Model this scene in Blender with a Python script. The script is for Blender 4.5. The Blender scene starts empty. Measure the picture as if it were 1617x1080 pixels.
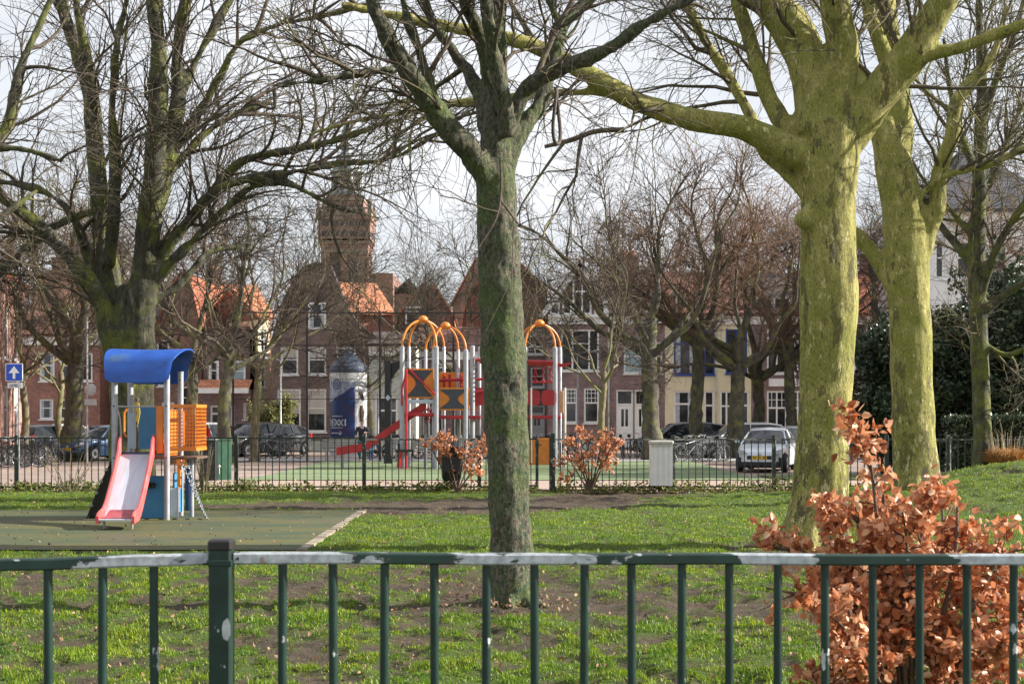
import bpy, math, random
import numpy as np
from mathutils import Vector, Matrix, noise as mnoise

# ---------------------------------------------------------------- camera, world, sun
F = 2246.0; CX = 808.5; HY = 655.0; EYE = 1.65
R_ = math.radians
sc = bpy.context.scene
col = sc.collection
cd = bpy.data.cameras.new('camera'); cam = bpy.data.objects.new('camera', cd); col.objects.link(cam)
cam.location = (0, 0, EYE); cam.rotation_euler = (R_(90), 0, 0)
cd.lens = 50.0; cd.sensor_width = 36.0; cd.shift_y = 115 / 1617; cd.clip_start = 0.05; cd.clip_end = 3000
cd.dof.use_dof = True; cd.dof.focus_distance = 19.0; cd.dof.aperture_fstop = 8.0
sc.camera = cam
sc.view_settings.view_transform = 'Standard'; sc.view_settings.look = 'None'
sc.view_settings.gamma = 1.0; sc.view_settings.use_curve_mapping = False
sc.view_settings.exposure = 1.15
SUN_EL = 27.0; SUN_AZ = 87.0      # azimuth clockwise from +Y: 80 = from the right, slightly beyond
w = bpy.data.worlds.new('World'); sc.world = w; w.use_nodes = True
nt = w.node_tree; nt.nodes.clear()
out = nt.nodes.new('ShaderNodeOutputWorld'); bg = nt.nodes.new('ShaderNodeBackground')
sky = nt.nodes.new('ShaderNodeTexSky'); sky.sky_type = 'NISHITA'; sky.sun_disc = False
sky.sun_elevation = R_(SUN_EL); sky.sun_rotation = R_(SUN_AZ); sky.air_density = 1.0; sky.dust_density = 1.6
tc = nt.nodes.new('ShaderNodeTexCoord'); mp = nt.nodes.new('ShaderNodeMapping'); mp.inputs['Scale'].default_value = (1.0, 1.0, 2.6)
nz = nt.nodes.new('ShaderNodeTexNoise'); nz.inputs['Scale'].default_value = 3.2; nz.inputs['Detail'].default_value = 7; nz.inputs['Roughness'].default_value = 0.55
rp = nt.nodes.new('ShaderNodeValToRGB'); rp.color_ramp.elements[0].position = 0.36; rp.color_ramp.elements[1].position = 0.60
rp.color_ramp.elements[0].color = (0.66, 0.66, 0.66, 1)
mx = nt.nodes.new('ShaderNodeMix'); mx.data_type = 'RGBA'
mx.inputs['B'].default_value = (8.2, 8.4, 8.8, 1)
L = nt.links.new
L(tc.outputs['Generated'], mp.inputs['Vector']); L(mp.outputs['Vector'], nz.inputs['Vector']); L(nz.outputs['Fac'], rp.inputs['Fac'])
L(rp.outputs['Color'], mx.inputs['Factor']); L(sky.outputs['Color'], mx.inputs['A']); L(mx.outputs['Result'], bg.inputs['Color'])
bg.inputs['Strength'].default_value = 0.055
L(bg.outputs['Background'], out.inputs['Surface'])
sd = bpy.data.lights.new('sun', 'SUN'); sun = bpy.data.objects.new('sun', sd); col.objects.link(sun)
sd.energy = 5.0; sd.angle = R_(0.6); sd.color = (1.0, 0.93, 0.82)
_sv = Vector((math.sin(R_(SUN_AZ)) * math.cos(R_(SUN_EL)), math.cos(R_(SUN_AZ)) * math.cos(R_(SUN_EL)), math.sin(R_(SUN_EL))))
sun.rotation_euler = _sv.to_track_quat('Z', 'Y').to_euler(); sun.location = (30, 10, 40)

# ---------------------------------------------------------------- helpers
def ss(t):
    t = np.clip(t, 0, 1); return t * t * (3 - 2 * t)
def gz(x, y):
    """height of the ground"""
    z = -0.25 * ss((y - 31.5) / 14.0)
    z = z + 0.95 * ss((x - 4.0) / 8.0) * ss((y - 15.0) / 12.0) * (1 - ss((y - 27.3) / 3.2))
    return z
def g(x, y): return float(gz(np.float64(x), np.float64(y)))
def at(px, py, Y): return Vector(((px - CX) / F * Y, Y, EYE + (HY - py) / F * Y))
def X(px, Y): return (px - CX) / F * Y
def Z(py, Y): return EYE + (HY - py) / F * Y

def _hash(ix, iy, seed):
    h = (ix.astype(np.int64) * 374761393 + iy.astype(np.int64) * 668265263 + seed * 974711) & 0x7fffffff
    h = ((h ^ (h >> 13)) * 1274126177) & 0x7fffffff
    h = h ^ (h >> 16)
    return (h & 0xffff) / 65535.0
def vnoise(x, y, seed=0):
    ix = np.floor(x); iy = np.floor(y); fx = ss(x - ix); fy = ss(y - iy)
    a = _hash(ix, iy, seed); b = _hash(ix + 1, iy, seed); c = _hash(ix, iy + 1, seed); d = _hash(ix + 1, iy + 1, seed)
    return (a * (1 - fx) + b * fx) * (1 - fy) + (c * (1 - fx) + d * fx) * fy
def fbm(x, y, seed=0, o=4):
    s = 0; a = 0.5; t = 0
    for k in range(o):
        s = s + a * vnoise(x * 2**k + 17.3 * k, y * 2**k - 9.1 * k, seed + k); t += a; a *= 0.55
    return s / t

def tag(o, label=None, cat=None, group=None, kind=None):
    if label: o['label'] = label
    if cat: o['category'] = cat
    if group: o['group'] = group
    if kind: o['kind'] = kind
    return o
def empty(name, loc, rz=0.0, **k):
    o = bpy.data.objects.new(name, None); o.empty_display_size = 0.2; col.objects.link(o)
    o.location = loc; o.rotation_euler = (0, 0, rz)
    return tag(o, **k)
def link(name, me, mat, parent=None, smooth=False, **k):
    o = bpy.data.objects.new(name, me); col.objects.link(o)
    if mat is not None and not me.materials: me.materials.append(mat)
    if smooth: me.polygons.foreach_set('use_smooth', np.ones(len(me.polygons), dtype=bool))
    if parent is not None: o.parent = parent
    return tag(o, **k)
def npmesh(name, V, Fs):
    """V (n,3); Fs a list of (m,k) index arrays"""
    me = bpy.data.meshes.new(name)
    V = np.asarray(V, dtype=np.float32)
    me.vertices.add(len(V)); me.vertices.foreach_set('co', V.ravel())
    Fs = [np.asarray(f, dtype=np.int32) for f in Fs if len(f)]
    tot = np.concatenate([np.full(len(f), f.shape[1], dtype=np.int32) for f in Fs])
    li = np.concatenate([f.ravel() for f in Fs])
    me.loops.add(len(li)); me.loops.foreach_set('vertex_index', li)
    st = np.concatenate([[0], np.cumsum(tot)[:-1]]).astype(np.int32)
    me.polygons.add(len(tot)); me.polygons.foreach_set('loop_start', st)
    try: me.polygons.foreach_set('loop_total', tot)
    except Exception: pass
    me.update(calc_edges=True)
    return me
class MB:
    """collects shapes into one mesh"""
    def __init__(s): s.v = []; s.f = []
    def add(s, vs, fs):
        n = len(s.v); s.v += [tuple(v) for v in vs]; s.f += [tuple(i + n for i in f) for f in fs]; return s
    def box(s, x0, x1, y0, y1, z0, z1):
        return s.add([(x0,y0,z0),(x1,y0,z0),(x1,y1,z0),(x0,y1,z0),(x0,y0,z1),(x1,y0,z1),(x1,y1,z1),(x0,y1,z1)],
                     [(0,3,2,1),(4,5,6,7),(0,1,5,4),(1,2,6,5),(2,3,7,6),(3,0,4,7)])
    def cbox(s, x0, x1, y0, y1, z0, z1, b=0.01):
        """box with chamfered vertical and top edges"""
        vs = []; 
        def ring(i, z): return [(x0+b+i,y0+i,z),(x1-b-i,y0+i,z),(x1-i,y0+b+i,z),(x1-i,y1-b-i,z),(x1-b-i,y1-i,z),(x0+b+i,y1-i,z),(x0+i,y1-b-i,z),(x0+i,y0+b+i,z)]
        for i, z in ((b*.7, z0), (0, z0+b), (0, z1-b), (b*.7, z1)): vs += ring(i, z)
        fs = [tuple(range(7,-1,-1)), tuple(range(24,32))]
        for r in range(3):
            for k in range(8): fs.append((r*8+k, r*8+(k+1)%8, (r+1)*8+(k+1)%8, (r+1)*8+k))
        return s.add(vs, fs)
    def tube(s, pts, r, n=8, cap=True):
        pts = [Vector(p) for p in pts]; rr = r if hasattr(r, '__len__') else [r] * len(pts)
        vs = []; a = None
        for i, p in enumerate(pts):
            t = (pts[min(i+1, len(pts)-1)] - pts[max(i-1, 0)]).normalized()
            if a is None:
                a = t.cross(Vector((0,0,1)) if abs(t.z) < .9 else Vector((1,0,0))).normalized()
            else:
                a = (a - t * a.dot(t)).normalized()
            b = t.cross(a)
            for k in range(n):
                q = 2*math.pi*k/n; vs.append(p + (a*math.cos(q) + b*math.sin(q)) * rr[i])
        m = len(pts); fs = []
        for i in range(m-1):
            for k in range(n): fs.append((i*n+k, i*n+(k+1)%n, (i+1)*n+(k+1)%n, (i+1)*n+k))
        if cap: fs += [tuple(range(n-1,-1,-1)), tuple(range((m-1)*n, m*n))]
        return s.add(vs, fs)
    def lathe(s, prof, n=16, c=(0,0,0), axis='z', a0=0.0):
        """prof: list of (r, z)"""
        vs = []
        for r, z in prof:
            for k in range(n):
                q = 2*math.pi*k/n + a0; x, y = r*math.cos(q), r*math.sin(q)
                p = (x, y, z) if axis == 'z' else ((x, z, y) if axis == 'y' else (z, x, y))
                vs.append((p[0]+c[0], p[1]+c[1], p[2]+c[2]))
        m = len(prof); fs = []
        for i in range(m-1):
            for k in range(n): fs.append((i*n+k, i*n+(k+1)%n, (i+1)*n+(k+1)%n, (i+1)*n+k))
        fs += [tuple(range(n-1,-1,-1)), tuple(range((m-1)*n, m*n))]
        return s.add(vs, fs)
    def prism(s, poly, d, axis='y', off=0.0):
        """poly (a,b) list extruded from off to off+d; axis y: (x,z); axis x: (y,z); axis z: (x,y)"""
        f = {'y': lambda a,b,t: (a,t,b), 'x': lambda a,b,t: (t,a,b), 'z': lambda a,b,t: (a,b,t)}[axis]
        n = len(poly); vs = [f(a,b,off) for a,b in poly] + [f(a,b,off+d) for a,b in poly]
        fs = [tuple(range(n)), tuple(range(2*n-1, n-1, -1))] + [(k, n+k, n+(k+1)%n, (k+1)%n) for k in range(n)]
        return s.add(vs, fs)
    def sheet(s, rows):
        n = len(rows[0]); vs = [p for r in rows for p in r]
        fs = [(i*n+k, i*n+k+1, (i+1)*n+k+1, (i+1)*n+k) for i in range(len(rows)-1) for k in range(n-1)]
        return s.add(vs, fs)
    def thick(s, rows, t):
        """closed sheet: rows of points, shifted by vector t for the other side"""
        t = Vector(t); n = len(rows[0]); m = len(rows)
        A = [Vector(p) for r in rows for p in r]; vs = A + [p + t for p in A]; N = n*m
        fs = []
        for i in range(m-1):
            for k in range(n-1):
                q = (i*n+k, i*n+k+1, (i+1)*n+k+1, (i+1)*n+k); fs.append(q); fs.append(tuple(N+j for j in reversed(q)))
        edge = [k for k in range(n)] + [i*n+n-1 for i in range(1,m)] + [(m-1)*n+k for k in range(n-2,-1,-1)] + [i*n for i in range(m-2,0,-1)]
        for a, b in zip(edge, edge[1:]+edge[:1]): fs.append((a, N+a, N+b, b))
        return s.add(vs, fs)
    def xf(s, mtx):
        s.v = [tuple(mtx @ Vector(v)) for v in s.v]; return s
    def build(s, name, mat, parent=None, smooth=False, **k):
        me = bpy.data.meshes.new(name); me.from_pydata(s.v, [], s.f); me.validate(); 
        import bmesh
        bm = bmesh.new(); bm.from_mesh(me); bmesh.ops.recalc_face_normals(bm, faces=bm.faces); bm.to_mesh(me); bm.free()
        o = link(name, me, mat, parent, smooth, **k)
        if smooth:
            try: me.set_sharp_from_angle(angle=R_(40))
            except Exception: pass
        return o
def copy_tree(o, parent=None, **k):
    c = o.copy(); col.objects.link(c)
    if parent is not None: c.parent = parent
    for ch in [q for q in bpy.data.objects if q.parent == o]: copy_tree(ch, c)
    return tag(c, **k)

# ---------------------------------------------------------------- materials
def newmat(name):
    m = bpy.data.materials.new(name); m.use_nodes = True; n = m.node_tree; n.nodes.clear()
    o = n.nodes.new('ShaderNodeOutputMaterial'); b = n.nodes.new('ShaderNodeBsdfPrincipled')
    n.links.new(b.outputs[0], o.inputs[0]); return m, n, b
def N(n, t, **k):
    x = n.nodes.new('ShaderNode' + t)
    for a, v in k.items():
        if a in x.inputs: x.inputs[a].default_value = v
        else: setattr(x, a, v)
    return x
def mixc(n, fac, a, b, bt='MIX'):
    m = n.nodes.new('ShaderNodeMix'); m.data_type = 'RGBA'; m.blend_type = bt
    for s, v in (('Factor', fac), ('A', a), ('B', b)):
        if hasattr(v, 'is_linked') or hasattr(v, 'links'): n.links.new(v, m.inputs[s])
        elif s == 'Factor': m.inputs[s].default_value = v
        else: m.inputs[s].default_value = (*v, 1)
    return m.outputs['Result']
def ramp(n, src, p0, p1, c0=(0,0,0), c1=(1,1,1)):
    r = n.nodes.new('ShaderNodeValToRGB'); e = r.color_ramp.elements
    e[0].position = p0; e[1].position = p1; e[0].color = (*c0, 1); e[1].color = (*c1, 1)
    n.links.new(src, r.inputs[0]); return r.outputs[0]
def noi(n, scale, detail=4, vec=None, rough=0.55):
    x = N(n, 'TexNoise', Scale=scale, Detail=detail, Roughness=rough)
    if vec is None: vec = N(n, 'TexCoord').outputs['Object']
    n.links.new(vec, x.inputs['Vector']); return x.outputs['Fac']
def bump(n, b, src, strength=0.3, dist=0.02):
    x = N(n, 'Bump', Strength=strength, Distance=dist); n.links.new(src, x.inputs['Height']); n.links.new(x.outputs[0], b.inputs['Normal'])
def scl(c, k): return tuple(min(1.0, v * k) for v in c)
def plain(name, c, rough=0.6, var=0.25, scale=6.0, metal=0.0, bmp=0.0, dirt=None, dscale=3.0, dth=(0.55, 0.7)):
    m, n, b = newmat(name)
    f = noi(n, scale, 5)
    cc = mixc(n, ramp(n, f, 0.3, 0.7), scl(c, 1 - var), scl(c, 1 + var))
    if dirt is not None:
        cc = mixc(n, ramp(n, noi(n, dscale, 6), dth[0], dth[1]), cc, dirt)
    n.links.new(cc, b.inputs['Base Color']); b.inputs['Roughness'].default_value = rough; b.inputs['Metallic'].default_value = metal
    if bmp: bump(n, b, f, bmp, 0.01)
    return m
def brick(name, c1, c2, mortar, s=1.0):
    m, n, b = newmat(name)
    t = N(n, 'TexCoord').outputs['Object']; sp = N(n, 'SeparateXYZ'); n.links.new(t, sp.inputs[0])
    ad = N(n, 'Math', operation='ADD'); n.links.new(sp.outputs[0], ad.inputs[0]); n.links.new(sp.outputs[1], ad.inputs[1])
    cb = N(n, 'CombineXYZ'); n.links.new(ad.outputs[0], cb.inputs[0]); n.links.new(sp.outputs[2], cb.inputs[1])
    bt = N(n, 'TexBrick'); n.links.new(cb.outputs[0], bt.inputs['Vector'])
    bt.inputs['Color1'].default_value = (*c1, 1); bt.inputs['Color2'].default_value = (*c2, 1); bt.inputs['Mortar'].default_value = (*mortar, 1)
    bt.inputs['Scale'].default_value = 1.0; bt.inputs['Brick Width'].default_value = 0.22*s; bt.inputs['Row Height'].default_value = 0.07*s; bt.inputs['Mortar Size'].default_value = 0.008*s
    f = ramp(n, noi(n, 0.9, 5), 0.3, 0.7, (0.62,0.62,0.64), (1.2,1.15,1.1))
    f2 = ramp(n, noi(n, 5.0, 4), 0.3, 0.7, (0.75,0.75,0.75), (1.15,1.15,1.15))
    cc = mixc(n, 1.0, mixc(n, 1.0, bt.outputs['Color'], f, 'MULTIPLY'), f2, 'MULTIPLY')
    n.links.new(cc, b.inputs['Base Color']); b.inputs['Roughness'].default_value = 0.85
    return m
def tiles(name, c, s=0.28):
    m, n, b = newmat(name)
    t = N(n, 'TexCoord').outputs['Object']; mp = N(n, 'Mapping'); n.links.new(t, mp.inputs[0])
    bt = N(n, 'TexBrick'); 
    sp = N(n, 'SeparateXYZ'); n.links.new(t, sp.inputs[0]); ad = N(n, 'Math', operation='ADD')
    n.links.new(sp.outputs[2], ad.inputs[0]); n.links.new(sp.outputs[2], ad.inputs[1])
    cb = N(n, 'CombineXYZ'); a2 = N(n, 'Math', operation='ADD'); n.links.new(sp.outputs[0], a2.inputs[0]); n.links.new(sp.outputs[1], a2.inputs[1])
    n.links.new(a2.outputs[0], cb.inputs[0]); n.links.new(ad.outputs[0], cb.inputs[1]); n.links.new(cb.outputs[0], bt.inputs['Vector'])
    bt.offset = 0.0
    bt.inputs['Color1'].default_value = (*scl(c, .8), 1); bt.inputs['Color2'].default_value = (*scl(c, 1.15), 1); bt.inputs['Mortar'].default_value = (*scl(c, .45), 1)
    bt.inputs['Scale'].default_value = 1.0; bt.inputs['Brick Width'].default_value = s; bt.inputs['Row Height'].default_value = s*1.3; bt.inputs['Mortar Size'].default_value = 0.03
    f = ramp(n, noi(n, 0.7, 5), 0.3, 0.7, (0.65,0.62,0.6), (1.15,1.12,1.1))
    n.links.new(mixc(n, 1.0, bt.outputs['Color'], f, 'MULTIPLY'), b.inputs['Base Color']); b.inputs['Roughness'].default_value = 0.75
    return m
def bark(name, c0, c1, moss, mossth=(0.45, 0.6), scale=14.0, stretch=0.35, bmp=0.6, dist=0.02, patch=None, pth=(0.58, 0.62), pscale=6.0, con=(0.35, 0.65), base_more=0.0):
    m, n, b = newmat(name)
    t = N(n, 'TexCoord').outputs['Object']; mp = N(n, 'Mapping'); mp.inputs['Scale'].default_value = (1, 1, stretch); n.links.new(t, mp.inputs[0])
    f = noi(n, scale, 8, mp.outputs[0], 0.7)
    cc = mixc(n, ramp(n, f, *con), c0, c1)
    mo = noi(n, 2.2, 6, t, 0.65); cc = mixc(n, ramp(n, mo, *mossth), cc, moss)
    if patch is not None:
        sz = N(n, 'SeparateXYZ'); n.links.new(t, sz.inputs[0]); lo_z = N(n, 'MapRange'); n.links.new(sz.outputs[2], lo_z.inputs[0])
        for q_, v_ in (('From Min', .2), ('From Max', 3.0), ('To Min', base_more), ('To Max', 0.0)): lo_z.inputs[q_].default_value = v_
        for k, (pc, lo) in enumerate(patch):
            v0 = noi(n, pscale * (1 + .7 * k), 6, mp.outputs[0], 0.7); va = N(n, 'Math', operation='ADD'); n.links.new(v0, va.inputs[0]); n.links.new(lo_z.outputs[0], va.inputs[1]); vo = va.outputs[0]
            cc = mixc(n, ramp(n, vo, pth[0] + lo, pth[1] + lo), cc, pc)
    f2 = ramp(n, noi(n, 60.0, 3, mp.outputs[0], 0.6), 0.3, 0.7, (0.55,0.55,0.55), (1.35,1.35,1.35))
    cc = mixc(n, 1.0, cc, f2, 'MULTIPLY')
    n.links.new(cc, b.inputs['Base Color']); b.inputs['Roughness'].default_value = 0.9
    bump(n, b, f, bmp, dist)
    return m
def leafmat(name, cols, trans=0.35, rough=0.55):
    m, n, b = newmat(name)
    ge = N(n, 'NewGeometry'); r = n.nodes.new('ShaderNodeValToRGB'); n.links.new(ge.outputs['Random Per Island'], r.inputs[0])
    e = r.color_ramp.elements
    while len(e) < len(cols): e.new(0.5)
    for k, c in enumerate(cols): e[k].position = k / (len(cols) - 1); e[k].color = (*c, 1)
    n.links.new(r.outputs[0], b.inputs['Base Color']); b.inputs['Roughness'].default_value = rough
    tr = N(n, 'BsdfTranslucent'); n.links.new(r.outputs[0], tr.inputs['Color'])
    mx = N(n, 'MixShader'); mx.inputs[0].default_value = trans
    n.links.new(b.outputs[0], mx.inputs[1]); n.links.new(tr.outputs[0], mx.inputs[2])
    o = [q for q in n.nodes if q.type == 'OUTPUT_MATERIAL'][0]; n.links.new(mx.outputs[0], o.inputs[0])
    return m
def worn(name, c, wear, th, scale=7.0, rough=0.45, sx=(1,1,1)):
    m, n, b = newmat(name)
    t = N(n, 'TexCoord').outputs['Object']; mp = N(n, 'Mapping'); mp.inputs['Scale'].default_value = sx; n.links.new(t, mp.inputs[0])
    f = noi(n, scale, 8, mp.outputs[0], 0.6); k = ramp(n, f, th, th + 0.006)
    wv = mixc(n, ramp(n, noi(n, 40, 4), .35, .65), scl(wear, .7), scl(wear, 1.15))
    base = mixc(n, ramp(n, noi(n, 12, 5), .3, .7), scl(c, .7), scl(c, 1.3))
    base = mixc(n, ramp(n, f, th - .008, th), base, (0.05,0.04,0.035))
    cc = mixc(n, k, base, mixc(n, ramp(n, noi(n, 18, 6), .64, .70), wv, (0.20,0.16,0.14)))
    n.links.new(cc, b.inputs['Base Color'])
    n.links.new(ramp(n, k, 0, 1, (rough,)*3, (0.75,)*3), b.inputs['Roughness'])
    bump(n, b, k, 0.25, 0.002)
    return m

MT = {}
MT['bark_mid'] = bark('bark_mid', (0.022,0.025,0.016), (0.185,0.165,0.115), (0.085,0.115,0.032), (0.47,0.60), 34, 0.55, 1.0, 0.04, patch=[((0.03,0.065,0.035),0.0), ((0.20,0.23,0.13),0.05), ((0.30,0.25,0.05),0.12)], pth=(0.54,0.62), pscale=26, con=(0.38,0.62), base_more=0.03)
MT['bark_plane'] = bark('bark_plane', (0.20,0.18,0.048), (0.41,0.37,0.125), (0.215,0.215,0.042), (0.4,0.6), 8, 0.4, 1.0, 0.04, patch=[((0.14,0.125,0.04),0.02), ((0.09,0.08,0.04),0.075), ((0.50,0.44,0.22),0.07), ((0.12,0.085,0.06),.12)], pth=(0.55,0.565), pscale=4.5, base_more=0.055)
MT['bark_old'] = bark('bark_old', (0.018,0.017,0.012), (0.11,0.105,0.07), (0.135,0.15,0.025), (0.45,0.62), 10, 0.35, 1.0, 0.05, patch=[((0.20,0.20,0.17),0.03)], pth=(0.56,0.66), pscale=5)
MT['twig'] = bark('twig', (0.040,0.030,0.024), (0.115,0.088,0.062), (0.14,0.135,0.045), (0.56,0.68), 12, 1, 0.2)
MT['twig_plane'] = bark('twig_plane', (0.055,0.045,0.032), (0.15,0.12,0.08), (0.19,0.185,0.05), (0.52,0.64), 12, 1, 0.2)
MT['twig_red'] = bark('twig_red', (0.11,0.06,0.04), (0.24,0.14,0.095), (0.21,0.16,0.08), (0.52,0.66), 8, 1, 0.2)
MT['bark_far'] = bark('bark_far', (0.03,0.027,0.022), (0.13,0.115,0.09), (0.15,0.15,0.05), (0.48,0.62), 5, 0.4, 0.6, 0.05)
MT['bark_pale'] = bark('bark_pale', (0.09,0.075,0.05), (0.27,0.23,0.15), (0.20,0.20,0.06), (0.5,0.62), 5, 0.5, 0.4, 0.03)
# ---------------------------------------------------------------- ground
def in_play(x, y): return (x < -2.5) & (x > -14) & (y > 17.25) & (y < 24.55)
def mud(x, y):
    """0 grass .. 1 bare earth"""
    n1 = fbm(x * 0.55, y * 0.42, 3, 5); n2 = fbm(x * 2.3, y * 2.0, 11, 4); n3 = fbm(x * 9, y * 9, 23, 2)
    n0 = fbm(x * 4.2, y * 3.4, 41, 3); m = 0.17 * n1 + 0.20 * n2 + 0.38 * n0 + 0.25 * n3
    # trodden places: under the middle tree, in front of the rubber floor, path to the gate
    def blob(cx, cy, sx, sy): return np.exp(-((x - cx) / sx)**2 - ((y - cy) / sy)**2)
    m = m + 0.065 * blob(-2.6, 13.8, 3.6, 1.7) + 0.09 * blob(0.1, 12.5, 1.3, .8) + 0.07 * blob(2.5, 12.2, 1.6, 1.2) + 0.05 * blob(-.5, 10.4, 1.2, .5) + 0.05 * blob(-1.6, 10.2, 1.8, .9)
    px0 = -2.6 + (y - 24.2) * 0.62          # worn path from the floor's corner to the gate
    m = m + 0.42 * np.exp(-((x - px0 - (1.2)) / 1.5)**2) * ss((y - 23.2) / 1.2)
    m = m + 0.34 * np.exp(-((y - 26.4 - 0.08 * x) / 1.1)**2) * ss((x + 7.5) / 2.0) * (1 - ss((x - 1.3) / 2.0))
    m = m + 0.12 * blob(10.3, 24.0, 0.9, 0.7) * 2
    m = m - 0.055 * ss((y - 15.5) / 4) - 0.20 * ss((y - 24.6) / 1.0) * (1 - ss((x + 6.5) / 2.5)) 
    m = m + 0.4 * np.exp(-(((x - 3.86) / 0.9)**2 + ((y - 17.7) / 0.9)**2)) * .5
    return ss((m - 0.48) / 0.10)

def mk_ground():
    m, n, b = newmat('lawn_soil')
    at_ = N(n, 'Attribute'); at_.attribute_name = 'mud'
    soil = mixc(n, ramp(n, noi(n, 9, 9, None, 0.7), .3, .7), (0.014,0.009,0.006), (0.15,0.10,0.066))
    soil = mixc(n, ramp(n, noi(n, 45, 5), .58, .68), soil, (0.24,0.18,0.12))
    gr = mixc(n, ramp(n, noi(n, 14, 8, None, 0.7), .3, .7), (0.04,0.075,0.008), (0.13,0.21,0.018))
    gr = mixc(n, ramp(n, noi(n, 2.2, 6), .55, .7), gr, (0.15,0.16,0.04))
    n.links.new(mixc(n, at_.outputs['Fac'], gr, soil), b.inputs['Base Color']); b.inputs['Roughness'].default_value = 0.9
    bump(n, b, noi(n, 26, 9, None, .8), 1.0, 0.09)
    xs = np.concatenate([[-700,-300,-120,-60,-35], np.linspace(-16, 16, 420), [35,60,120,300,700]])
    ys = np.concatenate([[-60,-10,3,6], 7.5 * (34/7.5) ** np.linspace(0, 1, 420), np.linspace(35, 60, 14), [75,100,150,250,450,900]])
    Xg, Yg = np.meshgrid(xs, ys)
    mu = mud(Xg, Yg)
    Zg = gz(Xg, Yg)
    near = (Yg > 7) & (Yg < 31) & (np.abs(Xg) < 16)
    flat = in_play(Xg, Yg)
    Zg = Zg + np.where(near & ~flat, (fbm(Xg * 3, Yg * 3, 5, 4) - .55) * 0.12 - mu * 0.035, 0) - np.where(flat, 0.002, 0) - np.where(Yg > 31, 0.03, 0)
    V = np.stack([Xg, Yg, Zg], -1).reshape(-1, 3); nx = len(xs); ny = len(ys)
    i = (np.arange(ny - 1)[:, None] * nx + np.arange(nx - 1)[None]).ravel()
    me = npmesh('ground', V, [np.stack([i, i + 1, i + nx + 1, i + nx], 1)])
    a = me.attributes.new('mud', 'FLOAT', 'POINT'); a.data.foreach_set('value', mu.ravel().astype(np.float32))
    link('ground', me, m, smooth=True, kind='structure')
mk_ground()

def sheet_on_ground(name, x0, x1, y0, y1, h, mat, nx=30, ny=30, **k):
    xs = np.linspace(x0, x1, nx); ys = np.linspace(y0, y1, ny); A, B = np.meshgrid(xs, ys)
    V = np.stack([A, B, gz(A, B) * (B > 30.9) + h], -1).reshape(-1, 3)
    i = (np.arange(ny - 1)[:, None] * nx + np.arange(nx - 1)[None]).ravel()
    return link(name, npmesh(name, V, [np.stack([i, i + 1, i + nx + 1, i + nx], 1)]), mat, smooth=True, kind='structure', **k)

def mk_paving():
    m, n, b = newmat('street_brick')
    t = N(n, 'TexCoord').outputs['Object']; bt = N(n, 'TexBrick'); n.links.new(t, bt.inputs['Vector'])
    bt.inputs['Color1'].default_value = (0.27,0.20,0.17,1); bt.inputs['Color2'].default_value = (0.36,0.28,0.25,1); bt.inputs['Mortar'].default_value = (0.16,0.14,0.12,1)
    bt.inputs['Scale'].default_value = 1; bt.inputs['Brick Width'].default_value = .22; bt.inputs['Row Height'].default_value = .11; bt.inputs['Mortar Size'].default_value = .008
    f = ramp(n, noi(n, 0.5, 6), .3, .7, (.75,.73,.7), (1.2,1.2,1.2)); cc = mixc(n, 1.0, bt.outputs[0], f, 'MULTIPLY')
    cc = mixc(n, ramp(n, noi(n, 6, 5), .6, .75), cc, (0.12,0.09,0.06))
    n.links.new(cc, b.inputs['Base Color']); b.inputs['Roughness'].default_value = .85
    sheet_on_ground('street', -45, 45, 31.3, 100, -0.012, m, 60, 60)
    pt = plain('path_grit', (0.36,0.27,0.22), .9, .22, 3, bmp=.3, dirt=(0.22,0.16,0.12))
    sheet_on_ground('path', -7.9, 16, 31.35, 38.2, 0.012, pt, 60, 20)
    # artificial turf in bands
    m, n, b = newmat('sports_turf')
    t = N(n, 'TexCoord').outputs['Object']; sp = N(n, 'SeparateXYZ'); n.links.new(t, sp.inputs[0])
    mp = N(n, 'Math', operation='MULTIPLY'); mp.inputs[1].default_value = 0.26; n.links.new(sp.outputs[1], mp.inputs[0])
    fr = N(n, 'Math', operation='FRACT'); n.links.new(mp.outputs[0], fr.inputs[0])
    cc = mixc(n, ramp(n, fr.outputs[0], .42, .5), (0.15,0.22,0.10), (0.085,0.16,0.075))
    cc = mixc(n, ramp(n, noi(n, 3, 7), .4, .75), cc, (0.25,0.25,0.14)); n.links.new(cc, b.inputs['Base Color']); b.inputs['Roughness'].default_value = .95
    sheet_on_ground('turf_pitch', -7.6, 7.2, 38.0, 57.5, 0.03, m, 30, 30)
    sheet_on_ground('turf_border', -7.9, 7.4, 57.5, 57.75, 0.05, plain('pale_kerb', (0.42,0.40,0.34)), 20, 2)
    lv = plain('verge_grass', (0.11,0.15,0.04), .95, .5, 2.5, dirt=(0.15,0.11,0.08))
    sheet_on_ground('verge', 7.6, 20, 38.4, 44.5, 0.03, lv, 30, 10)
    sheet_on_ground('pavement', -12, 24, 57.9, 61.5, 0.02, plain('paving_slab', (0.34,0.33,0.33), .8, .2, 1.0), 40, 6)
mk_paving()

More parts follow.
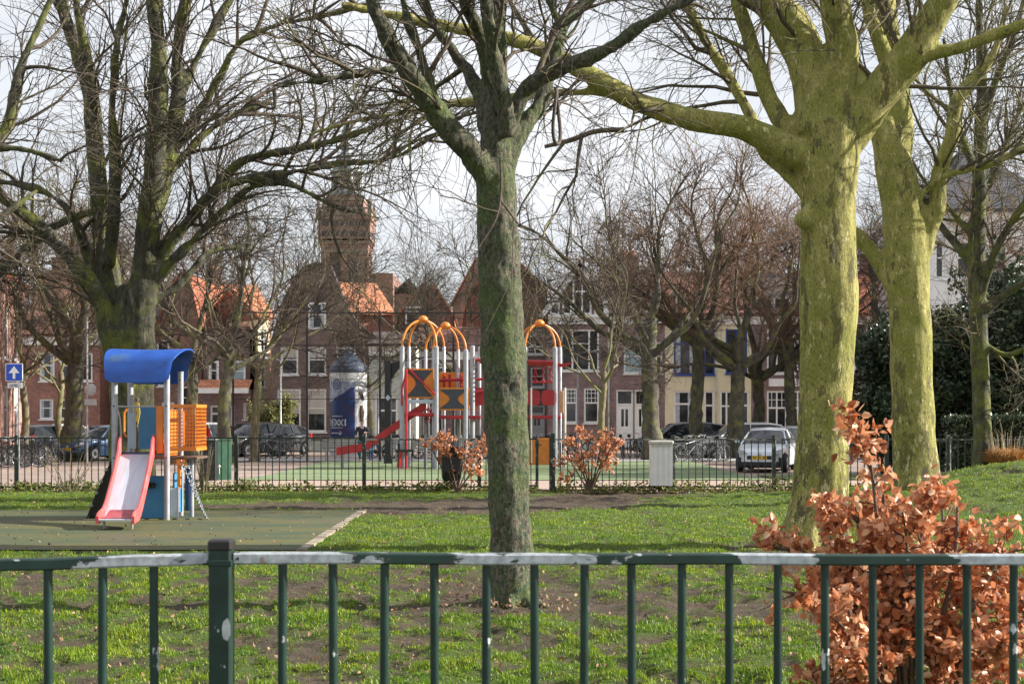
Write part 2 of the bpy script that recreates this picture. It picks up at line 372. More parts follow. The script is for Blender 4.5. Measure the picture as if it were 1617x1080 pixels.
def mk_play_floor():
    m, n, b = newmat('safety_rubber')
    t = N(n, 'TexCoord').outputs['Object']; mp = N(n, 'Mapping'); mp.inputs['Scale'].default_value = (0.35, 1, 1); n.links.new(t, mp.inputs[0])
    cc = mixc(n, ramp(n, noi(n, 1.1, 7, mp.outputs[0], .65), .36, .62), (0.028,0.058,0.030), (0.10,0.095,0.022))
    cc = mixc(n, ramp(n, noi(n, 120, 3), .56, .66), cc, (0.09,0.09,0.05))
    cc = mixc(n, ramp(n, noi(n, 9, 6), .60, .70), cc, (0.035,0.04,0.02)); cc = mixc(n, ramp(n, noi(n, .7, 8, None, .7), .52, .62), cc, (0.085,0.075,0.04))
    n.links.new(cc, b.inputs['Base Color']); b.inputs['Roughness'].default_value = .8; bump(n, b, noi(n, 200, 2), .4, .004)
    sheet_on_ground('play_surface', -13.9, -2.62, 17.3, 24.5, 0.012, m, 12, 10)
    e = MB()
    rng = random.Random(4)
    y = 17.3
    while y < 24.5:                       # concrete edging in lengths
        l = min(1.0, 24.5 - y); dx = rng.uniform(-.01, .01)
        e.box(-2.62 + dx, -2.50 + dx, y, y + l - .012, -.1, .016 + rng.uniform(0, .008)); y += l
    e.build('kerb', plain('edging_concrete', (0.30,0.26,0.20), .85, .3, 5, dirt=(0.09,0.07,0.05), dth=(.44,.62)), kind='structure')
mk_play_floor()

# ---------------------------------------------------------------- grass blades (uncountable: one object)
def mk_grass(n=900000, seed=5):
    rng = np.random.default_rng(seed)
    Y = 8.0 * (31.0 / 8.0) ** rng.random(n)
    Xx = (rng.random(n) * 2 - 1) * (Y * 0.43 + 1.2)
    mu = mud(Xx, Y); clump = fbm(Xx * 5, Y * 5, 31, 3)
    keep = (rng.random(n) > mu * 0.80 + 0.03) & ~in_play(Xx, Y) & (clump + rng.random(n) * .3 > .48)
    Xx = Xx[keep]; Y = Y[keep]; cl = clump[keep]; mu = mu[keep]; n = len(Y)
    z = gz(Xx, Y) + (fbm(Xx * 3, Y * 3, 5, 4) - .55) * 0.12 - mu * .035 - .004
    h = (0.012 + 0.042 * rng.random(n)**1.5 * (cl + .2)**2 * 1.6) * (1 - .6 * mu); h *= np.where(rng.random(n) < .02, 1.6, 1)
    wd = (0.0018 + 0.00011 * Y + .0008 * rng.random(n)) 
    a = rng.random(n) * 2 * np.pi; lean = rng.random(n) * .9 + .1
    dx = np.cos(a); dy = np.sin(a); sx = -dy; sy = dx
    o = np.stack([Xx, Y, z], -1); s = np.stack([sx, sy, 0 * sx], -1) * wd[:, None]; d = np.stack([dx, dy, 0 * dx], -1)
    up = np.array([0, 0, 1.0])
    mid = o + d * (h * lean * .28)[:, None] + up * (h * .6)[:, None]
    tip = o + d * (h * lean)[:, None] + up * (h * (1.05 - .5 * lean))[:, None]
    V = np.stack([o - s, o + s, mid - s * .8, mid + s * .8, tip], 1).reshape(-1, 3)
    i = np.arange(n) * 5
    me = npmesh('grass', V, [np.stack([i, i + 1, i + 3, i + 2], 1), np.stack([i + 2, i + 3, i + 4], 1)])
    gm = leafmat('grass_blade', [(0.04,0.11,0.006), (0.15,0.28,0.008), (0.30,0.42,0.014), (0.08,0.20,0.006), (0.36,0.34,0.07)], .4, .5)
    n_ = gm.node_tree; vr = [q for q in n_.nodes if q.type == 'VALTORGB'][0]
    big = ramp(n_, noi(n_, 1.3, 6, None, .6), .36, .64, (0.58,0.72,0.62), (1.25,1.08,1.0)); cm = mixc(n_, 1.0, vr.outputs[0], big, 'MULTIPLY')
    for q in n_.nodes:
        if q.type == 'BSDF_PRINCIPLED': n_.links.new(cm, q.inputs['Base Color'])
        if q.type == 'BSDF_TRANSLUCENT': n_.links.new(cm, q.inputs['Color'])
    link('grass', me, gm, kind='stuff', label='short patchy green grass on the muddy lawn', cat='grass')
mk_grass()

def leaves_mesh(name, P, size, rng, fold=.35, aspect=.62, nrm=None):
    """one small folded leaf of six faces at every point"""
    n = len(P); a = rng.normal(size=(n, 3)); a /= np.linalg.norm(a, axis=1)[:, None]
    if nrm is None: nrm = rng.normal(size=(n, 3))
    b = np.cross(a, nrm); b /= np.linalg.norm(b, axis=1)[:, None] + 1e-9; c = np.cross(a, b)
    l = size * (.6 + .7 * rng.random(n)); w_ = l * aspect * .5 * (.8 + .4 * rng.random(n)); fo = w_ * fold * (rng.random(n) * 2)
    curl = l * (rng.random(n) - .5) * .75
    def pt(u, v, k): return P + a * (l * u)[:, None] + b * (w_ * v)[:, None] + c * (fo * abs(v) + curl * k)[:, None]
    V = np.stack([pt(0, 0, 0), pt(.35, 0, .3), pt(.72, 0, .55), pt(1, 0, 1.1), pt(.3, 1, .3), pt(.7, .8, .55), pt(.3, -1, .3), pt(.7, -.8, .55)], 1).reshape(-1, 3)
    i = np.arange(n) * 8
    tri = [np.stack([i, i+1, i+4], 1), np.stack([i+2, i+3, i+5], 1), np.stack([i, i+6, i+1], 1), np.stack([i+2, i+7, i+3], 1)]
    quad = [np.stack([i+1, i+2, i+5, i+4], 1), np.stack([i+1, i+6, i+7, i+2], 1)]
    return npmesh(name, V, tri + quad)
MT['beech_leaf'] = leafmat('beech_leaf', [(0.24,0.075,0.03), (0.56,0.20,0.08), (0.74,0.40,0.22), (0.38,0.12,0.05), (0.66,0.27,0.12), (0.80,0.54,0.36)], .32, .42)
def mk_litter():
    rng = np.random.default_rng(9); n = 3600
    Y = 8.5 * (31 / 8.5) ** rng.random(n); Xx = (rng.random(n) * 2 - 1) * (Y * .375)
    far = (rng.random(n) < .45); Y = np.where(far, 29.8 + rng.random(n) * 1.2, Y); Xx = np.where(far, (rng.random(n)*2-1)*11, Xx)
    bs = np.array([(0.0,12.6,.45),(3.86,18.0,.9),(-7.35,27.5,1.1),(3.6,8.2,.7)]); kk = rng.integers(0, 4, n); nb = rng.random(n) < .22; an = rng.random(n)*6.283; rr_ = bs[kk,2]*(.6+.8*np.abs(rng.normal(size=n)))
    Xx = np.where(nb, bs[kk,0]+np.cos(an)*rr_, Xx); Y = np.where(nb, bs[kk,1]+np.sin(an)*rr_, Y)
    P = np.stack([Xx, Y, gz(Xx, Y) + .02 + rng.random(n) * .02], -1)
    nr = rng.normal(size=(n, 3)) * .35 + np.array([0, 0, 1])
    me = leaves_mesh('fallen_leaves', P, .036, rng, .5)
    lm = leafmat('litter_leaf', [(0.14,0.08,0.045), (0.27,0.16,0.09), (0.36,0.21,0.12), (0.10,0.06,0.04), (0.40,0.27,0.16)], .15, .7)
    link('fallen_leaves', me, lm, kind='stuff', label='dry brown fallen leaves scattered over the lawn', cat='fallen leaves')
mk_litter()
def mk_weeds():
    rng = np.random.default_rng(19); n = 9000
    cx = rng.uniform(-12.5, 9.5, 260); c = rng.integers(0, 260, n)
    hgt = rng.uniform(.04, .26, 260)
    x = cx[c] + rng.normal(size=n) * .10; y = 30.75 + rng.normal(size=n) * .16; keep = (x < .55) | (x > .95); x = x[keep]; y = y[keep]; c = c[keep]; n = len(x)
    P = np.stack([x, y, gz(x, y) + rng.random(n) * hgt[c]], -1)
    link('weeds', leaves_mesh('weeds', P, .07, rng, .3), leafmat('weed_leaf', [(0.07,0.11,0.025), (0.16,0.21,0.04), (0.25,0.25,0.08), (0.30,0.20,0.10)], .3), kind='stuff', label='low green weeds growing along the foot of the far fence', cat='weeds')
mk_weeds()
# ---------------------------------------------------------------- trees
def catmull(P, R, K):
    P = np.asarray(P, float); R = np.asarray(R, float); n = len(P)
    Q = np.vstack([2*P[0]-P[1], P, 2*P[-1]-P[-2]]); q = np.concatenate([[R[0]], R, [R[-1]]])
    seg = np.linalg.norm(np.diff(P, axis=0), axis=1); cum = np.concatenate([[0], np.cumsum(seg)]); 
    u = np.interp(np.linspace(0, cum[-1], K), cum, np.arange(n)); i = np.minimum(u.astype(int), n - 2); t = (u - i)[:, None]
    p0, p1, p2, p3 = Q[i], Q[i+1], Q[i+2], Q[i+3]
    O = .5 * (2*p1 + (p2-p0)*t + (2*p0-5*p1+4*p2-p3)*t**2 + (3*p1-p0-3*p2+p3)*t**3)
    return O, np.interp(u, np.arange(n), R)
def tubes(P, R, S):
    n, K, _ = P.shape
    T = np.gradient(P, axis=1); T /= np.linalg.norm(T, axis=2, keepdims=True) + 1e-9
    D = np.abs(P[:, -1] - P[:, 0]); ref = np.zeros((n, 3)); ref[np.arange(n), np.argmin(D, 1)] = 1
    A = np.cross(T, ref[:, None]); A /= np.linalg.norm(A, axis=2, keepdims=True) + 1e-9; B = np.cross(T, A)
    q = np.arange(S) * 2 * np.pi / S
    V = P[:, :, None] + R[:, :, None, None] * (A[:, :, None] * np.cos(q)[None, None, :, None] + B[:, :, None] * np.sin(q)[None, None, :, None])
    b = (np.arange(n) * K * S)[:, None, None] + (np.arange(K - 1) * S)[None, :, None]; k = np.arange(S)[None, None]; k2 = (k + 1) % S
    Fq = np.stack([b + k, b + k2, b + S + k2, b + S + k], -1).reshape(-1, 4)
    return V.reshape(-1, 3), Fq
def merge(parts):
    Vs = []; Fs = []; o = 0
    for V, Fq in parts: Vs.append(V); Fs.append(Fq + o); o += len(V)
    return np.concatenate(Vs), np.concatenate(Fs)
def grow(P, R, n, rng, lmin, lmax, rs, re, amin, amax, K=6, grav=0., wig=.13, t0=.25, up=.15, taper=.55):
    N_, K0 = R.shape
    seg = np.linalg.norm(np.diff(P, axis=1), axis=2).sum(1)
    idx = rng.choice(N_, n, p=seg / seg.sum()); t = t0 + (1 - t0) * rng.random(n)
    f = t * (K0 - 1.001); i = f.astype(int); fr = (f - i)[:, None]
    pos = P[idx, i] * (1 - fr) + P[idx, i + 1] * fr
    tan = P[idx, i + 1] - P[idx, i]; tan /= np.linalg.norm(tan, axis=1)[:, None] + 1e-9
    rp = R[idx, i] * (1 - fr[:, 0]) + R[idx, i + 1] * fr[:, 0]
    r0 = np.minimum(rp * .8, rs * (.6 + .8 * rng.random(n)))
    L_ = (lmin + (lmax - lmin) * rng.random(n)) * (1.1 - taper * t)
    pr = np.cross(tan, rng.normal(size=(n, 3))); pr /= np.linalg.norm(pr, axis=1)[:, None] + 1e-9
    a = amin + (amax - amin) * rng.random(n)
    d = tan * np.cos(a)[:, None] + pr * np.sin(a)[:, None]; d[:, 2] += up; d /= np.linalg.norm(d, axis=1)[:, None]
    O = np.empty((n, K, 3)); O[:, 0] = pos
    for k in range(1, K):
        d = d + wig * rng.normal(size=(n, 3)); d[:, 2] += grav / K; d /= np.linalg.norm(d, axis=1)[:, None]
        O[:, k] = O[:, k-1] + d * (L_ / (K - 1))[:, None]
    return O, r0[:, None] + (re - r0)[:, None] * np.linspace(0, 1, K)[None]**.85
def solid(limbs, voxel, mat, name, parent, lump=.02, lscale=2.5, seed=0, S=14):
    """limbs: list of (P (K,3), R (K,)): closed tubes fused by a voxel remesh"""
    vs = []; fs = []
    for P, R in limbs:
        V, Fq = tubes(P[None], R[None], S); o = len(vs); K = len(R)
        vs += [tuple(v) for v in V]; fs += [tuple(int(j) + o for j in q) for q in Fq]
        fs += [tuple(o + j for j in range(S-1, -1, -1)), tuple(o + (K-1)*S + j for j in range(S))]
    me = bpy.data.meshes.new(name); me.from_pydata(vs, [], fs)
    o = bpy.data.objects.new(name, me); col.objects.link(o)
    md = o.modifiers.new('r', 'REMESH'); md.mode = 'VOXEL'; md.voxel_size = voxel; md.use_smooth_shade = True
    s2 = o.modifiers.new('s', 'SMOOTH'); s2.factor = .5; s2.iterations = 6
    dg = bpy.context.evaluated_depsgraph_get(); m2 = bpy.data.meshes.new_from_object(o.evaluated_get(dg))
    bpy.data.objects.remove(o); bpy.data.meshes.remove(me)
    n = len(m2.vertices); co = np.empty(n*3, np.float32); m2.vertices.foreach_get('co', co); co = co.reshape(-1, 3)
    no = np.empty(n*3, np.float32); m2.vertices.foreach_get('normal', no); no = no.reshape(-1, 3)
    if lump:
        h = np.array([mnoise.noise(Vector((p[0]*lscale, p[1]*lscale, p[2]*lscale*.6 + seed))) + .5*mnoise.noise(Vector((p[0]*lscale*3, p[1]*lscale*3, p[2]*lscale*1.2 + seed))) for p in co])
        co = co + no * (h * lump)[:, None]; m2.vertices.foreach_set('co', co.astype(np.float32).ravel())
    m2.name = name
    return link(name, m2, mat, parent, smooth=True)
def limb(pts, Y, dd=0.0, d0=0.0, K=26, loc=None, rng=None, wob=.0):
    """pts (px, py, half width px) in the photograph at distance Y (+d0 .. +d0+dd)"""
    n = len(pts); P = []; R = []
    for k, (px, py, hw) in enumerate(pts):
        y = Y + d0 + dd * k / (n - 1); v = at(px, py, y); P.append((v.x, v.y, v.z)); R.append(hw / F * y)
    P, R = catmull(P, R, K)
    if loc is not None: P = P - np.array(loc)
    if wob and rng is not None: P[2:] += np.cumsum(rng.normal(size=P[2:].shape), 0) * wob * .3
    return P, R
def crown(name, limbs, rng, levels, mat, parent, extra=None):
    """levels: list of dict for grow; returns the crown mesh and the last level"""
    P = np.stack([l[0] for l in limbs]); R = np.stack([l[1] for l in limbs]); parts = []; last = None
    cur = (P, R); pool = [cur]
    for lv in levels:
        lv = dict(lv); S = lv.pop('S', 3); src = lv.pop('src', -1)
        Pn, Rn = grow(pool[src][0], pool[src][1], rng=rng, **lv); parts.append(tubes(Pn, Rn, S)); pool.append((Pn, Rn))
    if extra:
        for P_, R_x in extra: parts.append(tubes(P_[None], R_x[None], 6))
    V, Fq = merge(parts)
    o = link(name, npmesh(name, V, [Fq]), mat, parent, smooth=True)
    return o, pool

def big_tree(name, label, Y, base, specs, voxel, mat, tmat, seed, levels, skip=(), extra=(), lump=.02, cat='tree', group=None, K=26, gpx=None, lscale=2.5, flare=None):
    v = at(base[0], base[1], Y); loc = (v.x, v.y, g(v.x, v.y))
    root = empty(name, loc, label=label, cat=cat, group=group)
    rng = np.random.default_rng(seed)
    L_ = [limb(s[0], Y, *(s[1:] if len(s) > 1 else ()), K=K, loc=loc) for s in specs]
    sol = list(L_)
    if flare is not None:
        nf, r0, r1, h = flare
        for k in range(nf):                       # root buttresses
            a = 2*math.pi*k/nf + rng.uniform(-.3, .3); c, s_ = math.cos(a), math.sin(a); r_o = r1 * rng.uniform(.85, 1.15)
            p = np.array([(c*r0*.4, s_*r0*.4, h), (c*r0*.75, s_*r0*.75, h*.4), (c*r0*1.1, s_*r0*1.1, h*.1), (c*r_o, s_*r_o, -.1)])
            sol.append(catmull(p, np.array([r0*.35, r0*.34, r0*.28, r0*.12]), 12))
    solid(sol, voxel, mat, 'trunk', root, lump, lscale, seed)
    ex = [limb(s[0], Y, *(s[1:] if len(s) > 1 else ()), K=20, loc=loc) for s in extra]
    src = [l for k, l in enumerate(L_) if k not in skip] + [catmull(e[0], e[1], K) for e in ex]
    crown('crown', src, rng, levels, tmat, root, ex)
    return root

A = math.radians
# the slim tree in the middle
T2 = [
 ([(808,975,40),(808,945,37),(807,880,34),(803,760,33),(797,600,35),(790,450,35),(785,350,33),(784,290,31),(783,240,26),(783,190,18),(782,130,9)],),
 ([(778,300,20),(748,245,21),(715,212,20),(680,165,18),(645,115,16),(615,65,14),(590,10,12),(570,-60,9),(560,-140,5)], -1.2),
 ([(695,185,9),(678,130,9),(658,70,8),(640,20,7),(625,-60,5)], -.4, -.3),
 ([(785,240,22),(770,185,18),(748,130,11),(715,80,9),(690,45,8),(668,0,7),(650,-70,5)], .9),
 ([(783,260,24),(784,190,22),(780,120,21),(780,50,20),(785,-20,18),(790,-120,12),(800,-260,6)], .5),
 ([(775,130,12),(760,60,12),(742,20,11),(728,-30,9),(715,-120,5)], -.6),
 ([(803,215,14),(792,140,13),(776,70,12),(768,10,11),(762,-80,8)], -.5, -.15),
 ([(795,265,18),(825,205,14),(850,170,13),(864,130,12),(880,70,12),(892,35,11),(930,-5,9),(965,-70,6)], .8),
 ([(887,50,8),(872,10,7),(855,-60,6),(850,-120,4)], .3, .5),
 ([(800,215,13),(815,168,14),(835,138,14),(870,112,13),(930,92,12),(965,75,11),(1005,45,9),(1060,15,8),(1110,-10,6),(1180,-60,4)], -.6),
 ([(735,238,9),(650,110,1)], 0) if False else ([(622,108,8),(560,118,7),(500,128,6),(455,134,5),(430,138,4)], -.3, -.9),
]
lv2 = [dict(n=60, lmin=.6, lmax=1.9, rs=.022, re=.005, amin=.4, amax=1.1, K=9, S=5, wig=.16, t0=.2, grav=.1),
       dict(n=420, lmin=.35, lmax=1.1, rs=.009, re=.003, amin=.4, amax=1.2, K=6, S=3, wig=.16, t0=.15, grav=-.3),
       dict(n=1300, lmin=.25, lmax=.9, rs=.0045, re=.0018, amin=.3, amax=1.1, K=5, S=3, wig=.15, t0=.1, grav=-.5)]
big_tree('tree', 'slim dark-barked tree in the middle of the lawn, closest to the front railing', 12.6, (808, 950), T2, .022, MT['bark_mid'], MT['twig'], 2, lv2, skip=(0,),
         extra=[([(790,250,1.5),(791,300,2.2),(783,345,2),(755,392,1.2)], -.1, -.45), ([(835,150,5),(855,100,5),(880,45,4),(905,0,4)], .2), ([(432,139,3.5),(434,155,3.2),(430,172,2.5),(400,165,2),(370,182,1.5)], -.1, -1.2)],
         lump=.022, lscale=8, flare=(8, .17, .42, .34))

# the great plane tree
T3 = [
 ([(1284,890,52),(1285,850,50),(1292,800,45),(1300,700,42),(1305,600,42),(1309,480,46),(1309,400,44),(1308,310,43),(1310,240,50),(1314,195,46)],),
 ([(1292,215,40),(1287,140,34),(1268,80,33),(1245,40,32),(1220,5,28),(1190,-50,22),(1150,-140,14)], .6),
 ([(1320,215,36),(1325,130,28),(1330,80,26),(1322,30,25),(1316,-20,24),(1310,-100,18),(1300,-200,10)], -.4),
 ([(1325,235,34),(1368,175,32),(1405,128,30),(1438,88,30),(1460,50,27),(1482,12,24),(1515,-40,20),(1570,-130,10)], -.7),
 ([(1455,88,13),(1520,75,11),(1570,55,10),(1617,38,9),(1700,0,6)], -.3, -.4),
 ([(1292,262,24),(1245,236,24),(1190,208,21),(1140,195,19),(1090,189,18),(1040,172,17),(1000,158,16),(960,135,15),(920,113,15),(885,92,13),(840,72,12),(790,58,11),(720,45,10),(650,32,9),(590,18,7),(540,8,5)], -1.2),
 ([(1285,320,12),(1258,290,11),(1238,268,11),(1208,240,10),(1186,185,9),(1150,122,9),(1112,62,8),(1085,5,8),(1070,-60,6)], 1.2),
 ([(1275,240,20),(1240,200,17),(1214,155,14),(1196,100,13),(1180,50,12),(1165,0,11),(1150,-70,8)], .9),
 ([(1262,75,9),(1222,35,8),(1190,8,7),(1160,-30,5)], .3, .3),
 ([(1020,166,8),(965,147,8),(900,146,7),(830,152,7),(760,158,6),(700,166,6),(640,178,5),(560,192,4),(480,215,3)], .6, -.6),
 ([(1285,340,22),(1272,345,20),(1262,338,12)], -.1, -.1),
]
lv3 = [dict(n=70, lmin=.8, lmax=3.0, rs=.03, re=.006, amin=.5, amax=1.2, K=9, S=5, wig=.17, t0=.25, grav=-.1, up=.1),
       dict(n=460, lmin=.5, lmax=1.9, rs=.011, re=.004, amin=.5, amax=1.2, K=7, S=3, wig=.17, t0=.15, grav=-.7),
       dict(n=1900, lmin=.3, lmax=1.1, rs=.0055, re=.0025, amin=.3, amax=1.1, K=5, S=3, wig=.16, t0=.1, grav=-.7)]
big_tree('plane_tree', 'thickest yellow-green plane tree, a long limb reaching left, behind the copper-leaved bush', 18.0, (1285, 862), T3, .03, MT['bark_plane'], MT['twig_plane'], 3, lv3, skip=(0, 10),
         extra=[([(900,146,5),(870,190,4),(840,240,3)], .0, -1.0) if False else ([(985,205,4),(940,208,4),(900,222,4),(860,232,3)], 0, -.5)], lump=.02, lscale=3.2, flare=(7, .36, .56, .7))

T4 = [
 ([(1447,800,44),(1447,765,38),(1443,700,34),(1440,600,33),(1437,500,33),(1433,430,34),(1428,350,35),(1416,280,31),(1402,225,26),(1390,190,21)],),
 ([(1412,275,26),(1418,205,24),(1415,140,23),(1405,80,20),(1400,30,18),(1395,-50,13),(1385,-160,7)], .5),
 ([(1398,225,22),(1376,155,18),(1350,110,16),(1330,60,14),(1318,0,12),(1305,-80,8)], .9),
 ([(1404,110,14),(1387,60,12),(1372,20,11),(1362,-40,8)], -.6),
 ([(1452,400,20),(1466,362,16),(1479,330,14),(1481,290,13),(1490,250,13),(1505,215,12),(1507,170,12),(1525,140,11),(1555,105,9),(1575,70,7),(1590,10,5)], -.6),
 ([(1438,490,24),(1420,462,17),(1400,430,15),(1375,395,13),(1345,365,12),(1310,340,9)], .5),
 ([(1440,335,6),(1462,300,6),(1500,275,6),(1560,262,5),(1617,235,5),(1700,200,4)], -.4, -.2),
]
lv4 = [dict(n=60, lmin=1.0, lmax=3.4, rs=.035, re=.007, amin=.4, amax=1.1, K=9, S=5, wig=.16, t0=.25, up=.2),
       dict(n=420, lmin=.6, lmax=1.9, rs=.013, re=.005, amin=.4, amax=1.2, K=7, S=3, wig=.16, t0=.15, grav=-.3),
       dict(n=1500, lmin=.3, lmax=1.1, rs=.007, re=.0035, amin=.3, amax=1.1, K=5, S=3, wig=.16, t0=.1, grav=-.3)]
big_tree('plane_tree', 'yellow-green plane tree with an S-shaped side branch, standing behind the thickest trunk', 26.0, (1447, 768), T4, .04, MT['bark_plane'], MT['twig_plane'], 4, lv4, skip=(0, 5), lump=.03, lscale=2.5, flare=(6, .38, .52, .6))

T5 = [
 ([(1553,770,19),(1552,700,15),(1549,600,14),(1545,500,14),(1542,420,15),(1545,330,12),(1548,220,10),(1550,120,8),(1546,20,6),(1550,-80,4)],),
 ([(1545,480,9),(1560,430,8),(1580,380,7),(1617,325,6),(1660,290,5)], -.8),
 ([(1542,440,8),(1520,398,7),(1492,365,6),(1470,330,4),(1440,290,3)], .6),
 ([(1548,500,8),(1590,462,7),(1640,440,5),(1690,430,4)], -.9),
 ([(1546,330,7),(1575,265,6),(1600,200,5),(1630,140,4)], .7),
 ([(1546,280,7),(1520,220,6),(1500,140,5),(1490,60,4)], -.6),
 ([(1549,200,7),(1572,130,6),(1600,60,5),(1617,0,4)], -.5),
 ([(1544,380,7),(1500,330,5),(1470,300,4),(1430,240,3)], 1.2),
 ([(1548,540,6),(1590,560,5),(1640,540,4)], -.6),
]
lv5 = [dict(n=80, lmin=.9, lmax=2.8, rs=.03, re=.007, amin=.5, amax=1.1, K=8, S=5, wig=.16, t0=.2, up=.2),
       dict(n=520, lmin=.5, lmax=1.7, rs=.012, re=.005, amin=.4, amax=1.2, K=6, S=3, wig=.16, t0=.15),
       dict(n=1800, lmin=.3, lmax=1.1, rs=.007, re=.004, amin=.3, amax=1.1, K=4, S=3, wig=.16, t0=.1, grav=-.2)]
big_tree('tree', 'slender upright tree beside the orange grass tuft, in front of the dark evergreens', 29.0, (1553, 752), T5, .04, MT['bark_old'], MT['twig_plane'], 5, lv5, lump=.02, flare=(5, .16, .27, .4))

# the old many-stemmed tree behind the blue-roofed slide
T1 = [
 ([(207,810,42),(207,770,37),(208,700,34),(209,620,33),(208,560,30),(204,500,24),(202,450,14)],),
 ([(196,640,21),(189,560,21),(181,490,20),(170,430,18),(163,380,16),(158,330,15),(154,270,14),(148,200,14),(140,130,13),(118,70,12),(100,20,10),(88,-50,9),(80,-160,5)], .9),
 ([(172,420,11),(178,340,10),(181,250,9),(178,160,7),(186,60,6),(200,0,5),(205,-80,3)], -.6),
 ([(144,170,9),(136,90,8),(124,20,7),(112,-60,5)], -.5, .4),
 ([(221,640,23),(221,560,24),(223,490,23),(229,420,21),(236,340,19),(246,250,17),(250,170,16),(251,100,14),(246,40,12),(243,-40,11),(250,-150,7)], -.5),
 ([(240,350,13),(266,250,12),(281,160,11),(280,90,10),(290,20,10),(303,-50,8)], .5),
 ([(283,160,8),(308,98,7),(335,50,6),(362,0,6),(390,-60,4)], .2, .3),
 ([(234,450,14),(262,395,10),(306,340,9),(335,303,8),(372,262,7),(410,245,6),(470,236,6),(540,218,5),(620,190,3.5)], -1.4),
 ([(236,460,11),(262,425,9),(300,385,6.5),(350,335,6),(400,295,5),(450,288,6),(500,312,5),(540,330,4),(600,345,3)], -1.8),
 ([(322,318,7),(345,298,6.5),(400,281,6),(460,272,5),(540,258,5),(620,250,4),(700,205,3),(750,170,2.5)], -1.2, -.7),
 ([(272,240,8),(318,172,7),(352,112,7),(380,66,6),(440,40,5),(500,28,5),(570,12,4)], -1.2, .2),
 ([(256,290,6),(320,215,5.5),(380,178,5),(420,163,4),(432,165,3)], .8, .2),
 ([(184,590,18),(170,520,16),(150,455,14),(120,420,12),(80,372,10),(40,340,9),(0,310,8),(-60,275,6)], -1.0),
 ([(176,520,11),(152,450,10),(132,385,8),(115,342,7),(75,306,6),(30,292,6),(-20,285,5)], .6),
 ([(160,330,7),(100,350,7),(50,385,7),(0,430,6),(-40,460,5)], -1.2),
 ([(232,480,10),(280,452,6),(330,400,5),(380,390,4)], .8),
]
lv1 = [dict(n=150, lmin=1.0, lmax=3.6, rs=.04, re=.008, amin=.35, amax=1.1, K=9, S=5, wig=.15, t0=.22, up=.2),
       dict(n=1000, lmin=.8, lmax=2.4, rs=.014, re=.005, amin=.35, amax=1.0, K=7, S=3, wig=.11, t0=.12, grav=-.3),
       dict(n=3000, lmin=.35, lmax=1.4, rs=.007, re=.003, amin=.3, amax=.9, K=5, S=3, wig=.10, t0=.1, grav=-.3)]
big_tree('tree', 'massive old tree with many dark mossy stems, rising behind the blue-roofed slide', 27.5, (207, 790), T1, .036, MT['bark_old'], MT['twig'], 1, lv1, skip=(0,), lump=.045, lscale=2.2, flare=(8, .42, .85, .9))
# a neighbour whose trunk stands beyond the left edge
T0 = [
 ([(-190,930,40),(-188,700,34),(-180,500,30),(-170,380,26)],),
 ([(-175,420,22),(-120,330,16),(-50,260,12),(5,210,9),(22,160,9),(32,110,8),(52,60,7),(80,0,6),(110,-70,4)], .5),
 ([(-172,400,18),(-200,250,14),(-190,100,10),(-170,-50,7)], .8),
 ([(-170,400,18),(-110,280,10),(-40,240,8),(30,235,6),(100,255,4)], -.6),
 ([(-175,440,14),(-90,400,10),(-10,350,8),(60,300,5)], 1.0),
]
big_tree('tree', 'tree whose branches reach in from beyond the left edge of the picture', 22.0, (-188, 820), T0, .045, MT['bark_old'], MT['twig'], 7,
         [dict(n=30, lmin=.8, lmax=2.6, rs=.03, re=.006, amin=.4, amax=1.1, K=8, S=5, wig=.15, t0=.3, up=.15), dict(n=220, lmin=.5, lmax=1.6, rs=.011, re=.004, amin=.4, amax=1.2, K=6, S=3, grav=-.3, t0=.1),
          dict(n=650, lmin=.3, lmax=1.0, rs=.006, re=.003, amin=.3, amax=1.1, K=5, S=3, grav=-.3, t0=.1)], skip=(0,), lump=.03)

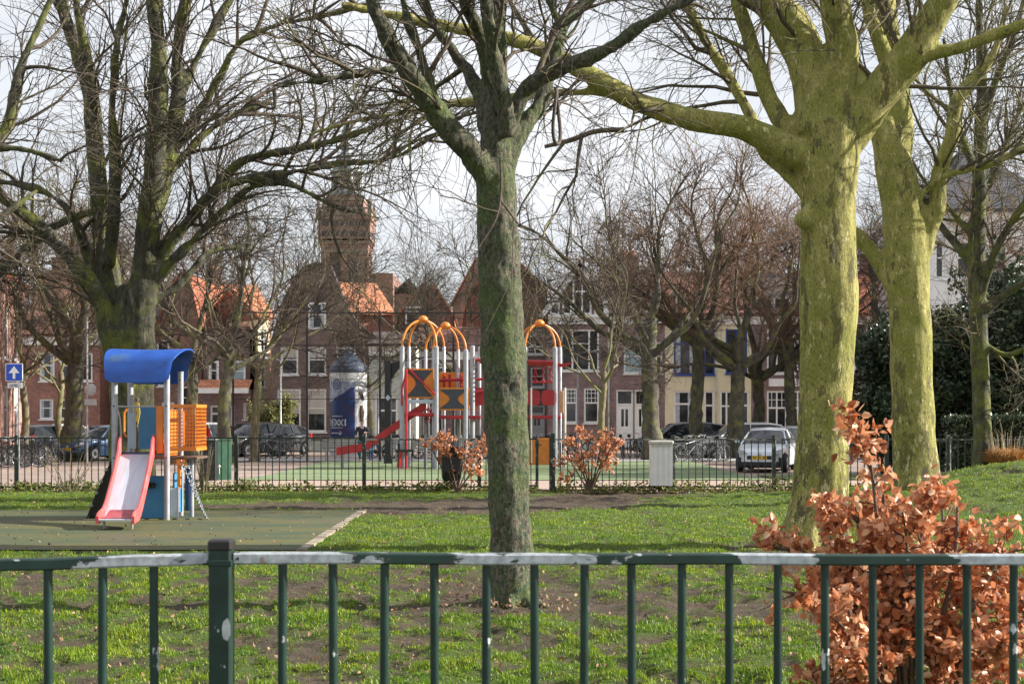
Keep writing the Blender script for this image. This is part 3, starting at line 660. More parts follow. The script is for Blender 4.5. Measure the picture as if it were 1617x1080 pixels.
# ---- street trees (procedural kinds, copied)
def proc_tree(name, loc, seed, H=15, fork=5.5, r=.38, nl=6, spread=.55, mats=('bark_far', 'twig_red'), n2=90, n3=620, n4=2300, twr=.011, lean=0, fine=1.0, rlimb=1.0, **k):
    rng = np.random.default_rng(seed); root = empty(name, loc, **k)
    pts = []; x = y = 0.0
    for i in range(7):
        z = -.2 + (fork + .2) * i / 6; pts.append((x, y, z)); x += rng.normal() * .06 + lean * .12; y += rng.normal() * .05
    pts = np.array(pts); top = pts[-1]
    R0 = np.linspace(r, r * .78, 7); R0[0] = r * 1.5; R0[1] = r * 1.08
    L_ = [catmull(pts, R0, 26)]
    for i in range(nl):
        a = 2*math.pi*(i + rng.uniform(-.3, .3)) / nl; lead = i == 0
        sp = spread * rng.uniform(.6, 1.3) * (.15 if lead else 1); z0 = top[2] - rng.uniform(.1, .28) * fork * (0 if lead else 1)
        tt = np.clip((z0 + .2) / (fork + .2), 0, 1) * 6; b = pts[min(int(tt), 5)] * (1 - tt % 1) + pts[min(int(tt) + 1, 6)] * (tt % 1) if tt < 6 else top
        ln = (H - z0) * rng.uniform(.75, 1.0); q = [b]; d = np.array([math.cos(a) * (sp + .35), math.sin(a) * (sp + .35), .55 if not lead else 1.3])
        for s in range(7):
            d = d / np.linalg.norm(d); q.append(q[-1] + d * ln / 7); d = d + np.array([0, 0, .20]) + rng.normal(size=3) * .26
        rr = r * rng.uniform(.30, .5) * (1.25 if lead else 1) * rlimb
        L_.append(catmull(np.array(q), rr * np.array([1, .85, .7, .55, .42, .3, .2, .1]), 26))
    L_ = [(P + rng.normal(size=P.shape) * R[:, None] * .06, R * (1 + .035 * rng.normal(size=R.shape))) for P, R in L_]
    V, Fq = merge([tubes(P[None], R[None], 11) for P, R in L_])
    link('trunk', npmesh('trunk', V, [Fq]), MT[mats[0]], root, smooth=True)
    lv = [dict(n=n2, lmin=1.2, lmax=4.0, rs=.05, re=.012, amin=.4, amax=1.15, K=8, S=4, wig=.15, t0=.2, up=.15),
          dict(n=n3, lmin=.6, lmax=2.2, rs=.02, re=.007, amin=.4, amax=1.2, K=6, S=3, wig=.17, t0=.12),
          dict(n=n4, lmin=.35, lmax=1.3, rs=twr, re=twr * .6, amin=.3, amax=1.1, K=4, S=3, wig=.17, t0=.1)]
    crown('crown', L_[1:], rng, lv, MT[mats[1]], root)
    return root
def place(px, Y, dz=0): x = X(px, Y); return (x, Y, g(x, Y) + dz)
PT = {}
G_ROW = 'bare trees along the street'
PT['a'] = proc_tree('tree', place(1031, 60), 21, H=14.5, fork=5.9, r=.40, nl=7, mats=('bark_far','twig'), label='stout bare tree left of the pale yellow house, forking level with the eaves', cat='tree', group=G_ROW)
PT['b'] = proc_tree('tree', place(1103, 64), 22, H=15.5, fork=6.5, r=.33, nl=7, label='bare tree in front of the pale yellow house, right of the stout forked one', cat='tree', group=G_ROW)
PT['c'] = proc_tree('tree', place(1160, 63), 23, H=14.5, fork=5.2, r=.37, nl=8, spread=.8, label='bare tree with low arching limbs just left of the parked white cars', cat='tree', group=G_ROW)
PT['d'] = proc_tree('young_tree', place(950, 56), 24, H=10.5, fork=3.6, r=.15, nl=6, spread=.5, n2=40, n3=360, n4=1500, mats=('bark_pale','twig'), label='young pale-stemmed tree in front of the purple brick facade', cat='tree', group=G_ROW)
PT['e'] = proc_tree('tree', place(355, 55), 25, H=13, fork=4.6, r=.27, nl=6, spread=.6, rlimb=.8, n3=420, n4=1500, mats=('bark_far','twig'), label='mossy tree directly behind the dark green container by the far fence', cat='tree', group=G_ROW)
PT['f'] = proc_tree('tree', place(118, 59), 26, H=14, fork=5.2, r=.42, nl=6, spread=.5, mats=('bark_far','twig_plane'), label='sturdy tree between the dark parked car and the blue one at left', cat='tree', group=G_ROW)
def cp(k, px, Y, rz, s, label, group=G_ROW, name=None, sz=None):
    c = copy_tree(PT[k], label=label, group=group); c.location = place(px, Y); c.rotation_euler = (0, 0, rz); c.scale = (s, s, sz or s)
    return c
cp('e', 300, 57, 1.2, .95, 'pale lichen-barked tree just right of the blue-roofed slide')
cp('d', 403, 58, 2.0, 1.2, 'dark slim tree beside the lit end wall of the brown gabled house')
cp('d', 40, 60, 4.0, 1.15, 'thin leaning tree in front of the sunlit pink brick house')
cp('d', 92, 63, .7, 1.05, 'thin pale tree between two white windows at left')
cp('d', 735, 60, 5.0, 1.1, 'thin tree seen between the climbing frame and the middle trunk')
cp('c', 1197, 68, 2.4, .9, 'leaning bare tree above the roofs of the parked white cars')
cp('b', 1247, 66, 3.3, .85, 'bare tree close left of the thick plane trunk, before the brick house')
cp('a', 1395, 66, 1.1, .9, 'bare tree glimpsed between the two plane trunks')
cp('d', 585, 66, 3.6, 1.0, 'thin tree just right of the advertising column')
GB = 'bare trees beyond the rooftops'; LBS = ['above the young pale-stemmed tree', 'over the house with two front doors', 'over the pale yellow house', 'over the blue-framed windows', 'behind the thickest plane trunk', 'between the two plane trunks', 'behind the rear plane trunk',
  'just left of the slim middle trunk', 'right of the old many-stemmed tree', 'behind the old many-stemmed tree', 'above the low dark red house', 'above the pink brick house', 'cut off by the left edge', 'right of the church tower']
for i, (k, px, Y, rz, s) in enumerate([('c',985,92,.3,1.0),('b',1060,95,1.5,1.15),('c',1150,90,4.1,1.15),('b',1215,97,2.6,1.25),('a',1290,92,5.1,1.2),('b',1360,88,.9,1.1),('c',1440,92,2.2,1.1),
        ('a',700,120,1.9,1.1),('b',330,100,3.9,1.15),('c',240,98,2.9,1.1),('b',130,96,4.6,1.15),('a',40,98,5.5,1.1),('b',-40,90,1.3,1.0),('a',640,135,2.2,1.0)]):
    c = cp(k, px, Y, rz, s, 'bare tree crown beyond the rooftops, ' + LBS[i], GB)
cp('c', 1625, 52, 1.0, .95, 'bare tree against the slate roof, cut off by the right edge')
# ---------------------------------------------------------------- buildings
MT['brick_dark'] = brick('brick_dark', (0.16,0.105,0.095), (0.23,0.155,0.14), (0.20,0.17,0.16))
MT['brick_purple'] = brick('brick_purple', (0.21,0.135,0.14), (0.31,0.205,0.205), (0.30,0.27,0.26))
MT['brick_red'] = brick('brick_red', (0.31,0.125,0.095), (0.40,0.19,0.145), (0.26,0.20,0.17))
MT['brick_pink'] = brick('brick_pink', (0.42,0.19,0.15), (0.50,0.25,0.20), (0.5,0.42,0.36))
MT['brick_brown'] = brick('brick_brown', (0.20,0.10,0.075), (0.27,0.14,0.10), (0.22,0.18,0.15))
MT['cream'] = plain('cream_render', (0.74,0.67,0.47), .85, .10, 1.2, dirt=(0.56,0.50,0.37), dth=(.62,.8))
MT['white_r'] = plain('white_render', (0.74,0.74,0.75), .85, .06, 1.2, dirt=(0.55,0.55,0.56), dth=(.6,.8))
MT['grey_r'] = plain('grey_render', (0.52,0.55,0.50), .85, .12, 1.5, dirt=(0.25,0.26,0.23), dth=(.5,.75))
MT['white_p'] = plain('white_paint', (0.84,0.84,0.82), .5, .08, 3, dirt=(0.5,0.49,0.46), dth=(.66,.8))
MT['blue_p'] = plain('blue_paint', (0.03,0.07,0.28), .45, .15)
MT['dark_p'] = plain('dark_paint', (0.035,0.035,0.04), .4, .2)
MT['tile_or'] = tiles('roof_tile_orange', (0.66,0.27,0.14)); MT['tile_red'] = tiles('roof_tile_red', (0.40,0.13,0.07))
MT['tile_dk'] = tiles('roof_tile_dark', (0.10,0.075,0.07)); MT['slate'] = tiles('roof_slate', (0.075,0.085,0.11)); MT['tile_br'] = tiles('roof_tile_brown', (0.24,0.12,0.09))
MT['chim'] = brick('brick_chimney', (0.22,0.10,0.08), (0.28,0.14,0.10), (0.2,0.17,0.15))
MT['lead'] = plain('lead', (0.22,0.24,0.27), .55, .2)
def glassmat():
    m, n, b = newmat('window_glass')
    cc = mixc(n, ramp(n, noi(n, 1.1, 3), .4, .65), (0.018,0.020,0.024), (0.07,0.075,0.08))
    n.links.new(cc, b.inputs['Base Color']); b.inputs['Roughness'].default_value = .06; b.inputs['Specular IOR Level'].default_value = .6; return m
MT['glass'] = glassmat()
MT['blind'] = plain('window_blind', (0.50,0.48,0.43), .9, .12, 2)
MT['curtain'] = plain('net_curtain', (0.42,0.46,0.50), .9, .3, 9)
MT['sky_glass'] = plain('pale_film_glass', (0.30,0.42,0.47), .15, .12, 1.5)

def window(par, x0, x1, z0, z1, style, fm='white_p', y=0.10, fw=.10, proud=False):
    if proud: y = -0.035
    f = MB(); ya, yb = (y - .05, y + .03)
    f.box(x0, x1, ya, yb, z0, z0+fw); f.box(x0, x1, ya, yb, z1-fw, z1); f.box(x0, x0+fw, ya, yb, z0+fw, z1-fw); f.box(x1-fw, x1, ya, yb, z0+fw, z1-fw)
    iw, ih = x1-x0, z1-z0; t = .028; gy0, gy1 = y - .035, y + .02
    def vb(u, a=0, b=1, tt=t): f.box(x0+iw*u-tt, x0+iw*u+tt, gy0, gy1, z0+fw+(ih-2*fw)*a, z0+fw+(ih-2*fw)*b)
    def hb(v, a=0, b=1, tt=t): f.box(x0+fw+(iw-2*fw)*a, x0+fw+(iw-2*fw)*b, gy0-.004, gy1, z0+ih*v-tt, z0+ih*v+tt)
    if style.startswith('sash'): hb(.55)
    if style.startswith('cross'): vb(.5, tt=.045); hb(.64, tt=.045)
    if style.startswith('big'): vb(.3, tt=.05); vb(.74, tt=.05); hb(.66, .28, .74)
    if style.startswith('grid'):
        vb(.5, tt=.04); hb(.62, tt=.045)
        for u in (.25, .75): vb(u, .62, 1, .016)
        hb(.8, tt=.016)
    if style.startswith('small'): 
        hb(.58, tt=.04)
        for u in (.25,.5,.75): vb(u, .58, 1, .015)
        hb(.72, tt=.015); hb(.86, tt=.015)
    if style.startswith('three'):
        for u in (.333,.667): vb(u, tt=.04)
        hb(.64, tt=.04)
        for u in (.11,.22,.44,.56,.78,.89): vb(u, .64, 1, .013)
        hb(.82, tt=.013)
    if style.startswith('top'): hb(.68, tt=.05)
    isdoor = 'door' in style
    if isdoor: hb(.74, tt=.05)
    if not isdoor and not proud: f.box(x0-.06, x1+.06, -.06, y-.02, z0-.07, z0-.003)
    o = f.build('door_frame' if isdoor else 'window', MT[fm], par)
    p = MB(); p.box(x0+fw*.6, x1-fw*.6, y-.005, y+.008, z0+fw*.6, z1-fw*.6); p.build('pane', MT['sky_glass' if 'film' in style else 'glass'], o)
    if 'blind' in style:
        q = MB(); q.box(x0+fw, x1-fw, y-.014, y-.008, z0+ih*(.62 if 'half' in style else .42), z1-fw); q.build('blind', MT['blind'], o)
    if 'curt' in style:
        q = MB(); q.box(x0+fw, x0+iw*.3, y-.014, y-.008, z0+fw, z1-fw); q.box(x1-iw*.3, x1-fw, y-.014, y-.008, z0+fw, z1-fw); q.build('curtain', MT['curtain'], o)
    if isdoor:
        q = MB(); q.box(x0+fw, x1-fw, y-.03, y-.012, z0+.04, z0+ih*.36)
        if 'panel' in style: 
            q.box(x0+fw, x0+iw*.3, y-.03, y-.012, z0+ih*.36, z0+ih*.72); q.box(x1-iw*.3, x1-fw, y-.03, y-.012, z0+ih*.36, z0+ih*.72)
            q.box(x0+iw*.46, x0+iw*.54, y-.03, y-.012, z0+ih*.36, z0+ih*.66); q.box(x0+iw*.3, x1-iw*.3, y-.03, y-.012, z0+ih*.66, z0+ih*.72)
        q.build('door', MT['dark_p' if 'dark' in style else 'white_p'], par)
    return o

class House:
    """facade in the plane y=0 of its own frame, x to the right, z up"""
    def __init__(s, name, label, Y, x0, x1, eave, wall, wins=(), depth=8.0, yaw=0, group=None, px=True, cornice=None, gmat=None, base=None, zg=None):
        s.Y = Y; s.px0 = x0
        if px:
            X0 = X(x0, Y); W = X(x1, Y) - X0; zg = g(X0, Y) if zg is None else zg; Hh = Z(eave, Y) - zg; s.ox = X0; s.oz = zg; ox, oy = X0, Y
        else:
            ox, oy = x0; W = x1; zg = -0.25; Hh = eave; s.ox = ox; s.oz = zg
        s.W = W; s.H = Hh; s.depth = depth
        s.root = empty(name, (ox, oy, zg), yaw, label=label, cat='house', group=group)
        holes = []
        for wd in wins:
            if px: a, b, c, d = s.lx(wd[0]), s.lx(wd[2]), s.lz(wd[3]), s.lz(wd[1])
            else: a, b, c, d = wd[0], wd[2], wd[1], wd[3]
            c = max(c, .02)
            holes.append((a, b, c, d)); window(s.root, a, b, c, d, wd[4], wd[5] if len(wd) > 5 else 'white_p')
        xs = sorted({0, W} | {h[0] for h in holes} | {h[1] for h in holes}); zs = sorted({-.6, Hh} | {h[2] for h in holes} | {h[3] for h in holes})
        m = MB()
        for i in range(len(xs)-1):
            for j in range(len(zs)-1):
                cx, cz = (xs[i]+xs[i+1])/2, (zs[j]+zs[j+1])/2
                if any(h[0] < cx < h[1] and h[2] < cz < h[3] for h in holes): continue
                m.add([(xs[i],0,zs[j]),(xs[i+1],0,zs[j]),(xs[i+1],0,zs[j+1]),(xs[i],0,zs[j+1])], [(0,1,2,3)])
        for a, b, c, d in holes:
            e = .16
            m.add([(a,0,c),(a,e,c),(a,e,d),(a,0,d),(b,0,c),(b,e,c),(b,e,d),(b,0,d)], [(0,1,2,3),(7,6,5,4),(0,4,5,1),(3,2,6,7),(1,5,6,2)])
        D = depth
        m.add([(0,0,-.6),(0,D,-.6),(0,D,Hh),(0,0,Hh)], [(3,2,1,0)]); m.add([(W,0,-.6),(W,D,-.6),(W,D,Hh),(W,0,Hh)], [(0,1,2,3)])
        m.add([(0,D,-.6),(W,D,-.6),(W,D,Hh),(0,D,Hh)], [(3,2,1,0)]); m.add([(0,0,Hh),(W,0,Hh),(W,D,Hh),(0,D,Hh)], [(0,1,2,3)])
        m.build('wall', MT[wall], s.root)
        if cornice:
            q = MB(); q.box(-.02, W+.02, -.28, -.003, Hh-.05, Hh+.10); q.box(-.01, W+.01, -.12, -.003, Hh-.42, Hh-.05); q.build('cornice', MT[cornice], s.root)
        if base:
            q = MB(); q.box(.01, W-.01, -.03, -.003, -.6, .5); q.build('plinth', MT[base], s.root)
    def lx(s, px): return X(px, s.Y) - s.ox
    def lz(s, py): return Z(py, s.Y) - s.oz
    def ridge(s, ry, mat, over=.35, chim=(), dormers=(), hip=False):
        D, W, Hh = s.depth, s.W, s.H; zr = EYE + (HY - ry) / F * (s.Y + D/2) - s.oz if ry > 30 else ry
        m = MB(); t = .16; hx = D/2*.7 if hip else 0
        m.thick([[(-.05, -over, Hh+.02), (W+.05, -over, Hh+.02)], [(-.05+hx, D/2, zr), (W+.05-hx, D/2, zr)], [(-.05, D+over, Hh), (W+.05, D+over, Hh)]], (0,0,t))
        r = m.build('roof', MT[mat], s.root)
        gm = MB()
        if not hip: gm.prism([(0.0,Hh-.01),(D,Hh-.01),(D/2,zr+.02)], .2, 'x', .0); gm.prism([(0.0,Hh-.01),(D,Hh-.01),(D/2,zr+.02)], .2, 'x', W-.2); gm.build('gable', MT['brick_brown'], s.root)
        for c in chim: s.chimney(r, c, zr)
        for (a, b, zt) in dormers:
            xa, xb, z1 = s.lx(a), s.lx(b), s.lz(zt); z0 = Hh + .25; d = MB()
            d.box(xa, xb, .25, D/2, z0, z1); dd = d.build('dormer', MT['white_p'], r)
            q = MB(); q.box(xa+.12, xb-.12, .21, .246, z0+.25, z1-.2); q.box((xa+xb)/2-.03, (xa+xb)/2+.03, .18, .215, z0+.25, z1-.2); q.build('pane', MT['glass'], dd)
            q = MB(); q.box(xa-.15, xb+.15, .05, D/2, z1+.003, z1+.15); q.build('dormer_top', MT['lead'], dd)
        return r
    def chimney(s, par, c, zr):
        x = s.lx(c[0]) if c[0] > 30 or c[0] < 0 else c[0]; h = c[1]; yy = s.depth/2
        q = MB(); q.box(x-.4, x+.4, yy-.35, yy+.35, zr-.8, zr+h); q.box(x-.46, x+.46, yy-.41, yy+.41, zr+h, zr+h+.12)
        o = q.build('chimney', MT['chim'], par); p = MB()
        for dx in (-.18, .18): p.lathe([(.1,0),(.12,.1),(.09,.35)], 8, (x+dx, yy, zr+h+.11))
        p.build('chimney_pot', MT['tile_or'], o)
    def gable(s, outline, wmat, rmat, trim=None, wins=(), rdepth=None, over=.2, loc=False):
        """outline: px points from left eave over the top to right eave"""
        pts = [(s.lx(a), s.lz(b)) for a, b in outline] if not loc else outline; rd = rdepth or s.depth
        import bmesh
        bm = bmesh.new(); vs = [bm.verts.new((a, 0, b)) for a, b in pts]; f = bm.faces.new(vs)
        e = bmesh.ops.extrude_face_region(bm, geom=[f]); bmesh.ops.translate(bm, verts=[v for v in e['geom'] if isinstance(v, bmesh.types.BMVert)], vec=(0, .25, 0))
        bmesh.ops.triangulate(bm, faces=[q for q in bm.faces if len(q.verts) > 4]); bmesh.ops.recalc_face_normals(bm, faces=bm.faces)
        me = bpy.data.meshes.new('gable'); bm.to_mesh(me); bm.free(); link('gable', me, MT[wmat], s.root)
        m = MB(); m.thick([[(a, -over, b+.01), (a, rd, b+.01)] for a, b in pts], (0, 0, .15)); r = m.build('roof', MT[rmat], s.root)
        if trim:
            q = MB()
            for (a, b), (c, d) in zip(pts, pts[1:]):
                v = Vector((c-a, 0, d-b)).normalized(); nn = Vector((-v.z, 0, v.x)) * (.26)
                q.add([(a,-over-.05,b+.02),(c,-over-.05,d+.02),(c-nn.x,-over-.05,d-nn.z),(a-nn.x,-over-.05,b-nn.z),(a,-over-.01,b+.02),(c,-over-.01,d+.02),(c-nn.x,-over-.01,d-nn.z),(a-nn.x,-over-.01,b-nn.z)],
                      [(0,1,2,3),(7,6,5,4),(0,4,5,1),(2,6,7,3),(1,5,6,2),(0,3,7,4)])
            q.build('bargeboard', MT[trim], s.root)
        for wd in wins: window(s.root, s.lx(wd[0]), s.lx(wd[2]), s.lz(wd[3]), s.lz(wd[1]), wd[4], 'white_p', proud=True)
        return r
    def pipe(s, px, top=None, mat='grey_r'):
        q = MB(); x = s.lx(px); q.tube([(x, -.09, -.1), (x, -.09, s.H-.3)], .05, 8); q.build('drainpipe', MT[mat], s.root)
GH = 'houses around the square'
# sunlit house at the left edge: its facade runs into the picture
yaw0 = math.atan2(12.0, -1.9)
h = House('brick_house', 'sunlit pink brick house with tall white sash windows at the left edge', 0, (X(-60, 50), 50.0), 12.4, 7.35, 'brick_pink',
  [(x_, z_, x_+1.05, z_+2.2, 'sash_blind_half') for x_ in (1.2, 3.6, 6.0, 8.2, 10.5) for z_ in (.9, 4.2)], depth=9, yaw=0, px=False, cornice='brick_red', base='grey_r')
# the facade faces the square: mirror the local frame so that y runs away from the camera's side
h.root.rotation_euler = (0, 0, math.atan2(12.2, -2.1)); h.root.location = (X(-60, 50), 50.0, -.25)
for o in [q for q in bpy.data.objects if q.parent == h.root]: pass
_m = MB(); _m.thick([[(-.1,-.3,7.4),(12.5,-.3,7.4)],[(-.1,4.5,10.4),(12.5,4.5,10.4)],[(-.1,9.3,7.4),(12.5,9.3,7.4)]], (0,0,.16)); _m.build('roof', MT['tile_red'], h.root)

h = House('brick_house', 'low red brick house with a white gutter right of the sunlit pink house', 80, 36, 158, 533, 'brick_red',
  [(62,557,86,602,'sash_curt'),(94,557,112,602,'sash'),(62,630,84,662,'sash_curt'),(94,630,112,662,'sash'),(128,557,146,602,'sash')], cornice='white_p', group=GH)
h.ridge(432, 'tile_br', chim=((60,.8),(140,1.0)), dormers=((80,104,490),))
h = House('brick_house', 'red brick house with a white-topped upper window behind the blue slide roof', 82, 158, 245, 520, 'brick_red',
  [(158,580,170,611,'sash'),(143+16,640,176,668,'sash'),(190,640,215,690,'door_panel'),(180,560,200,600,'sash_blind_half'),(215,560,235,600,'sash')], cornice='white_p', group=GH)
h.ridge(448, 'tile_dk', chim=((190,1.0),))
h = House('brick_house', 'red brick house with a steep brown gable wall beside the lichen-barked tree', 79, 245, 326, 535, 'brick_brown',
  [(247,537,267,556,'single'),(243+6,596,262,610,'single'),(285,610,300,650,'sash'),(255,635,275,672,'sash_half_blind')], group=GH)
h.gable([(245,535),(262,470),(286,432),(300,438),(319,525),(326,535)], 'brick_brown', 'tile_red')
h = House('low_house', 'low annex with a white-edged lean-to roof behind the mossy tree', 77, 320, 396, 615, 'brick_purple',
  [(384,636,389,662,'single'),(364,640,370,680,'single'),(332,640,350,690,'door_dark')], group=GH, depth=5)
h.gable([(320,615),(320,520),(396,520),(396,615)], 'brick_dark', 'tile_br', wins=((330,570,346,604,'sash_curt'),(368,570,388,606,'sash_film')))
q = MB(); q.thick([[(-.1,-1.1,h.H-.05),(h.W+.1,-1.1,h.H-.05)],[(-.1,-.06,h.H+.45),(h.W+.1,-.06,h.H+.45)]], (0,0,.1)); q.build('lean_to_roof', MT['tile_or'], h.root)
q = MB(); q.box(-.1, h.W+.1, -1.16, -1.11, h.H-.22, h.H+.06); q.build('fascia', MT['white_p'], h.root)
h = House('brick_house', 'house with a bright orange tiled roof left of the brown gabled house', 88, 340, 430, 500, 'brick_red', [(392,520,408,560,'sash')], group=GH)
h.ridge(452, 'tile_or', chim=((360,1.0),)); h.root.rotation_euler = (0,0,R_(24))
h = House('plastered_house', 'narrow cream end wall catching the sun beside the slim dark tree', 79, 407, 428, 505, 'cream', [(411,520,421,556,'sash'),(411,578,421,612,'sash')], group=GH, depth=8, base='brick_red')
h.root.rotation_euler = (0,0,R_(35)); h.ridge(9.0, 'tile_or')
h = House('brick_house', 'dark brown brick house with a broad curved gable behind the advertising column', 76, 428, 602, 542, 'brick_dark',
  [(443,548,471,592,'sash_blind_half'),(486,548,515,592,'sash_blind_half'),(531,548,562,592,'sash'),(438,614,475,682,'sash_blind'),(484,614,515,682,'sash_blind'),(532,614,562,682,'sash')], group=GH, base='grey_r')
h.gable([(428,542),(444,485),(462,448),(480,425),(500,418),(522,424),(532,450),(548,490),(568,518),(602,542)], 'brick_dark', 'tile_dk', wins=((487,478,515,520,'sash_curt'),), rdepth=1.0, over=.05)
h.pipe(603)
h = House('brick_house', 'house whose sunlit orange roof shows right of the curved gable', 90, 515, 625, 496, 'brick_red', [(540,520,560,550,'sash')], group=GH)
h.ridge(448, 'tile_or'); h.root.rotation_euler = (0,0,R_(22))
h = House('low_house', 'low house with a grey plastered upper wall behind the black post', 75, 583, 657, 548, 'grey_r',
  [(592,626,628,695,'top'),(636,570,650,596,'grid')], group=GH, cornice='white_p', depth=6)
q = MB(); q.box(.003, h.W-.003, -.02, -.003, -.3, h.lz(611)); 
h.ridge(528, 'tile_dk')
h = House('brick_house', 'house with a timber-clad red tiled gable behind the two orange domes', 84, 622, 722, 530, 'brick_purple',
  [(650,570,672,600,'grid'),(684,545,700,600,'sash'),(640,640,664,700,'top')], group=GH, cornice='white_p')
h.gable([(622,530),(628,500),(668,450),(690,458),(712,492),(722,530)], 'tile_br', 'tile_or', trim=None, wins=((640,484,672,512,'top'),))
h = House('shop_house', 'wide low house with pale cornices between the climbing frame domes and the middle trunk', 80, 655, 772, 556, 'brick_purple',
  [(690,572,716,594,'grid'),(668,620,700,690,'big'),(716,620,750,690,'big')], group=GH, cornice='white_p')
h.ridge(520, 'tile_br')
h = House('brick_house', 'house with a rounded brown tiled gable and chimneys just right of the middle trunk', 86, 728, 866, 522, 'brick_purple',
  [(740,560,760,600,'sash'),(832,540,858,560,'cross'),(838,580,860,612,'sash'),(836,640,860,690,'door_panel')], group=GH, cornice='white_p')
h.gable([(728,522),(736,480),(750,455),(775,430),(800,416),(824,420),(846,442),(864,462),(866,522)], 'tile_br', 'tile_or', rdepth=5)
h = House('brick_house', 'house behind with a bright orange roof slope peeping out beside the middle trunk', 96, 790, 866, 470, 'brick_red', [(800,490,812,510,'sash')], group=GH)
h.ridge(412, 'tile_or', chim=((812,.8),(850,1.2))); h.root.rotation_euler = (0,0,R_(26))
h = House('brick_house', 'purple brick house with a white half-timbered gable, beside the young pale-stemmed tree', 78, 866, 962, 500, 'brick_purple',
  [(886,520,946,586,'big'),(892,613,912,668,'small'),(922,613,946,668,'small')], group=GH, cornice='white_p', base='grey_r')
h.gable([(850,500),(866,480),(915,414),(958,470),(962,500)], 'brick_brown', 'tile_dk', trim='white_p', wins=((868,478,884,497,'single'),(888,472,903,497,'single'),(904,440,934,497,'cross'),(938,478,956,497,'single')))
h.pipe(961)
h = House('brick_house', 'purple brick house with two white front doors side by side', 78, 962, 1050, 500, 'brick_purple',
  [(985,540,1018,590,'sash_film'),(973,615,1000,706,'door_panel'),(1002,615,1026,706,'door_panel'),(1032,540,1046,590,'sash')], group=GH, cornice='white_p')
h.ridge(436, 'tile_dk', chim=((1005,1.0),), dormers=((1000,1024,468),))
h = House('cream_house', 'pale yellow plastered house with a tall blue-framed upper window', 78, 1050, 1132, 500, 'cream',
  [(1064,520,1100,592,'top_curt','blue_p'),(1112,520,1129,592,'top','blue_p'),(1064,617,1096,682,'top_curt'),(1112,617,1128,706,'door_dark')], group=GH, cornice='white_p', base='grey_r')
h.ridge(434, 'tile_br', dormers=((1070,1096,466),)); h.pipe(1131)
h = House('cream_house', 'pale yellow plastered house with blue side panes, next to the brick house', 78, 1132, 1186, 500, 'cream',
  [(1146,520,1180,590,'cross','blue_p'),(1137,617,1158,684,'cross'),(1163,617,1186-3,706,'door_dark')], group=GH, cornice='white_p', base='grey_r')
h.ridge(434, 'tile_br', chim=((1150,1.0),))
h = House('brick_house', 'brick house with white cross windows and a white stone panel between its storeys', 78, 1186, 1276, 500, 'brick_purple',
  [(1211,520,1243,590,'grid'),(1252,520,1268,590,'grid'),(1211,617,1243,688,'grid'),(1250,617,1270,688,'grid')], group=GH, cornice='white_p', base='grey_r')
h.ridge(436, 'tile_dk', dormers=((1222,1250,466),))
q = MB(); q.box(h.lx(1214), h.lx(1266), -.12, -.003, h.lz(610), h.lz(598)); q.build('stone_panel', MT['white_p'], h.root)
h = House('brick_house', 'dark brick house glimpsed between the two plane trunks', 78, 1276, 1480, 500, 'brick_dark',
  [(1290,520,1330,590,'three'),(1343,520,1352,590,'sash'),(1380,530,1410,585,'cross'),(1290,617,1330,688,'three'),(1343,620,1366,706,'door_dark'),(1376,618,1394,706,'door_dark'),(1420,520,1450,590,'cross'),(1420,617,1450,688,'cross')], group=GH, cornice='white_p')
h.ridge(432, 'tile_red', chim=((1300,1.0),(1400,1.0))); h.pipe(1368)
# white villa at the right
h = House('villa', 'white house with a dark slate roof at the right edge, behind the evergreens', 62, 1466, 1700, 338, 'white_r',
  [(1476,380,1492,440,'sash'),(1510,380,1532,440,'sash'),(1570,380,1592,440,'sash'),(1520,500,1546,560,'cross'),(1480,500,1500,560,'cross'),(1600,500,1626,560,'cross')], group=GH, depth=10, cornice='white_p', base='grey_r')
h.ridge(236, 'slate', hip=True, over=.5)

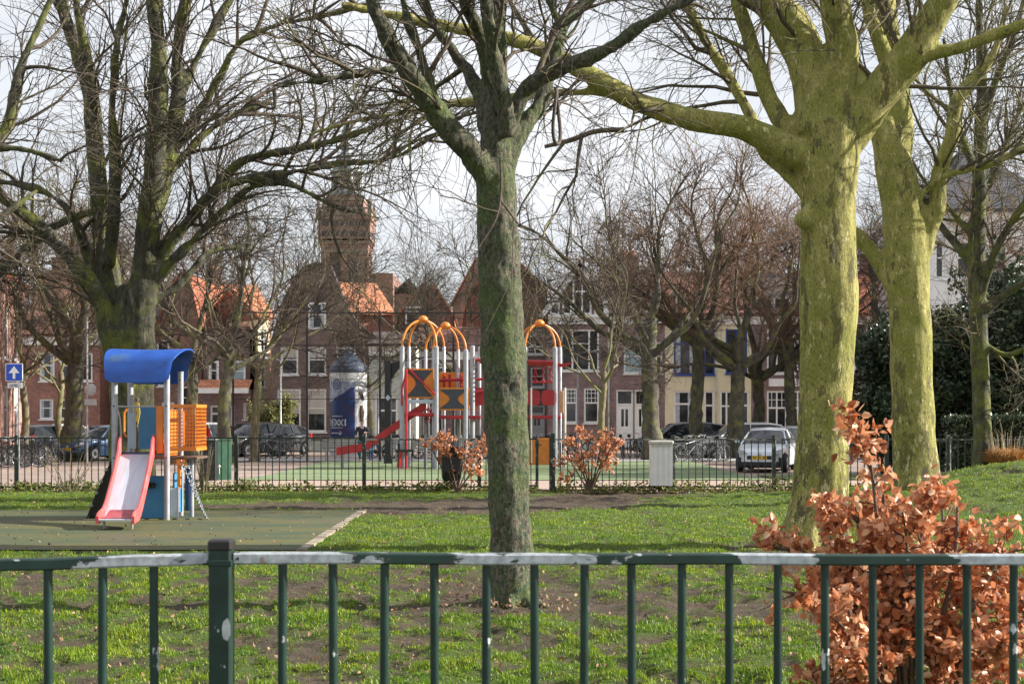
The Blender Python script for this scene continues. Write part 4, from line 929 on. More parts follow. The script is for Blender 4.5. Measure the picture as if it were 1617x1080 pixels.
# ---- church
def church():
    Y = 200.0; x = X(548, Y); root = empty('church', (x, Y, -.3), label='brick church with a tall tiered bell tower and slender spire above the rooftops', cat='church')
    s = Y / F
    def z(py): return Z(py, Y) + .3
    def hw(a): return a * s * .96
    bt = brick('brick_church', (0.26,0.125,0.105), (0.34,0.18,0.155), (0.26,0.2,0.18), 2.0)
    m = MB(); W_ = hw(38)
    def ringbox(m, h, z0, z1): m.box(-h, h, -h, h, z0, z1)
    # belfry stage: four corner piers and a core, so that the arched openings are real recesses
    z0, z1 = z(475), z(402)
    ringbox(m, W_*.80, -2, z1); 
    for sx in (-1, 1):
        for sy in (-1, 1): m.box(sx*W_ - (W_*.38 if sx > 0 else 0), sx*W_ + (W_*.38 if sx < 0 else 0), sy*W_ - (W_*.38 if sy > 0 else 0), sy*W_ + (W_*.38 if sy < 0 else 0), -2.01, z1+.01)
    m.box(-W_*.14, W_*.14, -W_*.99, W_*.99, -2.02, z1+.02); m.box(-W_*.99, W_*.99, -W_*.14, W_*.14, -2.03, z1+.03)
    m.box(-W_*1.0, W_*1.0, -W_*1.0, W_*1.0, z1, z1+hw(7)); m.box(-W_*1.003, W_*1.003, -W_*1.003, W_*1.003, -2.04, z(470))
    for k, (a, b, hh) in enumerate([(395,390,39),(390,385,41),(385,352,42),(352,347,44)]): ringbox(m, hw(hh), z(a), z(b)+.01*k)
    ringbox(m, hw(30), z(347), z(322)); ringbox(m, hw(27), z(322), z(312))
    m.build('tower', bt, root)
    st = plain('pale_stone', (0.26,0.20,0.17), .85, .2, .6, dirt=(.12,.09,.08)); q = MB()
    for py, hh in ((403,39),(386,42),(366,41.6),(346,44.5),(321,31)): ringbox(q, hw(hh), z(py), z(py)+.35)
    for i in range(9):                                      # balustrade
        for sg in (-1, 1):
            t = -hw(43) + hw(86)*i/8; q.box(t-.18, t+.18, sg*hw(43)-.18, sg*hw(43)+.18, z(346)+.33, z(336)); 
            if 0 < i < 8: q.box(sg*hw(43)-.17, sg*hw(43)+.17, t-.17, t+.17, z(346)+.33, z(336)-.01)
    ringbox2 = [(-hw(44),hw(44),-hw(44),-hw(42)),(-hw(44),hw(44),hw(42),hw(44)),(-hw(44),-hw(42),-hw(41.9),hw(41.9)),(hw(42),hw(44),-hw(41.9),hw(41.9))]
    for a,b,c,d in ringbox2: q.box(a,b,c,d,z(336)-.02,z(333))
    q.build('balustrade', st, root)
    for sx in (-1, 1):
        for sy in (-1, 1): d = MB(); d.lathe([(.30, z(347)),(.26, z(332)),(.34, z(331)),(.04, z(314))], 6, (sx*hw(41), sy*hw(41), 0)); d.build('pinnacle', st, root)
    # dark louvres and blind arches
    def lv_(a_): a_.build('louvre', MT['dark_p'], root)
    for ux in (-.40, .40):
        for rot in (0, 1):
            pts = [(ux*W_ - W_*.17, z(462)), (ux*W_ + W_*.17, z(462)), (ux*W_ + W_*.17, z(416)), (ux*W_ + W_*.1, z(410)), (ux*W_, z(407)), (ux*W_ - W_*.1, z(410)), (ux*W_ - W_*.17, z(416))]
            a_ = MB(); a_.prism(pts, .1, 'y', -W_*.80 - .11) if rot == 0 else a_.prism(pts, .1, 'x', W_*.80 + .01); lv_(a_)
    for i in range(5):
        t = -hw(30) + hw(60)*i/4
        for bb in ((t-.5, t+.5, -hw(42)-.06, -hw(42)-.005, z(378), z(370)), (hw(42)+.005, hw(42)+.06, t-.5, t+.5, z(378), z(370)), (t-.45, t+.45, -hw(42)-.06, -hw(42)-.005, z(362), z(354)), (t*.8-.4, t*.8+.4, -hw(30)-.06, -hw(30)-.005, z(343), z(328))):
            a_ = MB(); a_.box(*bb); a_.build('arched_opening', MT['dark_p'], root)
    l = MB(); l.lathe([(hw(31),z(312)),(hw(32),z(310)),(hw(32),z(306)),(hw(25),z(304))], 8, a0=R_(22.5)); l.build('lantern_base', MT['lead'], root)
    l = MB(); l.lathe([(hw(20),z(305)),(hw(20),z(275)),(hw(28),z(274)),(hw(28),z(271)),(hw(20),z(270))], 8, a0=R_(22.5))
    for k in range(8):
        q_ = R_(22.5 + 45*k); l.lathe([(hw(3.2), z(305)), (hw(2.6), z(278)), (hw(3.4), z(276))], 6, (hw(24)*math.cos(q_), hw(24)*math.sin(q_), 0))
    l.build('lantern', plain('lantern_white', (0.42,0.43,0.45), .7, .2, .6, dirt=(.2,.2,.2)), root)
    l = MB()
    for k in range(8):
        q_ = R_(45*k); c_, s_ = math.cos(q_), math.sin(q_); r = hw(20)*math.cos(R_(22.5))+.06
        def P_(u, zz): return (r*c_ - u*s_, r*s_ + u*c_, zz)
        l.add([P_(-.62,z(301)),P_(.62,z(301)),P_(.62,z(284)),P_(0,z(279)),P_(-.62,z(284))], [(0,1,2,3,4)])
    l.build('lantern_window', MT['dark_p'], root)
    l = MB(); l.lathe([(hw(24),z(270)),(hw(23),z(262)),(hw(17),z(250)),(hw(11),z(243)),(hw(9),z(238)),(hw(12),z(236)),(hw(12),z(234)),(hw(8),z(233)),(hw(8),z(218)),(hw(11),z(217)),(hw(9),z(208)),(hw(4),z(198)),(hw(2.5),z(185)),(hw(1),z(140)),(.05,z(128))], 8, a0=R_(22.5))
    l.build('spire', MT['lead'], root)
    n_ = MB(); n_.box(hw(-66), hw(-26), hw(-10), 30, -2, z(428)); n_.box(hw(36), hw(76), hw(-5), 30, -2, z(432)); n_.build('transept', bt, root)
    n_ = MB(); n_.thick([[(hw(-70), -1.6, z(428)), (hw(-70), 31, z(428))],[(hw(-46), -1.6, z(420)), (hw(-46), 31, z(420))],[(hw(-24), -1.6, z(428)), (hw(-24), 31, z(428))]], (0,0,.3))
    n_.thick([[(hw(76), 2, z(460)), (hw(76), 31, z(460))],[(hw(100), 2, z(440)), (hw(100), 31, z(440))],[(hw(124), 2, z(470)), (hw(124), 31, z(470))]], (0,0,.3)); n_.build('roof', MT['slate'], root)
    n_ = MB(); n_.box(hw(77), hw(123), 2.4, 30, -2, z(462)); n_.build('aisle', bt, root)
church()

# ---- evergreens and hedge at the right
EG = leafmat('evergreen_leaf', [(0.010,0.022,0.012), (0.022,0.042,0.018), (0.045,0.075,0.030), (0.03,0.05,0.025), (0.09,0.11,0.06)], .15, .35)
def shrub(name, label, px, Y, w_, d_, h_, seed, n=9000, size=.13, mat=None, group=None, stems=7, density=None):
    rng = np.random.default_rng(seed); x = X(px, Y); root = empty(name, (x, Y, g(x, Y)), label=label, cat='shrub', group=group)
    P0 = []; R0 = []
    for k in range(stems):
        a = 2*math.pi*k/stems + rng.uniform(-.4,.4); f = rng.uniform(.2, .8); tip = np.array([math.cos(a)*w_*f, math.sin(a)*d_*f, h_*rng.uniform(.75,1.0)])
        P_, R_x = catmull(np.array([[tip[0]*.1, tip[1]*.1, -.1], tip*[.5,.5,.35], tip*[.85,.85,.7], tip]), np.array([.07,.05,.03,.012]) * h_/4, 12); P0.append(P_); R0.append(R_x)
    P0 = np.stack(P0); R0 = np.stack(R0)
    P1, R1 = grow(P0, R0, 160, rng, h_*.12, h_*.36, .02, .006, .5, 1.3, K=6, t0=.08, up=.1, taper=.3); P2, R2 = grow(P1, R1, 700, rng, h_*.05, h_*.14, .008, .004, .4, 1.2, K=4, t0=.1)
    V, Fq = merge([tubes(P0, R0, 6), tubes(P1, R1, 4), tubes(P2, R2, 3)]); link('stems', npmesh('stems', V, [Fq]), MT['twig'], root, smooth=True)
    i = rng.integers(0, len(P2), n); k = rng.integers(0, 4, n); P = P2[i, k] + rng.normal(size=(n, 3)) * .10
    link('foliage', leaves_mesh('foliage', P, size, rng, .3, .5), mat or EG, root); return root
GE = 'dark evergreen shrubs at the right'
for i, (px, Y, w_, h_, lb) in enumerate([(1400, 45, 1.4, 4.8, 'dark glossy evergreen behind the rear plane tree trunk'), (1478, 43, 1.3, 4.3, 'dark evergreen just right of the rear plane tree, in front of the white house'),
        (1520, 47, 1.5, 5.0, 'tall dark evergreen left of the slender tree'), (1575, 44, 1.7, 6.4, 'tall evergreen with pale-edged leaves right of the slender tree'), (1630, 42, 1.8, 6.2, 'evergreen cut off by the right edge'),
]):
    shrub('evergreen_shrub', lb, px, Y, w_, w_*.7, h_, 60+i, n=13000, size=.17, group=GE)
def hedge():
    rng = np.random.default_rng(77); n = 26000; x0, x1, y0, y1, h_ = X(1500, 39), X(1720, 39), 38.6, 39.7, 1.75
    P = rng.random((n, 3)); f = rng.integers(0, 3, n)
    P = np.stack([x0 + (x1-x0)*P[:,0], np.where(f == 0, y0 + .08*P[:,1], y0 + (y1-y0)*P[:,1]), np.where(f == 1, h_ - .08*P[:,2], h_*P[:,2])], 1) + rng.normal(size=(n,3))*.035
    P[:, 2] += -.2
    root = empty('hedge', ((x0+x1)/2, 39.1, -.2), label='clipped dark green hedge behind the railing at right', cat='hedge')
    link('foliage', leaves_mesh('foliage', P - np.array([(x0+x1)/2, 39.1, -.2]), .10, rng, .3), EG, root)
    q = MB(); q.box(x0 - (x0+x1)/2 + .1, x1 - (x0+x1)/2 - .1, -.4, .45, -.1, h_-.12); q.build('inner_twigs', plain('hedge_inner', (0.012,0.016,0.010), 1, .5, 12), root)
hedge()
sh = shrub('green_shrub', 'olive green shrub under the windows of the dark brown gabled house', 438, 72, 1.5, .7, 2.6, 81, n=6000, size=.16, mat=leafmat('olive_leaf', [(0.10,0.12,0.03),(0.18,0.20,0.05),(0.24,0.24,0.08),(0.14,0.11,0.05)], .3))
def tuft():
    rng = np.random.default_rng(8); n = 1500; x, y = X(1590, 28.6), 28.6; root = empty('grass_tuft', (x, y, g(x, y)), label='orange-brown ornamental grass tuft beside the slender tree', cat='grass tuft')
    a = rng.random(n)*6.283; r = rng.random(n)**.6*.30; o = np.stack([np.cos(a)*r, np.sin(a)*r, 0*a], -1); out_ = rng.random(n)*.35+.05; b = a + rng.normal(size=n)*.5
    hh = .28 + .35*rng.random(n); P = np.stack([o, o + np.stack([np.cos(b)*out_*.3, np.sin(b)*out_*.3, hh*.7], -1), o + np.stack([np.cos(b)*out_*.8, np.sin(b)*out_*.8, hh*(.9-out_*.6)], -1)], 1)
    V, Fq = tubes(P, np.repeat([[.006,.004,.001]], n, 0), 3); link('blades', npmesh('blades', V, [Fq]), plain('dry_grass', (0.42,0.20,0.05), .8, .5, 30), root)
    P = P[:40]*np.array([1.2,1,2.0]); V, Fq = tubes(P, np.repeat([[.006,.004,.003]], 40, 0), 3); link('stalks', npmesh('stalks', V, [Fq]), plain('dry_stalk', (0.42,0.33,0.22), .8, .3, 30), root)
tuft()

# ---- copper-leaved beeches
def beech(name, label, Y, stems, ntw, nleaf, size, seed, spread=.5, twl=(.12,.45), group=None, stemr=1.0, loc_px=None):
    rng = np.random.default_rng(seed); b = stems[0][0][0]; v = at(b[0], b[1], Y); loc = (v.x, v.y, g(v.x, v.y)); root = empty(name, loc, label=label, cat='shrub', group=group)
    L_ = [limb(s[0], Y, *(s[1:] if len(s) > 1 else ()), K=20, loc=loc) for s in stems]
    P0 = np.stack([l[0] for l in L_]); R0 = np.stack([l[1] for l in L_]) * stemr
    P1, R1 = grow(P0, R0, ntw, rng, twl[0]*1.6, twl[1]*1.6, .006, .002, .4, 1.1, K=6, t0=.3, up=.15, taper=.5)
    P2, R2 = grow(P1, R1, ntw*5, rng, twl[0]*.6, twl[1]*.6, .0026, .0012, .4, 1.1, K=4, t0=.15, up=.05, taper=.4)
    V, Fq = merge([tubes(P0, R0, 7), tubes(P1, R1, 4), tubes(P2, R2, 3)]); link('stems', npmesh('stems', V, [Fq]), plain('beech_stem', (0.11,0.075,0.055), .8, .3, 20), root, smooth=True)
    n = nleaf; i = rng.integers(0, len(P2), n); k = rng.integers(1, 4, n); P = P2[i, k] + rng.normal(size=(n,3)) * .012
    me = leaves_mesh('leaves', P, size, rng, .45, .66); link('leaves', me, MT['beech_leaf'], root, smooth=False); return root
Bb = (1440, 1190)
def S_(pts, *a): return ([(Bb[0] + (pts[0][0]-1440)*.1, 1190, 7)] + [(p[0], p[1], max(1.2, 5.5 - 1.0*k)) for k, p in enumerate(pts)], *a)
beech('beech_bush', 'large leafy beech bush with dry copper leaves behind the front railing', 7.0, [
  S_([(1405,950),(1388,845),(1378,755),(1370,695)], -.1), S_([(1360,1010),(1315,920),(1250,870),(1175,862)], .3), S_([(1390,1010),(1330,955),(1270,940),(1210,928)], -.3),
  S_([(1450,1000),(1468,910),(1488,830),(1484,775)], .2), S_([(1500,1020),(1545,940),(1580,880),(1625,865)], -.2), S_([(1540,1040),(1600,950),(1660,900)], .3), S_([(1370,1090),(1330,1060),(1300,1055)], -.3),
  S_([(1425,1000),(1430,930),(1432,860),(1425,810)], -.3), S_([(1380,1000),(1350,910),(1335,860),(1322,812)], .4), S_([(1440,1060),(1480,1000),(1520,930),(1525,880)], .5), S_([(1400,1100),(1370,1040),(1345,980)], -.5),
  S_([(1500,1090),(1560,1040),(1600,1000)], -.5), S_([(1470,1100),(1500,1060),(1530,1030)], .1), S_([(1350,1060),(1310,1000),(1290,965)], -.2), S_([(1410,960),(1400,860),(1395,780)], .1), S_([(1440,960),(1452,860),(1458,790)], -.15), S_([(1370,960),(1360,870),(1352,800)], .15), S_([(1490,970),(1508,880),(1512,800)], .1), S_([(1560,1080),(1600,1010),(1630,940)], .0), S_([(1330,1100),(1300,1085),(1285,1080)], .2), S_([(1420,1100),(1420,1040),(1400,900),(1380,860)], .1)], 330, 11000, .048, 40, stemr=.7, twl=(.05,.24))
def s2(cx, by, top, sp, n, seed):
    r = random.Random(seed); o = []
    for k in range(n):
        dx = sp*(2*k/(n-1)-1) if n > 1 else 0; t = top + abs(dx)*.5*r.random() + r.random()*12
        o.append(([(cx, by, 1.6), (cx+dx*.45, by-(by-t)*.4, 1.2), (cx+dx*.8, by-(by-t)*.75, .9), (cx+dx, t, .6)], r.uniform(-.3,.3)))
    return o
GBb = 'small beeches along the far fence'
beech('small_beech', 'small copper-leaved beech half covering the black bin at the far fence', 30.3, s2(722, 778, 690, 42, 7, 1), 40, 620, .085, 41, twl=(.15,.4), group=GBb)
beech('small_beech', 'small copper-leaved beech at the far fence just right of the gate', 30.3, s2(932, 778, 678, 40, 8, 2), 42, 760, .085, 42, twl=(.15,.4), group=GBb)
def bare_shrub(px, Y, h_, n, seed, label, lean=.35):
    rng = np.random.default_rng(seed); x = X(px, Y); P0 = []
    for k in range(n):
        a = rng.uniform(0, 6.283); t = np.array([math.cos(a)*lean*rng.uniform(.2,1.3), math.sin(a)*.2, h_*rng.uniform(.6,1)]); P0.append(catmull(np.array([[t[0]*.15,t[1]*.2,-.05], t*[.5,.5,.45], t]), np.array([.012,.009,.003]), 8))
    P0_ = np.stack([p[0] for p in P0]); R0_ = np.stack([p[1] for p in P0]); P1, R1 = grow(P0_, R0_, n*4, rng, .1, .4, .006, .002, .3, .9, K=5, t0=.2)
    root = empty('bare_shrub', (x, Y, g(x, Y)), label=label, cat='shrub', group='bare shrubs along the far fence'); V, Fq = merge([tubes(P0_, R0_, 5), tubes(P1, R1, 3)]); link('stems', npmesh('stems', V, [Fq]), MT['bark_pale'], root, smooth=True)
bare_shrub(322, 30.2, 1.15, 16, 3, 'leafless upright shrub in front of the dark green container')
bare_shrub(110, 30.2, 1.0, 8, 4, 'leafless low shrub at the fence in front of the sturdy tree at left', .6)
bare_shrub(1210, 30.3, .35, 6, 5, 'low leafless sapling at the fence before the white parked car')
# ---------------------------------------------------------------- railings
GREEN = (0.010, 0.032, 0.026)
MT['rail_top'] = worn('worn_green_rail', GREEN, (0.33,0.37,0.41), .485, 7.5, .4, (.35,1,1))
MT['rail_top2'] = worn('worn_green_rail_dark', GREEN, (0.36,0.40,0.44), .56, 6.5, .4, (.5,1,1))
MT['rail_bar'] = worn('chipped_green_bar', GREEN, (0.45,0.5,0.52), .63, 11.0, .38, (1,1,.5))
MT['black_cap'] = plain('black_cap', (0.02,0.017,0.018), .45, .3)
MT['fence_far'] = worn('far_fence_paint', (0.022,0.034,0.026), (0.26,0.27,0.24), .60, 12, .5, (1,1,.6))
MT['fence_far_top'] = worn('far_fence_top', (0.05,0.06,0.05), (0.33,0.33,0.31), .50, 6, .5, (.5,1,1))
def front_fence():
    def Yf(px): return 4.34 + .46 * px / 1617
    v = at(350, 875, Yf(350)); root = empty('railing', (v.x, v.y, 0), label='dark green steel railing with chipped paint across the foreground', cat='railing')
    o = (v.x, v.y, 0)
    def L_(px, z): y = Yf(px); return Vector((X(px, y) - o[0], y - o[1], z))
    for (a, b, za, zb, mt, side) in ((-420, 331, 1.178, 1.203, 'rail_top2', 0), (371, 2700, 1.203, 1.127, 'rail_top', 1)):
        n = 12; m = MB(); rows = []
        hw_, hh = .021, .018; c = .005
        prof = [(-hw_+c,-hh),(hw_-c,-hh),(hw_,-hh+c),(hw_,hh-c),(hw_-c,hh),(-hw_+c,hh),(-hw_,hh-c),(-hw_,-hh+c)]
        vs = []; fs = []
        for i in range(n+1):
            t = i/n; p = L_(a + (b-a)*t, za + (zb-za)*t + .0015*math.sin(i*2.1)); vs += [(p.x, p.y+u, p.z+w_) for u, w_ in prof]
        for i in range(n):
            for k in range(8): fs.append((i*8+k, i*8+(k+1)%8, (i+1)*8+(k+1)%8, (i+1)*8+k))
        fs += [tuple(range(7,-1,-1)), tuple(range(n*8, n*8+8))]; m.add(vs, fs); m.build('top_rail', MT[mt], root, smooth=True)
        m = MB(); p, q = L_(a, .11), L_(b, .11); m.tube([p, q], .016, 8); m.build('bottom_rail', MT['rail_bar'], root)
        m = MB(); xe = 331 if side == 0 else 371; p = L_(xe, 1.203); sg = 1 if side == 0 else -1
        m.lathe([(.0205,-.022),(.0205,.004),(.013,.006),(.013,.016),(.017,.018),(.017,.024)], 12, (p.x + sg*.006, p.y, p.z), axis='x') if sg > 0 else m.lathe([(.017,-.024),(.017,-.018),(.013,-.016),(.013,-.006),(.0205,-.004),(.0205,.022)], 12, (p.x - .006, p.y, p.z), axis='x')
        m.build('coupling', MT['black_cap'], root, smooth=True)
    bars = [-350,-265,-180,-95,-8,77,161,244] + [445,527,606,687,767,845,922,998,1076,1152,1228,1303,1378,1452,1527,1600,1674,1748,1822,1896,1969,2042,2115,2187,2259,2331,2402,2473,2544,2614,2684]
    for i, px in enumerate(bars):
        p = L_(px, 0); t = 1.186 if px > 350 else 1.18
        zt = 1.150 + (1.203-1.150)*(2000-px)/1629 if px > 350 else 1.178 + .025*(px+420)/751
        m = MB(); m.tube([(p.x, p.y, .06), (p.x, p.y, .5), (p.x+.003*math.sin(i*3.3), p.y, zt-.016)], .0142, 12); m.build('baluster', MT['rail_bar'], root, smooth=True)
    p = L_(350, 0); hp = .0345
    m = MB(); m.cbox(p.x-hp, p.x+hp, p.y-hp, p.y+hp, -.05, 1.235, .006); m.build('post', MT['rail_bar'], root)
    m = MB(); m.cbox(p.x-hp-.003, p.x+hp+.003, p.y-hp-.003, p.y+hp+.003, 1.228, 1.262, .006); m.build('post_cap', MT['black_cap'], root)
    m = MB(); m.cbox(p.x-hp-.004, p.x+hp+.004, p.y-hp-.004, p.y+hp+.004, 1.182, 1.200, .002); m.build('clamp_band', MT['rail_bar'], root)
    m = MB(); r = random.Random(3); pts = []
    for k in range(14):
        q = 2*math.pi*k/14; pts.append((p.x + hp*.62 + .011*math.cos(q)*(1+.3*r.random()), .985 + .030*math.sin(q)*(1+.3*r.random())))
    m.prism(pts, .0012, 'y', p.y-hp-.0012); m.build('bare_patch', plain('bare_primer', (0.45,0.48,0.5), .6, .2, 30), root)
front_fence()

def far_panel(px0, px1, Y, top, root, o, bars=None, mt='fence_far', mtop='fence_far_top', z0=.08, rc=.0115):
    a, b = X(px0, Y) - o[0], X(px1, Y) - o[0]; dy = Y - o[1]
    m = MB(); m.box(a, b, dy-.02, dy+.02, top-.035, top); t = m.build('panel', MT[mtop], root)
    m = MB(); m.box(a, b, dy-.012, dy+.012, z0, z0+.03); m.build('bottom_rail', MT[mt], t)
    n = bars or max(2, round((b-a)/.147)); me = None
    for k in range(1, n):
        x = a + (b-a)*k/n
        if me is None:
            q = MB(); q.tube([(0,0,z0+.03),(0,0,top-.036)], rc, 6); ob = q.build('baluster', MT[mt], t, smooth=True); me = ob.data; ob.location = (x, dy, 0)
        else:
            ob = bpy.data.objects.new('baluster', me); col.objects.link(ob); ob.parent = t; ob.location = (x, dy, 0)
def far_fence():
    Y = 30.8; o = (X(300, Y), Y, 0); root = empty('park_fence', o, label='long dark green bar fence between the lawn and the square', cat='fence')
    posts = [-175, 26, 200, 373, 575, 757, 872, 1063, 1222, 1400, 1497]; top = 1.165
    for a, b in zip(posts, posts[1:]):
        if a == 757: far_panel(757+1, 796, Y, top, root, o); continue
        far_panel(a+2.5, b-2.5, Y, top - (.0 if b < 600 else .03), root, o, mtop='fence_far' if b < 700 else 'fence_far_top')
    for p in posts:
        x = X(p, Y) - o[0]; m = MB(); big = p == 872; w_ = .065 if big else .04
        m.cbox(x-w_, x+w_, -w_, w_, -.1, top+(.05 if not big else .09), .01); m.build('post', MT['fence_far'], root)
    x = X(1497, Y) - o[0]; m = MB(); m.tube([(x-.25,0,1.10),(x-.05,0,1.10),(x+.02,0,1.05),(x+.04,0,.95),(x+.04,0,-.05)], .025, 8); m.build('bent_end_rail', MT['fence_far_top'], root, smooth=True)
far_fence()
def gate():
    Y = 30.8; o = (X(800, Y), Y, 0); root = empty('fence_gate', o, label='half-open gate leaf in the far fence beside the thick green gate post', cat='gate')
    m = MB(); a, b = 0.0, X(848, Y) - o[0]; top = 1.13
    m.tube([(a,0,.1),(a,0,top),], .02, 8); m.tube([(b,.0,0.02),(b,.0,top+.06)], .034, 10); m.tube([(a,0,top),(b,0,top)], .018, 8); m.tube([(a,0,.12),(b,0,.12)], .018, 8); m.build('gate_frame', MT['fence_far'], root, smooth=True)
    m = MB(); n = 4
    for k in range(1, n+1): x = a + (b-a)*k/(n+1); m.tube([(x,0,.12),(x,0,top)], .011, 6)
    m.build('bars', MT['fence_far'], root, smooth=True)
    m = MB(); m.tube([(b+.03,0,1.0),(b+.10,-.02,1.0)], .012, 6); m.box(b-.04, b+.04, -.05, .05, .93, 1.07); m.build('latch', MT['fence_far'], root)
gate()
def right_fence():
    Y = 31.6; o = (X(1500, Y), Y, -.02); root = empty('park_fence', o, label='lighter bar fence behind the slender tree at the right, in front of the hedge', cat='fence')
    for a, b in ((1502,1610),(1616,1720)): far_panel(a, b, Y, 1.14, root, o, mt='fence_far', rc=.013)
    for p in (1500, 1613, 1722):
        x = X(p, Y) - o[0]; m = MB(); m.cbox(x-.035, x+.035, -.035, .035, -.2, 1.18, .008); m.build('post', MT['fence_far'], root)
right_fence()
def ball_cage():
    Y = 58.0; o = (X(368, Y), Y, g(-10, Y)); root = empty('ball_court_fence', o, label='tall thin black steel fence with net panels behind the climbing frame', cat='fence')
    mt = plain('black_steel', (0.02,0.02,0.024), .5, .3); zt = Z(494, Y) - o[2]
    px = [368, 485, 600, 716, 828, 890]
    for p in px[:-1]:
        x = X(p, Y) - o[0]; m = MB(); m.tube([(x,0,-.1),(x,0,zt+.05)], .045, 8); m.build('post', mt, root)
    for zz, r in ((zt, .035), (Z(545, Y)-o[2], .016), (Z(630, Y)-o[2], .016), (.4, .02)):
        m = MB(); m.tube([(0,0,zz),(X(828,Y)-o[0],0,zz)], r, 6); m.build('rail', mt, root)
    m = MB(); m.tube([(0,0,zt),(-1.5,6,zt),(-3.0,12,zt)], .035, 6); m.build('side_rail', mt, root)
    m = MB(); m.tube([(-1.5,6,-.1),(-1.5,6,zt)], .045, 8); m.build('post', mt, root)
    m = MB(); X1 = X(828,Y)-o[0]; n = int(X1/.6)
    for k in range(n): m.tube([(X1*k/n,0,.0),(X1*k/n,0,zt)], .0035, 3, False)
    for k in range(9): m.tube([(0,0,zt*k/9),(X1,0,zt*k/9)], .0035, 3, False)
    m.build('net', mt, root)
ball_cage()
# ---------------------------------------------------------------- play equipment
MT['galv'] = plain('galvanised_steel', (0.34,0.35,0.37), .42, .15, 6, metal=.35)
MT['galv2'] = plain('grey_post', (0.36,0.37,0.41), .45, .12, 5, metal=.2, dirt=(.26,.27,.28))
MT['blue_roof'] = plain('blue_plastic', (0.015,0.085,0.40), .42, .22, 2.5, dirt=(0.06,0.13,0.30), dth=(.54,.70))
MT['blue_in'] = plain('dark_blue_plastic', (0.012,0.035,0.10), .5, .2)
MT['blue_pan'] = plain('blue_panel', (0.06,0.25,0.50), .45, .10, 3, dirt=(0.10,0.29,0.50), dth=(.6,.75))
MT['lblue'] = plain('pale_blue_panel', (0.42,0.52,0.62), .45, .10, 3, dirt=(.3,.38,.45), dth=(.6,.75))
MT['orange'] = plain('orange_plastic', (0.66,0.21,0.025), .45, .2, 3, dirt=(.40,.15,.05), dth=(.56,.72))
MT['yellow'] = plain('yellow_plastic', (0.68,0.52,0.08), .45, .15)
MT['red_side'] = plain('faded_red_plastic', (0.66,0.10,0.10), .42, .12, 3, dirt=(0.70,0.20,0.20), dth=(.5,.75))
MT['red'] = plain('red_paint', (0.38,0.015,0.02), .38, .2, 4)
MT['rubber'] = plain('black_rubber', (0.02,0.021,0.026), .7, .4, 10)
MT['chain'] = plain('chain_grey', (0.20,0.22,0.25), .45, .3, 20, metal=.5)
MT['floor_b'] = plain('brown_deck', (0.13,0.085,0.06), .7, .25)
def slide_metal():
    m, n, b = newmat('slide_steel')
    t = N(n, 'TexCoord').outputs['Object']; mp = N(n, 'Mapping'); mp.inputs['Scale'].default_value = (7, .8, .8); n.links.new(t, mp.inputs[0])
    cc = mixc(n, ramp(n, noi(n, 3, 6, mp.outputs[0]), .3, .7), (0.48,0.52,0.60), (0.62,0.66,0.76)); n.links.new(cc, b.inputs['Base Color'])
    b.inputs['Metallic'].default_value = .35; n.links.new(ramp(n, noi(n, 9, 6, mp.outputs[0]), .3, .7, (.32,)*3, (.55,)*3), b.inputs['Roughness']); return m
MT['slide_steel'] = slide_metal()

